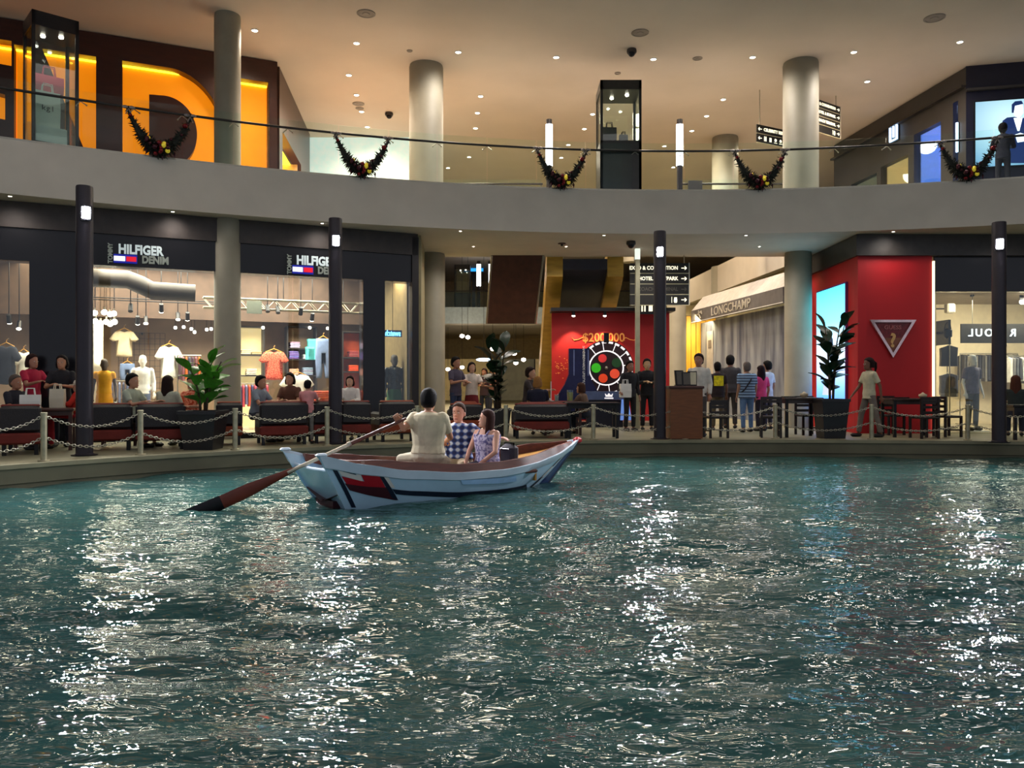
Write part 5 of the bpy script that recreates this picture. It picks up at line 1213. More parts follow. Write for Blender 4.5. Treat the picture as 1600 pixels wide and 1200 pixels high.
# host stand
t = thing('host_stand', 'brown wooden host stand with menu holders on top', 'lectern', (GX(1069, 17.15), 17.15, PZ), 0)
obj('body', MB().box((0, 0, .55), (.68, .5, 1.06)), mat('host_wood', (118, 66, 30), .45, var=.2, scale=4, stretch=(1, 1, 6)), t); obj('top', MB().rbox((0, 0, 1.11), (.74, .56, .06), .012), M_tabw, t); obj('plinth', MB().box((0, 0, .015), (.62, .44, .03)), M_black, t)
zt = PZ + 1.14
for i, (dx, hh) in enumerate(((-.10, .34), (.04, .3), (.16, .32))):
    m_ = thing('menu_holder', ['black slanted menu holder at the left of the host stand', 'dark leather menu holder in the middle of the host stand', 'striped menu holder at the right of the host stand'][i], 'menu', (GX(1069, 17.15) + dx, 17.1, zt), .2 - .2 * i)
    R_ = Matrix.Rotation(-.22, 4, 'X'); obj('cover', MB().box((0, 0, hh / 2), (.20, .03, hh), M=R_), M_black, m_); obj('page', MB().box((0.01, -.018, hh / 2), (.15, .008, hh * .85), M=R_), mat('menu_page', (90, 84, 76), .6) if i < 2 else mat('menu_page_pale', (200, 190, 160), .6), m_)
    obj('foot', MB().box((0, .05, .012), (.16, .14, .02)), M_black, m_)

# ---- plants
M_leafA = mat('fig_leaf', (84, 150, 48), .35, var=.3, scale=8); M_leafB = mat('fig_leaf_dark', (22, 52, 30), .35, var=.3, scale=8); M_potm = mat('black_planter', (26, 24, 28), .4, var=.2); M_stem = mat('plant_stem', (70, 54, 36), .8)
def leaf_mesh(m):
    rows = []
    for i in range(7):
        f = i / 6; w = .5 * math.sin(PI * min(1, .08 + f * .92)) ** .8 * (.62 + .5 * f) if f < 1 else .02; w *= .62
        z = .10 * math.sin(f * 2.4) - .12 * f * f
        rows.append([Vector((-w, f, z + .09 * w)), Vector((-w * .5, f, z + .02)), Vector((0, f, z)), Vector((w * .5, f, z + .02)), Vector((w, f, z + .09 * w))])
    mb = MB(); mb.grid(rows); mb.grid([[p - Vector((0, 0, .012)) for p in reversed(r)] for r in rows]); return mb.mesh('leaf', m, 'all')
LA, LB_ = leaf_mesh(M_leafA), leaf_mesh(M_leafB)
def plant(label, px, d, pot_w, pot_h, leaves, lm, seed, stems=3, top=2.3):
    t = thing('potted_fig', label, 'plant', (GX(px, d), d, PZ)); rg = random.Random(seed)
    k = pot_w / 2; mb = MB(); mb.loft([[Vector((x * k * f, y * k * f, z)) for x, y in ((-1, -1), (1, -1), (1, 1), (-1, 1))] for f, z in ((.78, 0), (1, pot_h - .06), (1.06, pot_h - .06), (1.06, pot_h), (.94, pot_h), (.92, pot_h - .05))]); obj('pot', mb, M_potm, t)
    obj('soil', MB().box((0, 0, pot_h - .06), (pot_w * .9, pot_w * .9, .03)), mat('soil', (40, 30, 24), .95), t)
    st_ = []
    for i in range(stems):
        a = rg.uniform(0, 6.28); sp = rg.uniform(.08, .3); hh = (top - pot_h) * rg.uniform(.75, 1); P0 = Vector((.05 * math.cos(a), .05 * math.sin(a), pot_h - .05))
        path = [P0 + Vector((sp * math.cos(a) * f * f, sp * math.sin(a) * f * f, hh * f)) for f in (0, .25, .5, .75, 1)]; st_.append(path)
        obj('stem', MB().tube(path, .02, 7, rad=[.024, .022, .018, .014, .010]), M_stem, t, smooth='all')
    for i in range(leaves):
        path = st_[i % stems]; f = .14 + .86 * ((i // stems) + rg.random() * .5) / (leaves / stems); f = min(f, 1.0); j = min(3, int(f * 4)); p = path[j].lerp(path[j + 1], f * 4 - j)
        l = link('leaf', lm, t, p); s = rg.uniform(.34, .50); l.scale = (s, s, s); l.rotation_euler = (rg.uniform(.15, .9) if f < .9 else rg.uniform(.8, 1.3), rg.uniform(-.3, .3), rg.uniform(0, 6.28))
    return t
plant('tall green fiddle-leaf fig in a black pot before the round column', 318, 14.45, .66, .70, 33, LA, 3, top=1.85, stems=4)
plant('dark green leafy fig behind the woman in the boat', 778, 18.35, .6, .62, 40, LB_, 8, top=2.35, stems=4)
plant('dark fig in a tall black pot before the cyan light box', 1298, 17.3, .58, .86, 44, LB_, 5, top=2.6, stems=4)

# ---- small things on tables
def on_table(T_, x, y, h): return T_.matrix_basis @ Vector((x, y, h + .001))
def bag(label, loc, w, h, col, rz=0, handles=True, dp=.14, name='shopping_bag'):
    t = thing(name, label, 'bag', loc, rz); m = mat('bag_%d_%d_%d' % col, col, .6, var=.05)
    mb = MB(); mb.loft([[Vector((x * w / 2 * f, y * dp / 2 * g, z)) for x, y in ((-1, -1), (1, -1), (1, 1), (-1, 1))] for f, g, z in ((.96, 1, 0), (1, 1, h * .5), (1, .7, h))]); obj('sack', mb, m, t)
    if handles:
        for y in (-dp * .3, dp * .3): obj('handle', MB().tube([(-w * .22, y, h), (-w * .18, y, h + w * .35), (w * .18, y, h + w * .35), (w * .22, y, h)], .01, 6), m, t)
    return t
bpy.context.view_layer.update()
bag('bright white carrier bag on the left cafe table', on_table(T1, -.18, -.1, .75), .32, .24, (238, 236, 228), .4)
bag('pale crumpled bag beside the woman in black, on the left table', on_table(T1, .22, .12, .75), .24, .34, (214, 204, 180), .2)
def glass(label, loc, col, h=.16, r=.035):
    t = thing('drink_glass', label, 'glass', loc); obj('liquid', MB().lathe([(r * .8, .01), (r * .92, h * .8)], n=12), mat('drink_%d_%d_%d' % col, col, .3), t, smooth=True)
    obj('tumbler', MB().lathe([(r * .85, 0), (r, h), (r * .94, h), (r * .82, .008)], n=14, cap=False), M_glass, t, smooth=True)
glass('tall yellow-green drink on the table behind the sofa', on_table(T2, .20, -.05, .78), (196, 190, 110), .26, .075)
glass('clear water glass on the table behind the sofa', on_table(T2, -.12, -.12, .78), (190, 200, 200), .16, .05)
t = thing('candle_stand', 'tall white menu stick on the table behind the sofa', 'table sign', on_table(T2, -.24, 0, .78)); obj('foot', MB().lathe([(.07, 0), (.07, .015), (.012, .02)], n=14), M_white, t); obj('stick', MB().cyl((0, 0, .015), (0, 0, .46), .012, n=8), M_white, t)
t = thing('napkin_pile', 'white napkins on the table behind the sofa', 'napkins', on_table(T2, -.36, -.1, .78)); obj('stack', MB().rbox((0, 0, .03), (.2, .16, .06), .015), M_white, t); obj('top_napkin', MB().box((.01, .0, .064), (.17, .13, .008), .3), M_white, t)
for lb, T_, x, y, hh in (('small white sauce pot on the slatted table by the right plant', T4, .12, 0, .88), ('cream napkin holder on the table before the red wall', T5, .30, 0, .86)):
    t = thing('table_pot', lb, 'pot', on_table(T_, x, y, hh)); obj('bowl', MB().lathe([(.05, 0), (.09, .05), (.085, .09), (.06, .09)], n=16), mat('cream_ceramic', (216, 196, 160), .4), t, smooth=True); obj('lid', MB().lathe([(.062, .09), (.03, .11), (.012, .13)], n=14), mat('cream_ceramic', (216, 196, 160), .4), t, smooth=True)
for lb, T_, x, hh in (('dark menu book lying on the slatted table by the right plant', T4, -.22, .88), ('dark menu book lying on the table before the red wall', T5, -.2, .86)):
    t = thing('menu_book', lb, 'menu', on_table(T_, x, 0, hh)); obj('cover', MB().rbox((0, 0, .012), (.3, .22, .024), .006), M_black, t); obj('page', MB().box((.005, 0, .0), (.28, .2, .004)), M_white, t)

# ---- people on the promenade
SITA = (((-.05, -.12, -.25), (.03, -.36, -.24)), ((.05, -.12, -.25), (-.03, -.36, -.24)))
FWD = (((-.06, -.16, -.22), (-.02, -.42, -.16)), ((.06, -.16, -.22), (.02, -.42, -.16)))
FOLD = (((-.08, -.08, -.25), (.10, -.24, -.20)), ((.08, -.08, -.25), (-.10, -.26, -.22)))
PHONE = (((-.10, -.08, -.25), (.0, -.30, -.12)), ((.05, .03, -.28), (.06, -.06, -.52)))
R_ = math.radians
def P_(px, d): return (GX(px, d), d, PZ)
DIN = 'diners at the cafe'; WALK = 'people standing in the passage'
person('diner in dark top at the far left table, turned to the right', P_(24, 14.45), R_(75), 'sit', 1.70, (170, 116, 90), 'crop', (92, 80, 74), (30, 30, 42), arms=SITA, group=DIN, seat=.45)
person('woman with a bob and crimson top standing at far left', P_(50, 15.05), R_(70), 'stand', 1.72, (176, 122, 98), 'bob', (48, 26, 24), (176, 22, 60), arms=FWD, group=WALK)
person('woman in black top with yellow collar facing the water', P_(97, 15.0), R_(12), 'stand', 1.70, (196, 140, 108), 'bob', (30, 20, 20), (28, 26, 32), arms=FOLD, group=WALK)
person('small child in bright red with a pale cap bending over the left table', P_(112, 14.75), R_(-65), 'sit', 1.36, (186, 134, 108), 'cap', (222, 212, 190), (196, 40, 24), legs=(170, 20, 40), arms=FWD, lean=-.25, group=DIN, seat=.55, sleeves='long')
person('young man in pale sage tee seated in profile', P_(203, 15.0), R_(80), 'sit', 1.74, (194, 142, 112), 'short', (16, 14, 16), (176, 186, 166), arms=FWD, lean=.08, group=DIN, seat=.46)
person('woman with long dark hair and pale top seated with her back turned', P_(262, 15.25), R_(172), 'sit', 1.70, (190, 140, 112), 'long', (42, 28, 26), (196, 200, 178), arms=SITA, group=DIN, seat=.44)
person('diner in orange flowered top half hidden by the green fig', P_(300, 15.75), R_(-10), 'sit', 1.66, (186, 132, 104), 'short', (30, 22, 22), topmat=print_mat('orange_flower', (190, 60, 24), (236, 150, 120), 24), arms=SITA, group=DIN, seat=.45)
person('man in grey shirt leaning over the family table', P_(399, 16.35), R_(72), 'sit', 1.72, (186, 134, 104), 'short', (18, 15, 16), (132, 144, 156), arms=FWD, lean=.22, group=DIN, seat=.46)
person('woman in brown top facing the water at the family table', P_(455, 17.45), R_(-8), 'sit', 1.76, (198, 146, 116), 'bob', (26, 19, 20), (96, 60, 44), arms=SITA, lean=.1, group=DIN, seat=.50)
person('small girl in pink tee and grey leggings seen from behind', P_(481, 15.75), R_(178), 'stand', 1.24, (196, 146, 118), 'short', (20, 16, 18), (226, 150, 150), legs=(120, 116, 110), arms=FWD, group=WALK)
person('small girl with a bob and white blouse facing the water', P_(547, 17.25), R_(0), 'sit', 1.50, (214, 166, 138), 'bob', (34, 22, 20), (232, 228, 220), arms=SITA, group=DIN, seat=.56, sleeves='long')
person('man in plum grey tee and jeans standing by the column', P_(712, 19.6), R_(55), 'stand', 1.82, (178, 124, 96), 'short', (24, 20, 20), (82, 74, 92), legs=(54, 66, 96), arms=FOLD, group=WALK)
person('woman in white top and dark red skirt standing beside the man in plum', P_(737, 19.9), R_(18), 'stand', 1.70, (206, 156, 126), 'bob', (34, 24, 24), (228, 214, 200), legs=(120, 26, 32), arms=FWD, group=WALK, bottoms='skirt')
person('shopper in dark clothes further back left of the dark fig', P_(757, 25.5), R_(-20), 'stand', 1.66, (180, 126, 100), 'long', (40, 26, 24), (70, 50, 56), arms=FOLD, group=WALK)
person('shopper in brown top far back behind the dark fig', P_(770, 27.5), R_(30), 'stand', 1.72, (190, 140, 112), 'short', (50, 36, 30), (110, 70, 56), arms=PHONE, group=WALK)
person('blonde woman in navy top seated with her back turned', P_(840, 18.15), R_(175), 'sit', 1.70, (206, 160, 124), 'bob', (150, 104, 56), (22, 24, 46), arms=SITA, group=DIN, seat=.45, girth=1.1)
person('dark-haired diner leaning in beside the blonde woman', P_(824, 19.2), R_(70), 'sit', 1.84, (200, 148, 116), 'short', (44, 30, 26), (60, 50, 50), arms=FWD, lean=.12, group=DIN, seat=.62)
person('diner with bare arms leaning on the table by the yellow drink', P_(916, 18.6), R_(-120), 'sit', 1.56, (196, 142, 104), 'bob', (70, 44, 34), (110, 84, 66), arms=FWD, lean=.25, group=DIN, seat=.40)
tp, info = person('person in black carrying a white bag at the prize stage', P_(984, 20.0), R_(20), 'stand', 1.74, (150, 104, 84), 'short', (18, 15, 16), (22, 20, 26), legs=(20, 20, 26), arms=(((-.10, .0, -.27), (-.16, -.18, -.40)), ((.05, .03, -.28), (.06, -.06, -.52))), group=WALK, sleeves='long')
bag('white paper bag held out at the prize stage', (GX(977, 19.75), 19.75, GZ(621, 19.75)), .28, .34, (232, 230, 226), .25)
person('attendant in black suit with pale collar beside the white pole', P_(1011, 20.4), R_(-5), 'stand', 1.80, (190, 150, 108), 'short', (20, 16, 18), (18, 18, 24), legs=(20, 20, 28), arms=FOLD, group=WALK, sleeves='long')
person('host in white shirt standing behind the wooden stand', P_(1092, 17.95), R_(-25), 'stand', 1.84, (178, 122, 96), 'short', (40, 22, 20), (222, 216, 206), legs=(92, 88, 86), group=WALK, sleeves='long')
tp, info = person('man in black tee with yellow print on the back', P_(1121, 20.4), R_(176), 'stand', 1.72, (120, 82, 64), 'crop', (18, 15, 15), (34, 20, 24), legs=(92, 80, 62), group=WALK, girth=1.05)
obj('shirt_print', MB().rbox((-.01, .125, 1.26), (.24, .012, .26), .004), mat('print_yellow', (232, 214, 20), .7, var=.3, scale=26), tp, label='yellow square print')
person('tall man in charcoal shirt turned away before the grey shop', P_(1141, 21.2), R_(160), 'stand', 1.92, (150, 106, 84), 'short', (18, 15, 16), (60, 58, 62), legs=(58, 54, 54), group=WALK, girth=1.1)
person('heavy man in blue striped shirt with shoulder strap', P_(1167, 19.6), R_(188), 'stand', 1.70, (172, 128, 104), 'crop', (110, 100, 96), topmat=stripes_mat('blue_stripe', (150, 180, 214), (70, 84, 112), 15.0), legs=(92, 124, 170), group=WALK, girth=1.32, strap=(34, 34, 46), legs_apart=.06)
person('long-haired woman in hot pink top beside the striped shirt', P_(1189, 20.0), R_(200), 'stand', 1.62, (176, 130, 106), 'long', (34, 20, 26), (228, 70, 136), legs=(40, 34, 48), group=WALK)
person('person in white top with dark hair before the grey shop', P_(1199, 20.8), R_(215), 'stand', 1.76, (170, 124, 100), 'short', (16, 14, 16), (208, 212, 226), legs=(48, 46, 60), group=WALK)
person('woman in cream top walking past the red wall', P_(1358, 17.75), R_(-82), 'stand', 1.74, (128, 82, 62), 'pony', (40, 22, 22), (206, 196, 166), legs=(120, 108, 100), arms=(((-.04, -.10, -.27), (-.04, -.26, -.46)), ((.04, .12, -.26), (.05, .14, -.50))), group=WALK, legs_apart=.16)
person('brown-haired diner in dark green top at the right edge', P_(1587, 17.75), R_(150), 'sit', 1.72, (190, 140, 112), 'long', (86, 50, 38), (44, 52, 50), arms=SITA, group=DIN, seat=.46)
# ================================================================== UPPER GALLERY
# ---- glass balustrade along the fascia
gr = thing('glass_balustrade', 'curved glass balustrade with dark handrail along the gallery edge', 'balustrade', (0, 0, UZ))
def rail_pt(x, dz, back=.10): return Vector((x, fascia_y(x) + back, dz))
joint_px = [-60, 127, 210, 285, 365, 450, 529, 607, 683, 761, 838, 915, 992, 1069, 1146, 1224, 1303, 1385, 1468, 1553, 1640, 1730]
def fx_px(px):
    lo, hi = -14.0, 18.0
    for _ in range(50):
        m = (lo + hi) / 2
        if 800 + F * m / (fascia_y(m) + .1) < px: lo = m
        else: hi = m
    return lo
jx = [fx_px(p) for p in joint_px]; jx = [jx[0] - 1.2] + jx
for a, b in zip(jx, jx[1:]):
    A, B = rail_pt(a + .012, 0), rail_pt(b - .012, 0); ang = math.atan2(B.y - A.y, B.x - A.x); L_ = (B - A).length
    mb = MB(); mb.box((L_ / 2, 0, .58), (L_, .018, 1.14)); obj('pane', mb, M_rail_glass, gr, A, ang)
mb = MB(); mb.tube([rail_pt(jx[0] + (jx[-1] - jx[0]) * i / 90, .95, .02) for i in range(91)], .028, 8); obj('handrail', mb, M_dark, gr, smooth='all')
mb = MB(); secs = [[rail_pt(x, z, y) for y, z in ((.06, 0), (.06, .05), (.14, .05), (.14, 0))] for x in [jx[0] + (jx[-1] - jx[0]) * i / 90 for i in range(91)]]; obj('base_channel', mb.loft(secs), M_steel, gr, smooth=True)
for x in jx[1:]:
    p = rail_pt(x, .95, .02); mb = MB()
    for s in (-1, 1): mb.tube([p + Vector((0, .05, -.01)), p + Vector((s * .10, .08, -.08))], .010, 6); mb.ball(p + Vector((s * .10, .085, -.08)), .018, 8, 6)
    obj('bracket', mb, M_steel, gr)

# ---- Christmas garlands hung on the handrail
M_fir = mat('dark_fir', (26, 30, 22), .8, var=.4, scale=20); M_bauR = mat('red_bauble', (120, 16, 24), .2, metal=.5); M_bauG = mat('gold_bauble', (220, 196, 60), .2, metal=.6, emit=(220, 200, 60), estr=.25); M_bauD = mat('plum_bauble', (70, 22, 34), .2, metal=.5)
def garland_meshes():
    W_, D_ = 1.18, .78
    cv = lambda f: Vector(((f - .5) * W_ * (1 - .05 * math.sin(PI * f)), 0, -D_ * (math.sin(PI * f)) ** .8))
    mb = MB(); rg = random.Random(2)
    mb.tube([cv(i / 30) for i in range(31)], .03, 6, rad=[.025 + .075 * math.sin(PI * i / 30) for i in range(31)])
    for i in range(560):
        f = min(.99, max(.01, rg.gauss(.5, .26))); c = cv(f); th = .035 + .125 * math.sin(PI * f); d = Vector((rg.uniform(-1, 1), rg.uniform(-1, 1), rg.uniform(-1, 1))).normalized()
        a = c + d * th * .4; b = c + d * (th + rg.uniform(.02, .07)); mb.cyl(a, b, .02, .003, 4, caps=False)
    fir = mb.mesh('fir', M_fir, False)
    bs = []
    for i in range(26):
        f = min(.93, max(.07, rg.gauss(.5, .22))); c = cv(f); th = .06 + .12 * math.sin(PI * f); a = rg.uniform(-2.4, -.7)
        bs.append((c + Vector((rg.uniform(-.04, .04), math.sin(a) * th, math.cos(a) * th * .9 * rg.choice((-1, 1)))), rg.uniform(.03, .055), rg.choice((0, 0, 0, 2, 2, 2, 1))))
    return fir, bs
fir, bs = garland_meshes()
mb = MB(); mb.ball((0, 0, 0), 1, 10, 7); bmesh_ = [mb.mesh('bauble', m, 'all') for m in (M_bauR, M_bauG, M_bauD)]
mb = MB(); mb.ball((-.06, 0, .02), (.06, .02, .035), 8, 6); mb.ball((.06, 0, .02), (.06, .02, .035), 8, 6); mb.tube([(0, 0, 0), (-.05, 0, -.12)], .012, 5); mb.tube([(0, 0, 0), (.05, 0, -.12)], .012, 5); bow = mb.mesh('bow', mat('silver_ribbon', (150, 140, 136), .3, metal=.6), 'all')
GL = [(255, 'fir garland with baubles hanging before the amber letter D'), (568, 'fir garland with baubles before the white panel standing for a reflection'), (877, 'fir garland with red and gold baubles below the left glowing tube'), (1184, 'fir garland with baubles beside the right thick gallery column'), (1507, 'fir garland with red baubles before the dark right shop')]
g0 = None
for n, (px, lb) in enumerate(GL):
    x = fx_px(px); p = rail_pt(x, UZ + .93, -.06); sl = math.atan2(fascia_y(x + .3) - fascia_y(x - .3), .6)
    if g0 is None:
        g0 = thing('garland', lb, 'garland', p, sl, 'Christmas garlands on the handrail'); link('fir', fir, g0)
        for c, r, k in bs: o = link('bauble', bmesh_[k], g0, c); o.scale = (r, r, r)
        for s in (-1, 1): link('bow', bow, g0, (s * .57, -.03, -.03))
        for dx, dz in ((-.25, -.86), (.05, -.95), (.28, -.88)):
            o = obj('drop_ornament', MB().lathe([(.004, .16), (.004, .08), (.022, .04), (.004, -.04)], n=8), M_bauD, g0, (dx, -.03, dz))
    else: dup(g0, p, sl, lb)

# ---- tall glass display cases
M_caseb = mat('case_black', (34, 30, 34), .3, var=.15)
def case(label, loc, rz, w, h, plinth_h, m=M_caseb, topped=.28):
    t = thing('display_case', label, 'display case', loc, rz, 'tall glass display cases')
    obj('plinth', MB().box((0, 0, plinth_h / 2), (w, w, plinth_h)), m, t); obj('canopy', MB().box((0, 0, h - topped / 2), (w, w, topped)), m, t)
    for x in (-1, 1):
        for y in (-1, 1): obj('corner_post', MB().box((x * (w / 2 - .03), y * (w / 2 - .03), h / 2), (.06, .06, h)), m, t)
    for x, y, sx, sy in ((0, -w / 2 + .02, w - .13, .012), (0, w / 2 - .02, w - .13, .012), (-w / 2 + .02, 0, .012, w - .13), (w / 2 - .02, 0, .012, w - .13)):
        obj('pane', MB().box((x, y, (plinth_h + h - topped) / 2), (sx, sy, h - topped - plinth_h)), M_glass, t)
    for x, y in ((-.15, .1), (.2, -.12)): obj('case_lamp', MB().lathe([(.045, h - topped - .001), (.04, h - topped - .03), (.01, h - topped - .035)], (x * w, y * w, 0), 12), M_bulb, t)
    return t
X0, Y0 = -9.26, 15.36; ca = R_(42); cw = .82
cl = (X0 + math.cos(ca) * cw / 2 - math.sin(ca) * cw / 2, Y0 + math.sin(ca) * cw / 2 + math.cos(ca) * cw / 2, UZ)
case('tall black-framed glass case with handbags at the upper left', cl, ca, cw, 2.66, .14)
light('case_light', 'SPOT', (cl[0], cl[1], UZ + 2.3), 28, (1, .95, .9), .05, (cl[0], cl[1], UZ), 120, .6)
light('case_light', 'SPOT', (GX(966, 19.45), 19.45, UZ + 2.35), 15, (1, .95, .8), .05, (GX(966, 19.45), 19.45, UZ), 120, .6)
CM = Matrix.Translation(cl) @ Matrix.Rotation(ca, 4, 'Z')
def in_case(x, y, z): return CM @ Vector((x, y, z))
t = thing('display_block', 'white pedestal block inside the upper left glass case', 'pedestal', in_case(-.04, -.05, .141), ca); obj('block', MB().box((0, 0, .17), (.54, .44, .34)), M_white, t); obj('top_plate', MB().box((0, 0, .345), (.50, .40, .012)), M_white, t)
b1 = bag('large white handbag on the pedestal in the upper left case', in_case(-.08, -.08, .493), .44, .72, (226, 226, 218), ca, True, .16, 'handbag'); [link('letter', text_mesh(c_, .15, M_black, .002), b1, (-.08 + .08 * i_, -.085, .38)) for i_, c_ in enumerate('kgl')]
t = thing('display_block', 'glass riser with the crimson bag in the upper left case', 'pedestal', in_case(.0, .16, .141), ca); obj('block', MB().box((0, 0, .56), (.3, .16, 1.12)), M_glass, t); obj('top_plate', MB().box((0, 0, 1.13), (.32, .18, .02)), M_white, t)
bag('crimson handbag with pale straps at the top of the upper left case', in_case(.0, .16, 1.283), .52, .34, (170, 24, 48), ca, True, .14, 'handbag')
bag('small cream bag low in the side of the upper left case', in_case(-.31, .22, .141), .12, .5, (214, 200, 160), ca + 1.5, False, .16, 'handbag')
case('tall dark glass case with black bags behind the balustrade', (GX(966, 19.45), 19.45, UZ), .0, .98, 2.66, 1.22, mat('case_olive_black', (44, 44, 42), .3, var=.15), .22)
cz = UZ + 1.221
for px, w, h, lb in ((952, .34, .44, 'large black handbag in the tall central case'), (974, .20, .26, 'small dark purse in the tall central case')):
    bag(lb, (GX(px, 19.4), 19.4, cz), w, h, (40, 34, 32), .1, True, .14, 'handbag')
# far info panel
t = thing('info_panel', 'dark freestanding panel right of the glowing tube', 'panel', (GX(1086, 21.9), 21.9, UZ)); obj('board', MB().box((0, 0, .5), (.38, .10, 1.0)), mat('panel_grey', (60, 58, 60), .4), t); obj('foot', MB().box((0, 0, .01), (.46, .3, .02)), M_black, t)

# ---- glowing tube lamps
for px, lb in ((858, 'glowing white tube lamp left of the dark central case'), (1062, 'glowing white tube lamp right of the dark central case')):
    d = 21.0; t = thing('tube_lamp', lb, 'lamp', (GX(px, d), d, UZ), 0, 'glowing tube lamps on the gallery')
    z0, z1, z2 = GZ(259, d) - UZ, GZ(195, d) - UZ, GZ(187, d) - UZ
    obj('post', MB().cyl((0, 0, 0), (0, 0, z0), .075, n=18), M_pole, t, smooth=True); obj('tube', MB().cyl((0, 0, z0), (0, 0, z1), .092, n=20), M_tube, t, smooth=True); obj('cap', MB().cyl((0, 0, z1), (0, 0, z2), .078, n=18), M_dark, t, smooth=True)

# ---- railing around the open well, behind
wr_ = thing('well_railing', 'glass railing around the open well behind the gallery', 'balustrade', (0, 0, UZ))
for a, b in ((-2.9, -1.4), (-1.38, -.1), (-.08, .82), (4.7, 6.0), (6.02, 7.3), (7.32, 8.2)):
    obj('pane', MB().box(((a + b) / 2, 22.1, .55), (b - a, .016, 1.08)), M_rail_glass, wr_)
for a, b in ((-2.8, .85), (4.6, 8.25)):
    obj('handrail', MB().cyl((a, 22.02, .95), (b, 22.02, .95), .028, n=8), M_dark, wr_, smooth=True); obj('base_channel', MB().box(((a + b) / 2, 22.1, .025), (b - a, .06, .05)), M_steel, wr_)
    for x in (a + .05, b - .05): obj('post', MB().cyl((x, 22.05, 0), (x, 22.05, .95), .02, n=8), M_steel, wr_)

# ---- hanging direction signs
M_sgn = mat('sign_black', (30, 28, 24), .5); M_sgl = mat('sign_letters', (250, 244, 215), .5, emit=(255, 246, 215), estr=1.0)
def arrow(mb, x, z, s, dirn):
    mb.box((x, -.02, z), (s, .01, s * .16))
    for k in (-1, 1): mb.box((x + dirn * s * .33, -.02, z + k * s * .17), (s * .5, .01, s * .15), M=Matrix.Translation((x + dirn * s * .33, 0, z + k * s * .17)) @ Matrix.Rotation(dirn * k * .785, 4, 'Y') @ Matrix.Translation((-(x + dirn * s * .33), 0, -(z + k * s * .17))))
def pict(mb, x, z, s, kind):
    if kind == 'lock': mb.box((x, -.02, z - s * .12), (s * .6, .01, s * .5)); mb.box((x, -.02, z + s * .3), (s * .5, .01, s * .3)); mb.box((x, -.02, z - s * .5), (s * .5, .01, s * .1)); mb.box((x - s * .7, -.02, z), (s * .08, .01, s * 1.1))
    elif kind == 'people':
        for k in (-.22, .22): mb.box((x + k * s, -.02, z - s * .08), (s * .22, .01, s * .8)); mb.ball((x + k * s, -.02, z + s * .45), (s * .13, .006, s * .13), 8, 6)
    elif kind == 'lift': mb.box((x, -.02, z), (s * .6, .01, s * .9))
    else: mb.ball((x, -.02, z + s * .15), (s * .36, .006, s * .36), 12, 6); mb.box((x, -.02, z - s * .45), (s * .9, .01, s * .1))
def dir_sign(label, loc, rz, w, rows, rh, zc):
    t = thing('direction_sign', label, 'sign', loc, rz, 'hanging direction signs'); n = len(rows); gap = rh * .08
    for i, (txt, arr, icons, lit) in enumerate(rows):
        z = -i * (rh + gap); obj('board', MB().box((0, 0, z), (w, .03, rh)), M_sgn, t)
        mm = M_sgl if lit else mat('sign_letters_dim', (90, 84, 74), .6)
        obj('divider', MB().box((0, -.004, z - rh / 2 - gap / 2), (w, .036, gap)), mat('sign_strip', (196, 186, 150), .4), t)
        mb = MB(); ax = (w / 2 - rh * .5) * arr; arrow(mb, ax, z, rh * .52, arr); obj('arrow', mb, mm, t)
        if txt: me = text_mesh(txt, rh * .52, mm, .004, rh * .012, .92, align='RIGHT' if arr > 0 else 'LEFT'); link('lettering', me, t, ((w / 2 - rh * 1.1) * arr, -.02, z))
        for j, ic in enumerate(icons):
            mb = MB(); pict(mb, (w / 2 - rh * (1.35 + j * .85)) * arr, z, rh * .55, ic); obj('pictogram', mb, mm, t)
    for x in (-w * .42, w * .42): obj('hanging_rod', MB().cyl((x, 0, rh / 2), (x, 0, zc - loc[2]), .012, n=6), M_steel, t)
    obj('edge_strip', MB().box((w / 2 + .012, 0, -(n - 1) * (rh + gap) / 2), (.024, .04, n * (rh + gap))), mat('sign_strip_pale', (225, 220, 200), .4), t)
d = 22.0; k = d / F
dir_sign('hanging direction sign behind the third lamp pole', (GX(1030, d), d, GZ(419, d)), -.0, 92 * k, [('EXPO & CONVENTION', 1, (), True), ('HOTEL & SKYPARK', 1, (), True), ('COACH TERMINAL', 1, (), False), ('', 1, ('lock',), True)], 15.3 * k, SOF)
d = 22.3; k = d / F
t = thing('direction_sign', 'short dark hanging sign with white pictograms below the direction sign', 'sign', (GX(1012, d), d, GZ(482, d)), 0, 'hanging direction signs'); obj('board', MB().box((0, 0, 0), (38 * k, .03, 18 * k)), M_sgn, t)
mb = MB(); pict(mb, -.12, 0, .18, 'people'); pict(mb, .08, 0, .18, 'lift'); obj('pictogram', mb, M_sgl, t)
obj('hanging_rod', MB().cyl((.28, 0, .1), (.28, 0, SOF - t.location.z), .012, n=6), M_steel, t)
d = 21.5; k = d / F
dir_sign('slanted gallery direction sign to the convention hall, right of the thick column', (GX(1274, d), d, GZ(160, d)), .62, 132 * k, [('EXPO & CONVENTION', 1, (), True), ('HOTEL & SKYPARK', 1, (), True), ('COACH TERMINAL', 1, (), True), ('', 1, ('lock',), True)], 12.0 * k, CZ)
d = 21.9; k = d / F
dir_sign('gallery direction sign to the restaurants, left of the thick column', (GX(1212, d), d, GZ(207, d)), .5, 82 * k, [('CELEBRITY RESTAURANTS', -1, (), True), ('', -1, ('people', 'lift', 'round', 'round'), True)], 13.0 * k, CZ)

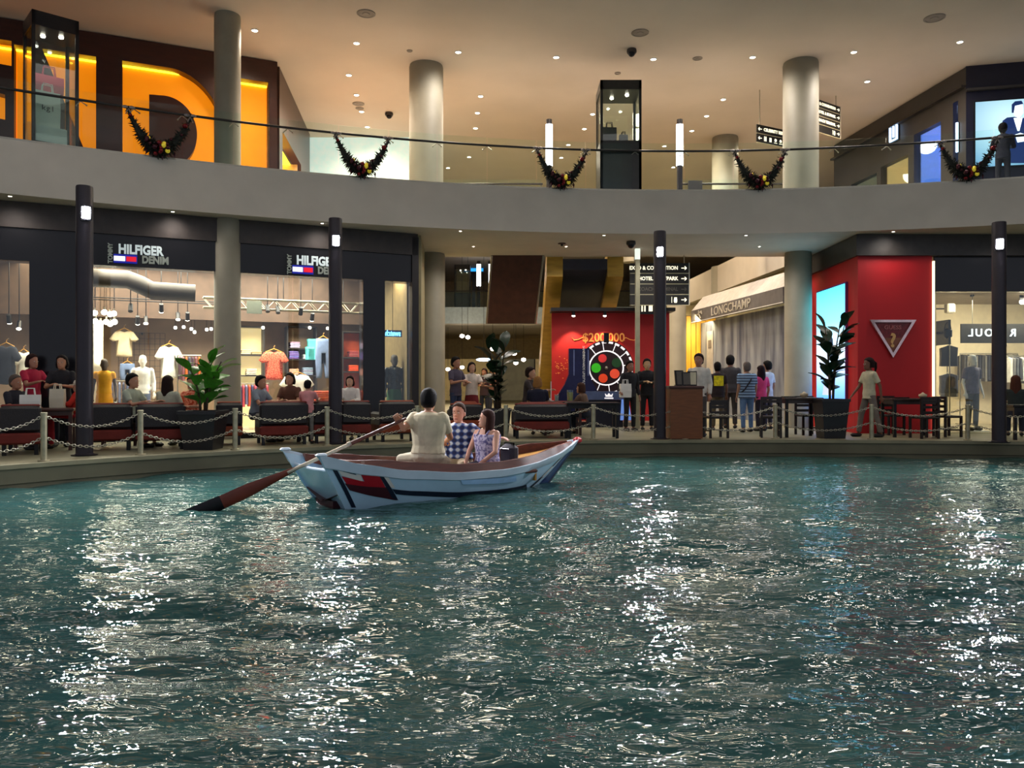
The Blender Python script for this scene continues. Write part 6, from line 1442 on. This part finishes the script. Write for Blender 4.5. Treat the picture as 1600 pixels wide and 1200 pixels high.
# ---- right gallery shop: big suit poster, lit letters, hanging dress, warm shelves
FR = math.atan2(-.7, 3.0); FJ = Vector((11.4, 20.0, 0))
def jw(u, v, z): return FJ + Vector((u * math.cos(FR) - v * math.sin(FR), u * math.sin(FR) + v * math.cos(FR), z))
def ju(px): return hit(px, FJ, jw(3, 0, 0))[1]
def jz(px, py): return GZ(py, hit(px, FJ, jw(3, 0, 0))[0].y)
t = thing('poster_light_box', 'large glowing blue poster of a man in a dark suit', 'poster', jw(0, -.03, 0), FR)
a, b = ju(1523), ju(1648); z0, z1 = jz(1600, 258), jz(1524, 161)
obj('case', MB().box(((a + b) / 2, 0, (z0 + z1) / 2), (b - a + .06, .05, z1 - z0 + .06)), M_black, t)
m = bpy.data.materials.new('poster_glow'); m.use_nodes = True; N = m.node_tree.nodes; Lk = m.node_tree.links; bs_ = N['Principled BSDF']; tc = N.new('ShaderNodeTexCoord')
gd = N.new('ShaderNodeTexGradient'); gd.gradient_type = 'SPHERICAL'; mp = N.new('ShaderNodeMapping'); mp.inputs['Location'].default_value = (-ju(1575) * .7, 0, -(z0 + z1) / 2 * .7 - .2); mp.inputs['Scale'].default_value = (.7, .7, .7); Lk.new(tc.outputs['Object'], mp.inputs['Vector']); Lk.new(mp.outputs[0], gd.inputs[0])
rp = N.new('ShaderNodeValToRGB'); rp.color_ramp.elements[0].color = lin((40, 130, 180)) + (1,); rp.color_ramp.elements[1].color = lin((205, 245, 250)) + (1,); Lk.new(gd.outputs[0], rp.inputs[0]); Lk.new(rp.outputs[0], bs_.inputs['Emission Color']); bs_.inputs['Emission Strength'].default_value = 1.05; bs_.inputs['Base Color'].default_value = (.1, .1, .1, 1)
obj('picture', MB().box(((a + b) / 2, -.028, (z0 + z1) / 2), (b - a, .01, z1 - z0)), m, t)
Q = lambda px, py: (ju(px), jz(px, py)); y0, y1 = -.042, -.034
PF = lambda nm, pts_, mm, dy=0: obj(nm, MB().prism([Q(*p) for p in pts_], y0 - dy, y1 - dy), mm, t)
M_suit = mat('poster_suit', (24, 44, 92), .6, emit=(24, 60, 130), estr=.35); M_pskin = mat('poster_skin', (225, 235, 245), .6, emit=(225, 238, 250), estr=1.2)
PF('suit', [(1565, 190), (1572, 185), (1583, 184), (1592, 184), (1604, 188), (1616, 196), (1620, 256), (1566, 256), (1569, 210), (1562, 205)], M_suit)
PF('face', [(1581, 166), (1596, 163), (1597, 178), (1591, 186), (1585, 184), (1581, 176)], M_pskin, .004)
PF('hair', [(1579, 178), (1579, 165), (1584, 160), (1594, 159), (1597, 164), (1584, 167), (1582, 178)], M_suit, .008)
PF('shirt', [(1582, 186), (1596, 185), (1591, 206), (1588, 206)], M_pskin, .006)
PF('hands', [(1584, 212), (1592, 209), (1602, 212), (1601, 222), (1588, 224)], M_pskin, .008)
t = thing('lit_letters', 'blue-white glowing letters high on the charcoal gallery wall', 'sign', HA, HANG); M_bl = mat('letter_blue_white', (220, 235, 255), .4, emit=(180, 215, 255), estr=3.0)
u0, u1 = hu(1394), hu(1404); zb, zt_ = hp_(1399, 219)[1], hp_(1399, 195)[1]
obj('letter_tube', MB().tube([(u0, -.06, zt_), (u0, -.06, zb), (u1, -.06, zb), (u1, -.06, zt_)], .035, 8), M_bl, t); obj('letter_tube', MB().tube([((u0 + u1) / 2, -.06, zt_), ((u0 + u1) / 2, -.06, zb + .08)], .03, 8), M_bl, t)
obj('backing', MB().box(((u0 + u1) / 2, -.015, (zb + zt_) / 2), (u1 - u0 + .1, .03, zt_ - zb + .1)), M_black, t)
u0 = hu(1497.5); t = thing('light_strip', 'vertical blue-white light strip beside the narrow niche', 'lamp', HA, HANG); obj('tube', MB().box((u0, -.04, (hp_(1497, 238)[1] + hp_(1497, 192)[1]) / 2), (.05, .04, hp_(1497, 192)[1] - hp_(1497, 238)[1])), M_bl, t); obj('holder', MB().box((u0, -.01, (hp_(1497, 238)[1] + hp_(1497, 192)[1]) / 2), (.08, .02, hp_(1497, 192)[1] - hp_(1497, 238)[1])), M_black, t)
uu = (win1[0][0] + win1[1][0]) / 2; HMx = Matrix.Translation(HA) @ Matrix.Rotation(HANG, 4, 'Z')
t = thing('display_stand', 'thin stand with a hanging dark bag in the blue window', 'display stand', HMx @ Vector((uu - .1, .75, UZ + .03)), HANG); obj('pole', MB().cyl((0, 0, 0), (0, 0, 1.7), .02, n=8), M_pole, t); obj('foot', MB().lathe([(.16, 0), (.16, .02), (.03, .03)], n=16), M_pole, t); obj('hung_bag', MB().rbox((-.05, -.05, .95), (.24, .1, .34), .05), M_black, t, smooth=True); obj('arm', MB().cyl((0, 0, 1.4), (-.05, -.05, 1.1), .012, n=6), M_pole, t)
u3 = (win3[0][0] + win3[1][0]) / 2; t = thing('shelf_unit', 'pale metal shelf rack in the warm gallery shop', 'shelf', HMx @ Vector((u3, 1.2, UZ + .005)), HANG)
for x in (-.4, .4): obj('upright', MB().box((x, 0, .8), (.04, .3, 1.6)), mat('pale_gold', (240, 220, 170), .4), t)
for z in (.4, .75, 1.1, 1.5): obj('shelf_board', MB().box((0, 0, z), (.8, .32, .03)), mat('pale_gold', (240, 220, 170), .4), t)
person('dark silhouetted person leaning at the gallery rail before the poster', (GX(1567, 19.05), 19.05, UZ), R_(150), 'stand', 1.64, (60, 46, 44), 'short', (14, 12, 16), (26, 26, 44), legs=(22, 24, 40), arms=FWD, group=None, sleeves='long')
# ================================================================== PASSAGE, PRIZE STAGE, FAR CONCOURSE
# ---- slim white pole
d = 21.0; t = thing('slim_pole', 'slim pale pole with bright top before the red stage', 'pole', (GX(996, d), d, PZ)); zt = SOF - PZ
obj('shaft', MB().box((0, 0, (zt - .28) / 2), (.115, .115, zt - .28)), mat('pale_pole', (172, 168, 140), .5), t); obj('lit_head', MB().box((0, 0, zt - .14), (.125, .125, .28)), mat('pole_head_glow', (240, 245, 235), .5, emit=(235, 245, 230), estr=.8), t); obj('foot', MB().box((0, 0, .01), (.2, .2, .02)), M_steel, t)
# ---- prize stage backdrop
SD = 23.4; k = SD / F
def sp(px, py, dd=SD): return (GX(px, dd), GZ(py, dd))
st = thing('stage_backdrop', 'red prize stage backdrop with golden two hundred thousand lettering', 'backdrop', (0, SD, 0)); x0, x1 = GX(862, SD), GX(1046, SD); zt = GZ(489, SD)
obj('panel', MB().box(((x0 + x1) / 2, .06, (PZ + zt) / 2), (x1 - x0, .12, zt - PZ)), mat('stage_red', (186, 26, 24), .6, var=.1, scale=1), st)
obj('stage_floor', MB().box(((x0 + x1) / 2, -.55, PZ + .05), (x1 - x0 - .1, 1.1, .10)), mat('stage_grey', (150, 140, 120), .5), st)
obj('canopy', MB().box(((x0 + x1) / 2, -.25, zt + .05), (x1 - x0 + .1, .75, .10)), M_dark, st)
M_gold = mat('stage_gold', (240, 160, 80), .4, metal=.3, emit=(240, 150, 70), estr=.25)
link('lettering', text_mesh('$200,000', .36, M_gold, .01, .004, .92), st, (GX(943, SD), -.02, GZ(528, SD)))
mb = MB()
for c, s in ((905, 1), (983, -1)): mb.tube([Vector((GX(c, SD) + s * x, -.02, GZ(529, SD) + z)) for x, z in ((-.22, .02), (-.15, -.05), (-.02, -.03), (.1, .03), (.16, -.02), (.13, -.06))], .012, 5)
obj('flourish', mb, M_gold, st); mb = MB(); rg = random.Random(4)
for i in range(34): mb.box((GX(876 + rg.gauss(0, 7), SD), -.012, GZ(573 + rg.gauss(0, 8), SD)), (.03, .01, .015))
obj('sparkle_print', mb, M_gold, st)
for n, px in enumerate((896, 945)):
    t = thing('stage_spot', ['small spotlight above the left of the red stage', 'small spotlight above the middle of the red stage'][n], 'spotlight', (GX(px, SD - .5), SD - .5, zt - .001), 0, 'stage spotlights'); obj('housing', MB().cyl((0, 0, 0), (0, 0, -.12), .05, n=12), M_black, t); obj('lens', MB().ball((0, 0, -.125), (.05, .05, .03), 10, 6), M_bulb, t, smooth='all')
    light('stage_beam', 'SPOT', (GX(px, SD - .5), SD - .5, zt - .18), 90, (1, .75, .5), .04, (GX(px, SD), SD, PZ + 1.2), 80, .5)
# ---- roulette-style wheel
WD = 22.9; wc = Vector((GX(947, WD), WD, GZ(575, WD))); wk = WD / F
wh_ = thing('prize_wheel', 'big dark prize wheel ringed with white marks and coloured discs', 'wheel', wc); Rw = Matrix.Rotation(PI / 2, 4, 'X')
obj('disc', MB().lathe([(43 * wk, -.03), (43 * wk, .03)], n=48, M=Rw), mat('wheel_dark', (44, 18, 22), .35), wh_)
def ring(r0, r1, y, mm, nm, a0=0, a1=360, dash=None, n=72):
    mb = MB()
    for i in range(n):
        if dash and i % dash == 0: continue
        g0_, g1_ = R_(a0 + (a1 - a0) * i / n), R_(a0 + (a1 - a0) * (i + 1) / n); c0, s0, c1, s1 = math.cos(g0_), math.sin(g0_), math.cos(g1_), math.sin(g1_)
        mb.add([(r0 * c0, y, r0 * s0), (r1 * c0, y, r1 * s0), (r1 * c1, y, r1 * s1), (r0 * c1, y, r0 * s1), (r0 * c0, y + .02, r0 * s0), (r1 * c0, y + .02, r1 * s0), (r1 * c1, y + .02, r1 * s1), (r0 * c1, y + .02, r0 * s1)], [(0, 1, 2, 3), (7, 6, 5, 4), (0, 4, 5, 1), (2, 6, 7, 3), (1, 5, 6, 2), (3, 7, 4, 0)])
    return obj(nm, mb, mm, wh_)
M_wm = mat('wheel_white', (245, 240, 240), .4, emit=(245, 240, 240), estr=.7)
ring(25.5 * wk, 27.5 * wk, -.055, M_wm, 'inner_ring'); [ring(38.5 * wk, 41.5 * wk, -.055, M_wm, 'mark', i * 15, i * 15 + 10, n=6) for i in range(24)]
for i in range(12):
    a_ = R_(i * 30 + 8); mb = MB(); p0 = Vector((27 * wk * math.cos(a_), -.05, 27 * wk * math.sin(a_))); p1 = Vector((39 * wk * math.cos(a_), -.05, 39 * wk * math.sin(a_))); mb.cyl(p0, p1, .012, n=5); obj('spoke', mb, M_wm, wh_)
for n_, (px, py, col, r) in enumerate([(942, 559, (235, 70, 30), 7), (960, 566, (235, 80, 50), 7.5), (931, 575, (60, 190, 30), 7.5), (963, 583, (24, 60, 26), 7.5), (941, 590, (215, 50, 50), 6.5)]):
    mb = MB(); mb.lathe([(r * wk, -.01), (r * wk, .01)], ((px - 947) * wk, (575 - py) * -wk * -1 * -1, 0), 20, M=Matrix.Translation((0, -.06, 0)) @ Rw); obj('colour_disc', mb, mat('disc_%d' % n_, col, .4, emit=col, estr=.35), wh_)
obj('hub', MB().ball((0, -.07, 0), .05, 12, 8), M_steel, wh_, smooth='all'); obj('pointer', MB().box((0, -.06, 47 * wk), (.15, .05, .28)), M_black, wh_)
obj('stand', MB().box((0, .12, -(wc.z - PZ) / 2 - .1), (.3, .12, wc.z - PZ - .2)), M_black, wh_); obj('stand_foot', MB().box((0, .05, -(wc.z - PZ) + .12), (.9, .5, .04)), M_black, wh_)
# ---- flared blue-black tower and counter
TD = 22.3; tk = TD / F; base = GZ(662, TD)
tw = thing('flared_tower', 'dark blue flared display tower with vertical lettering left of the wheel', 'display tower', (GX(905, TD), TD, PZ)); prof = [(888, 545), (888, 585), (882, 600), (868, 622), (864, 655), (944, 655), (940, 622), (926, 600), (920, 585), (920, 545)]
obj('body', MB().prism([((x - 905) * tk, GZ(y, TD) - PZ) for x, y in prof], -.18, .18), mat('tower_navy', (28, 30, 70), .2, var=.2, metal=.3), tw)
for x in (896, 918): obj('trim_strip', MB().box(((x - 905) * tk, -.19, GZ(567, TD) - PZ), (.03, .02, 40 * tk)), mat('tower_trim', (120, 128, 170), .25, metal=.5), tw)
for wd_, dz_ in (('SANDS', .42), ('REWARDS', .09), ('LIFESTYLE', -.33)):
    me = text_mesh(wd_, .088, M_white, .004, .001); me.transform(Matrix.Rotation(PI / 2, 4, 'Y')); link('lettering', me, tw, ((911 - 905) * tk, -.20, GZ(572, TD) - PZ + dz_))
obj('foot', MB().box((0, 0, .06), (80 * tk, .5, .12)), M_black, tw)
CDp = 21.9; ck = CDp / F; ct = thing('stage_counter', 'blue-grey stage counter with a small white crown mark', 'counter', (GX(950, CDp), CDp, PZ))
obj('front_panel', MB().box((0, 0, GZ(618, CDp) - PZ), (72 * ck, .4, 13 * ck)), mat('counter_blue', (78, 92, 132), .4), ct); obj('body', MB().box((-.1, .04, (GZ(625, CDp) - PZ) / 2), (56 * ck, .34, GZ(625, CDp) - PZ)), mat('counter_navy', (14, 16, 34), .3), ct)
obj('lit_side', MB().prism([((x - 950) * ck, GZ(y, CDp) - PZ) for x, y in ((970, 624), (980, 624), (985, 656), (968, 656))], -.24, -.04), mat('side_blue_glow', (120, 160, 230), .5, emit=(110, 150, 235), estr=.4), ct)
mb = MB(); mb.prism([(-.09, .0), (-.11, .09), (-.05, .04), (0, .1), (.05, .04), (.11, .09), (.09, 0)], -.215, -.205, M=Matrix.Translation((0, 0, GZ(618, CDp) - PZ - .03))); mb.box((0, -.21, GZ(618, CDp) - PZ - .07), (.24, .012, .03)); obj('crown_mark', mb, M_wm, ct)

# ---- escalator undersides coming down into the passage
def slab4(name, mm, a, b, w0, w1, th, parent):
    """sloping box from a to b (centre line of its underside)"""
    A, B = Vector(a), Vector(b); mb = MB(); mb.loft([[A + Vector((-w0 / 2, 0, 0)), A + Vector((w0 / 2, 0, 0)), A + Vector((w0 / 2, 0, th)), A + Vector((-w0 / 2, 0, th))], [B + Vector((-w1 / 2, 0, 0)), B + Vector((w1 / 2, 0, 0)), B + Vector((w1 / 2, 0, th)), B + Vector((-w1 / 2, 0, th))]]); return obj(name, mb, mm, parent)
M_brass = mat('brass_cladding', (190, 152, 62), .3, metal=.35, var=.2, scale=2, stretch=(1, 1, 4))
es = thing('escalator', 'escalator with dark underside and brass sides above the red stage', 'escalator', (2.05, 22.35, PZ))
slab4('underside', mat('escalator_dark', (34, 36, 52), .4), (0, 0, SOF - PZ - .35), (0, 8.6, .05), 1.25, 1.25, .3, es)
for s in (-1, 1):
    slab4('side_cladding', M_brass, (s * .85, -.02, SOF - PZ - .55), (s * .85, 8.6, -.0), .45, .45, .9, es); slab4('glass_side', M_rail_glass, (s * .85, 0, SOF - PZ + .32), (s * .85, 8.6, .9), .03, .03, .75, es)
    slab4('handrail', M_black, (s * .85, 0, SOF - PZ + 1.08), (s * .85, 8.6, 1.65), .09, .09, .07, es)
bk = thing('timber_bulkhead', 'slanted dark brown panel hanging under the gallery edge', 'bulkhead', (GX(805, 22.5), 22.12, SOF))
mb = MB(); A = [GX(x, 22.4) - GX(805, 22.5) for x in (769, 848)]; B = [GX(x, 23.3) - GX(805, 22.5) for x in (761, 836)]; zb = GZ(507, 23.3) - SOF
mb.loft([[Vector((A[0], -.1, -.001)), Vector((A[1], -.1, -.001)), Vector((A[1], .1, -.001)), Vector((A[0], .1, -.001))], [Vector((B[0], .8, zb)), Vector((B[1], .8, zb)), Vector((B[1], 1.0, zb)), Vector((B[0], 1.0, zb))]]); obj('panel', mb, mat('bulkhead_brown', (74, 40, 28), .4, var=.2), bk)
for s in (0, 1): obj('edge_bead', MB().tube([Vector((A[s], -.1, -.01)), Vector((B[s], .8, zb))], .03, 6), M_steel, bk)

# ---- grey awning shop on the right of the passage, yellow planks
LA_, LB2 = Vector((7.50, 30.3, 0)), Vector((8.42, 22.75, 0)); la = math.atan2(LB2.y - LA_.y, LB2.x - LA_.x); ll = (LB2 - LA_).length
lu = lambda px: hit(px, LA_, LB2)[1]
sh_ = thing('awning_shop', 'grey boarded shop front under a pale awning lettered LONGCHAMP', 'shop front', (LA_.x - .25, LA_.y, PZ), la); zA = 3.83 - PZ
hm_ = bpy.data.materials.new('hoarding_print'); hm_.use_nodes = True; N = hm_.node_tree.nodes; Lk = hm_.node_tree.links; tc = N.new('ShaderNodeTexCoord'); mp = N.new('ShaderNodeMapping'); mp.inputs['Scale'].default_value = (1.6, 1, .25); nz = N.new('ShaderNodeTexNoise'); nz.inputs['Scale'].default_value = 1.6; nz.inputs['Detail'].default_value = 5
Lk.new(tc.outputs['Object'], mp.inputs[0]); Lk.new(mp.outputs[0], nz.inputs['Vector']); rp = N.new('ShaderNodeValToRGB'); e = rp.color_ramp.elements; e[0].position = .35; e[0].color = lin((84, 90, 112)) + (1,); e[1].position = .7; e[1].color = lin((166, 172, 182)) + (1,); Lk.new(nz.outputs['Fac'], rp.inputs[0]); Lk.new(rp.outputs[0], N['Principled BSDF'].inputs['Base Color'])
obj('hoarding', MB().box((ll / 2, .0, zA / 2), (ll, .12, zA)), hm_, sh_)
obj('valance', MB().box((ll / 2, -.42, zA + .23), (ll, .06, .46)), mat('valance_grey', (104, 100, 100), .7), sh_); obj('valance_piping', MB().box((ll / 2, -.455, zA + .02), (ll, .012, .025)), M_white, sh_)
mb = MB(); mb.loft([[Vector((x, -.44, zA + .46)), Vector((x, .02, zA + 1.0)), Vector((x, .02, zA + .94)), Vector((x, -.40, zA + .43))] for x in (0, ll)]); obj('awning_cloth', mb, mat('awning_pale', (196, 190, 184), .7), sh_)
mm = mat('valance_letters', (190, 184, 172), .5)
link('lettering', text_mesh('LONGCHAMP', .42, mm, .006, .002, 1.28), sh_, (lu(1172), -.46, zA + .23))
mb = MB(); hx = lu(1121); [mb.tube([Vector((hx + x, -.46, zA + .23 + z)) for x, z in pth], .03, 5) for pth in (((-.25, .0), (.0, .05), (.28, .12)), ((-.2, .0), (-.3, -.14)), ((.02, .05), (.2, -.14)), ((.0, .06), (.02, .17)), ((.2, .1), (.34, .02)))]; obj('rider_mark', mb, mm, sh_)
obj('notice', MB().box((lu(1123), -.07, GZ(560, 29.4) - PZ), (.62, .02, 2.0)), mat('notice_pale', (178, 170, 166), .6), sh_); obj('notice_dot', MB().box((lu(1123), -.085, GZ(538, 29.4) - PZ), (.3, .01, .3)), mat('notice_dark', (110, 100, 96), .6), sh_)
yw = sroot('wall_yellow_planks', (GX(1072, 30.6), 30.6, PZ), 0, 'yellow vertical plank wall between two columns')
wy = (1116 - 1070) * 30.6 / F; n = 6
for i in range(n): obj('plank', MB().box((wy * (i + .5) / n, .0 + .006 * (i % 2), 1.9), (wy / n - .018, .05, 3.8)), mat('plank_yellow', (226, 168, 50), .5, var=.12, scale=3, stretch=(3, 3, .6)), yw)
obj('backing', MB().box((wy / 2, .06, 1.9), (wy, .05, 3.8)), mat('plank_gap', (90, 60, 24), .8), yw); obj('lintel', MB().box((wy / 2 - .4, -.1, 3.98), (wy + 1.6, .3, .4)), mat('olive_lintel', (104, 92, 56), .6), yw)
link('lettering', text_mesh('CA', .62, mat('gold_letter_glow', (255, 220, 110), .4, emit=(255, 215, 100), estr=2.0), .02, .004), yw, ((1104 - 1072) * 30.6 / F, -.09, GZ(562, 30.6) - PZ))
light('plank_glow', 'AREA', (GX(1092, 29.4), 29.4, PZ + 3.6), 60, (1, .82, .45), .8, (GX(1092, 30.6), 30.6, PZ + 1.2))

# ---- far concourse: bridge parapet, lit shops, case, tubes, screen
fb = thing('far_parapet', 'pale glass parapet of the far bridge across the passage', 'parapet', (0, 47.9, UZ)); obj('panel', MB().box((1.5, 0, -.45), (12.0, .1, .98)), mat('far_parapet_pale', (196, 206, 204), .5, emit=(190, 205, 205), estr=.12), fb); obj('rail', MB().box((1.5, -.05, 1.0), (12.0, .06, .06)), M_dark, fb); obj('glazing', MB().box((1.5, 0, .5), (12.0, .02, .95)), M_rail_glass, fb)
t = case('distant display case on the far bridge', (GX(723, 49), 49, UZ), 0, .95, 2.7, 1.0)
for n, px in enumerate((748, 765)):
    d = 49.5; t = thing('tube_lamp', ['distant glowing tube right of the far display case', 'thin distant glowing tube beside the brown panel'][n], 'lamp', (GX(px, d), d, UZ), 0, 'glowing tube lamps on the gallery'); zz = GZ(447, d) - UZ; z2 = GZ(413, d) - UZ
    obj('post', MB().cyl((0, 0, 0), (0, 0, zz), .09, n=12), M_pole, t); obj('tube', MB().cyl((0, 0, zz), (0, 0, z2), .13 if n == 0 else .06, n=14), M_tube, t, smooth=True); obj('cap', MB().cyl((0, 0, z2), (0, 0, z2 + .2), .1, n=12), M_dark, t)
d = 55; t = thing('screen', 'distant bright blue screen above the far bridge', 'screen', (GX(740, d), d, GZ(412, d))); obj('display', MB().box((0, 0, 0), (30 * d / F, .1, 24 * d / F)), mat('screen_blue', (40, 150, 230), .4, var=.5, scale=3, emit=(40, 150, 235), estr=1.3), t); obj('bezel', MB().box((0, .06, 0), (32 * d / F, .06, 26 * d / F)), M_black, t); obj('post', MB().box((0, .1, -(t.location.z - UZ) / 2), (.2, .1, t.location.z - UZ)), M_black, t)
fs = sroot('wall_far_shops', (0, 58, PZ), 0, 'softly lit shop fronts at the far end of the passage')
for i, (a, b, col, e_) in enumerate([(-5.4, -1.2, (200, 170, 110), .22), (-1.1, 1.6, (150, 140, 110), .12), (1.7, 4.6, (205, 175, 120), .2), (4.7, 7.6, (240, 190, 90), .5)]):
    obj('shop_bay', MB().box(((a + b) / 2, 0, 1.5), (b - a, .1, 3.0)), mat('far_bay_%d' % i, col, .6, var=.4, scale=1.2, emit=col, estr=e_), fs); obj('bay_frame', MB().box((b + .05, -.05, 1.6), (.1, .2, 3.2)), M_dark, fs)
obj('bulkhead', MB().box((1.2, -.1, 3.7), (13.6, .4, 1.4)), mat('far_bulkhead', (170, 150, 110), .7), fs)
for n, (px, py, d) in enumerate([(700, 577, 50), (722, 574, 52), (756, 562, 46), (770, 545, 44), (803, 552, 40), (806, 567, 46), (818, 562, 48), (722, 525, 47), (731, 527, 47)]):
    t = thing('far_lamp', 'small distant glowing lamp in the passage behind the dark fig', 'lamp', PT(px, py, d), 0, 'distant lamps in the passage'); obj('globe', MB().ball((0, 0, 0), (.14, .10, .11) if n != 2 else (.45, .1, .10), 12, 8), M_bulb if n != 2 else mat('blue_white_glow', (200, 225, 255), .4, emit=(190, 220, 255), estr=4), t, smooth='all'); obj('cord', MB().cyl((0, 0, .1), (0, 0, SOF - t.location.z if d >= 48 else CZ - t.location.z), .012, n=5), M_black, t)
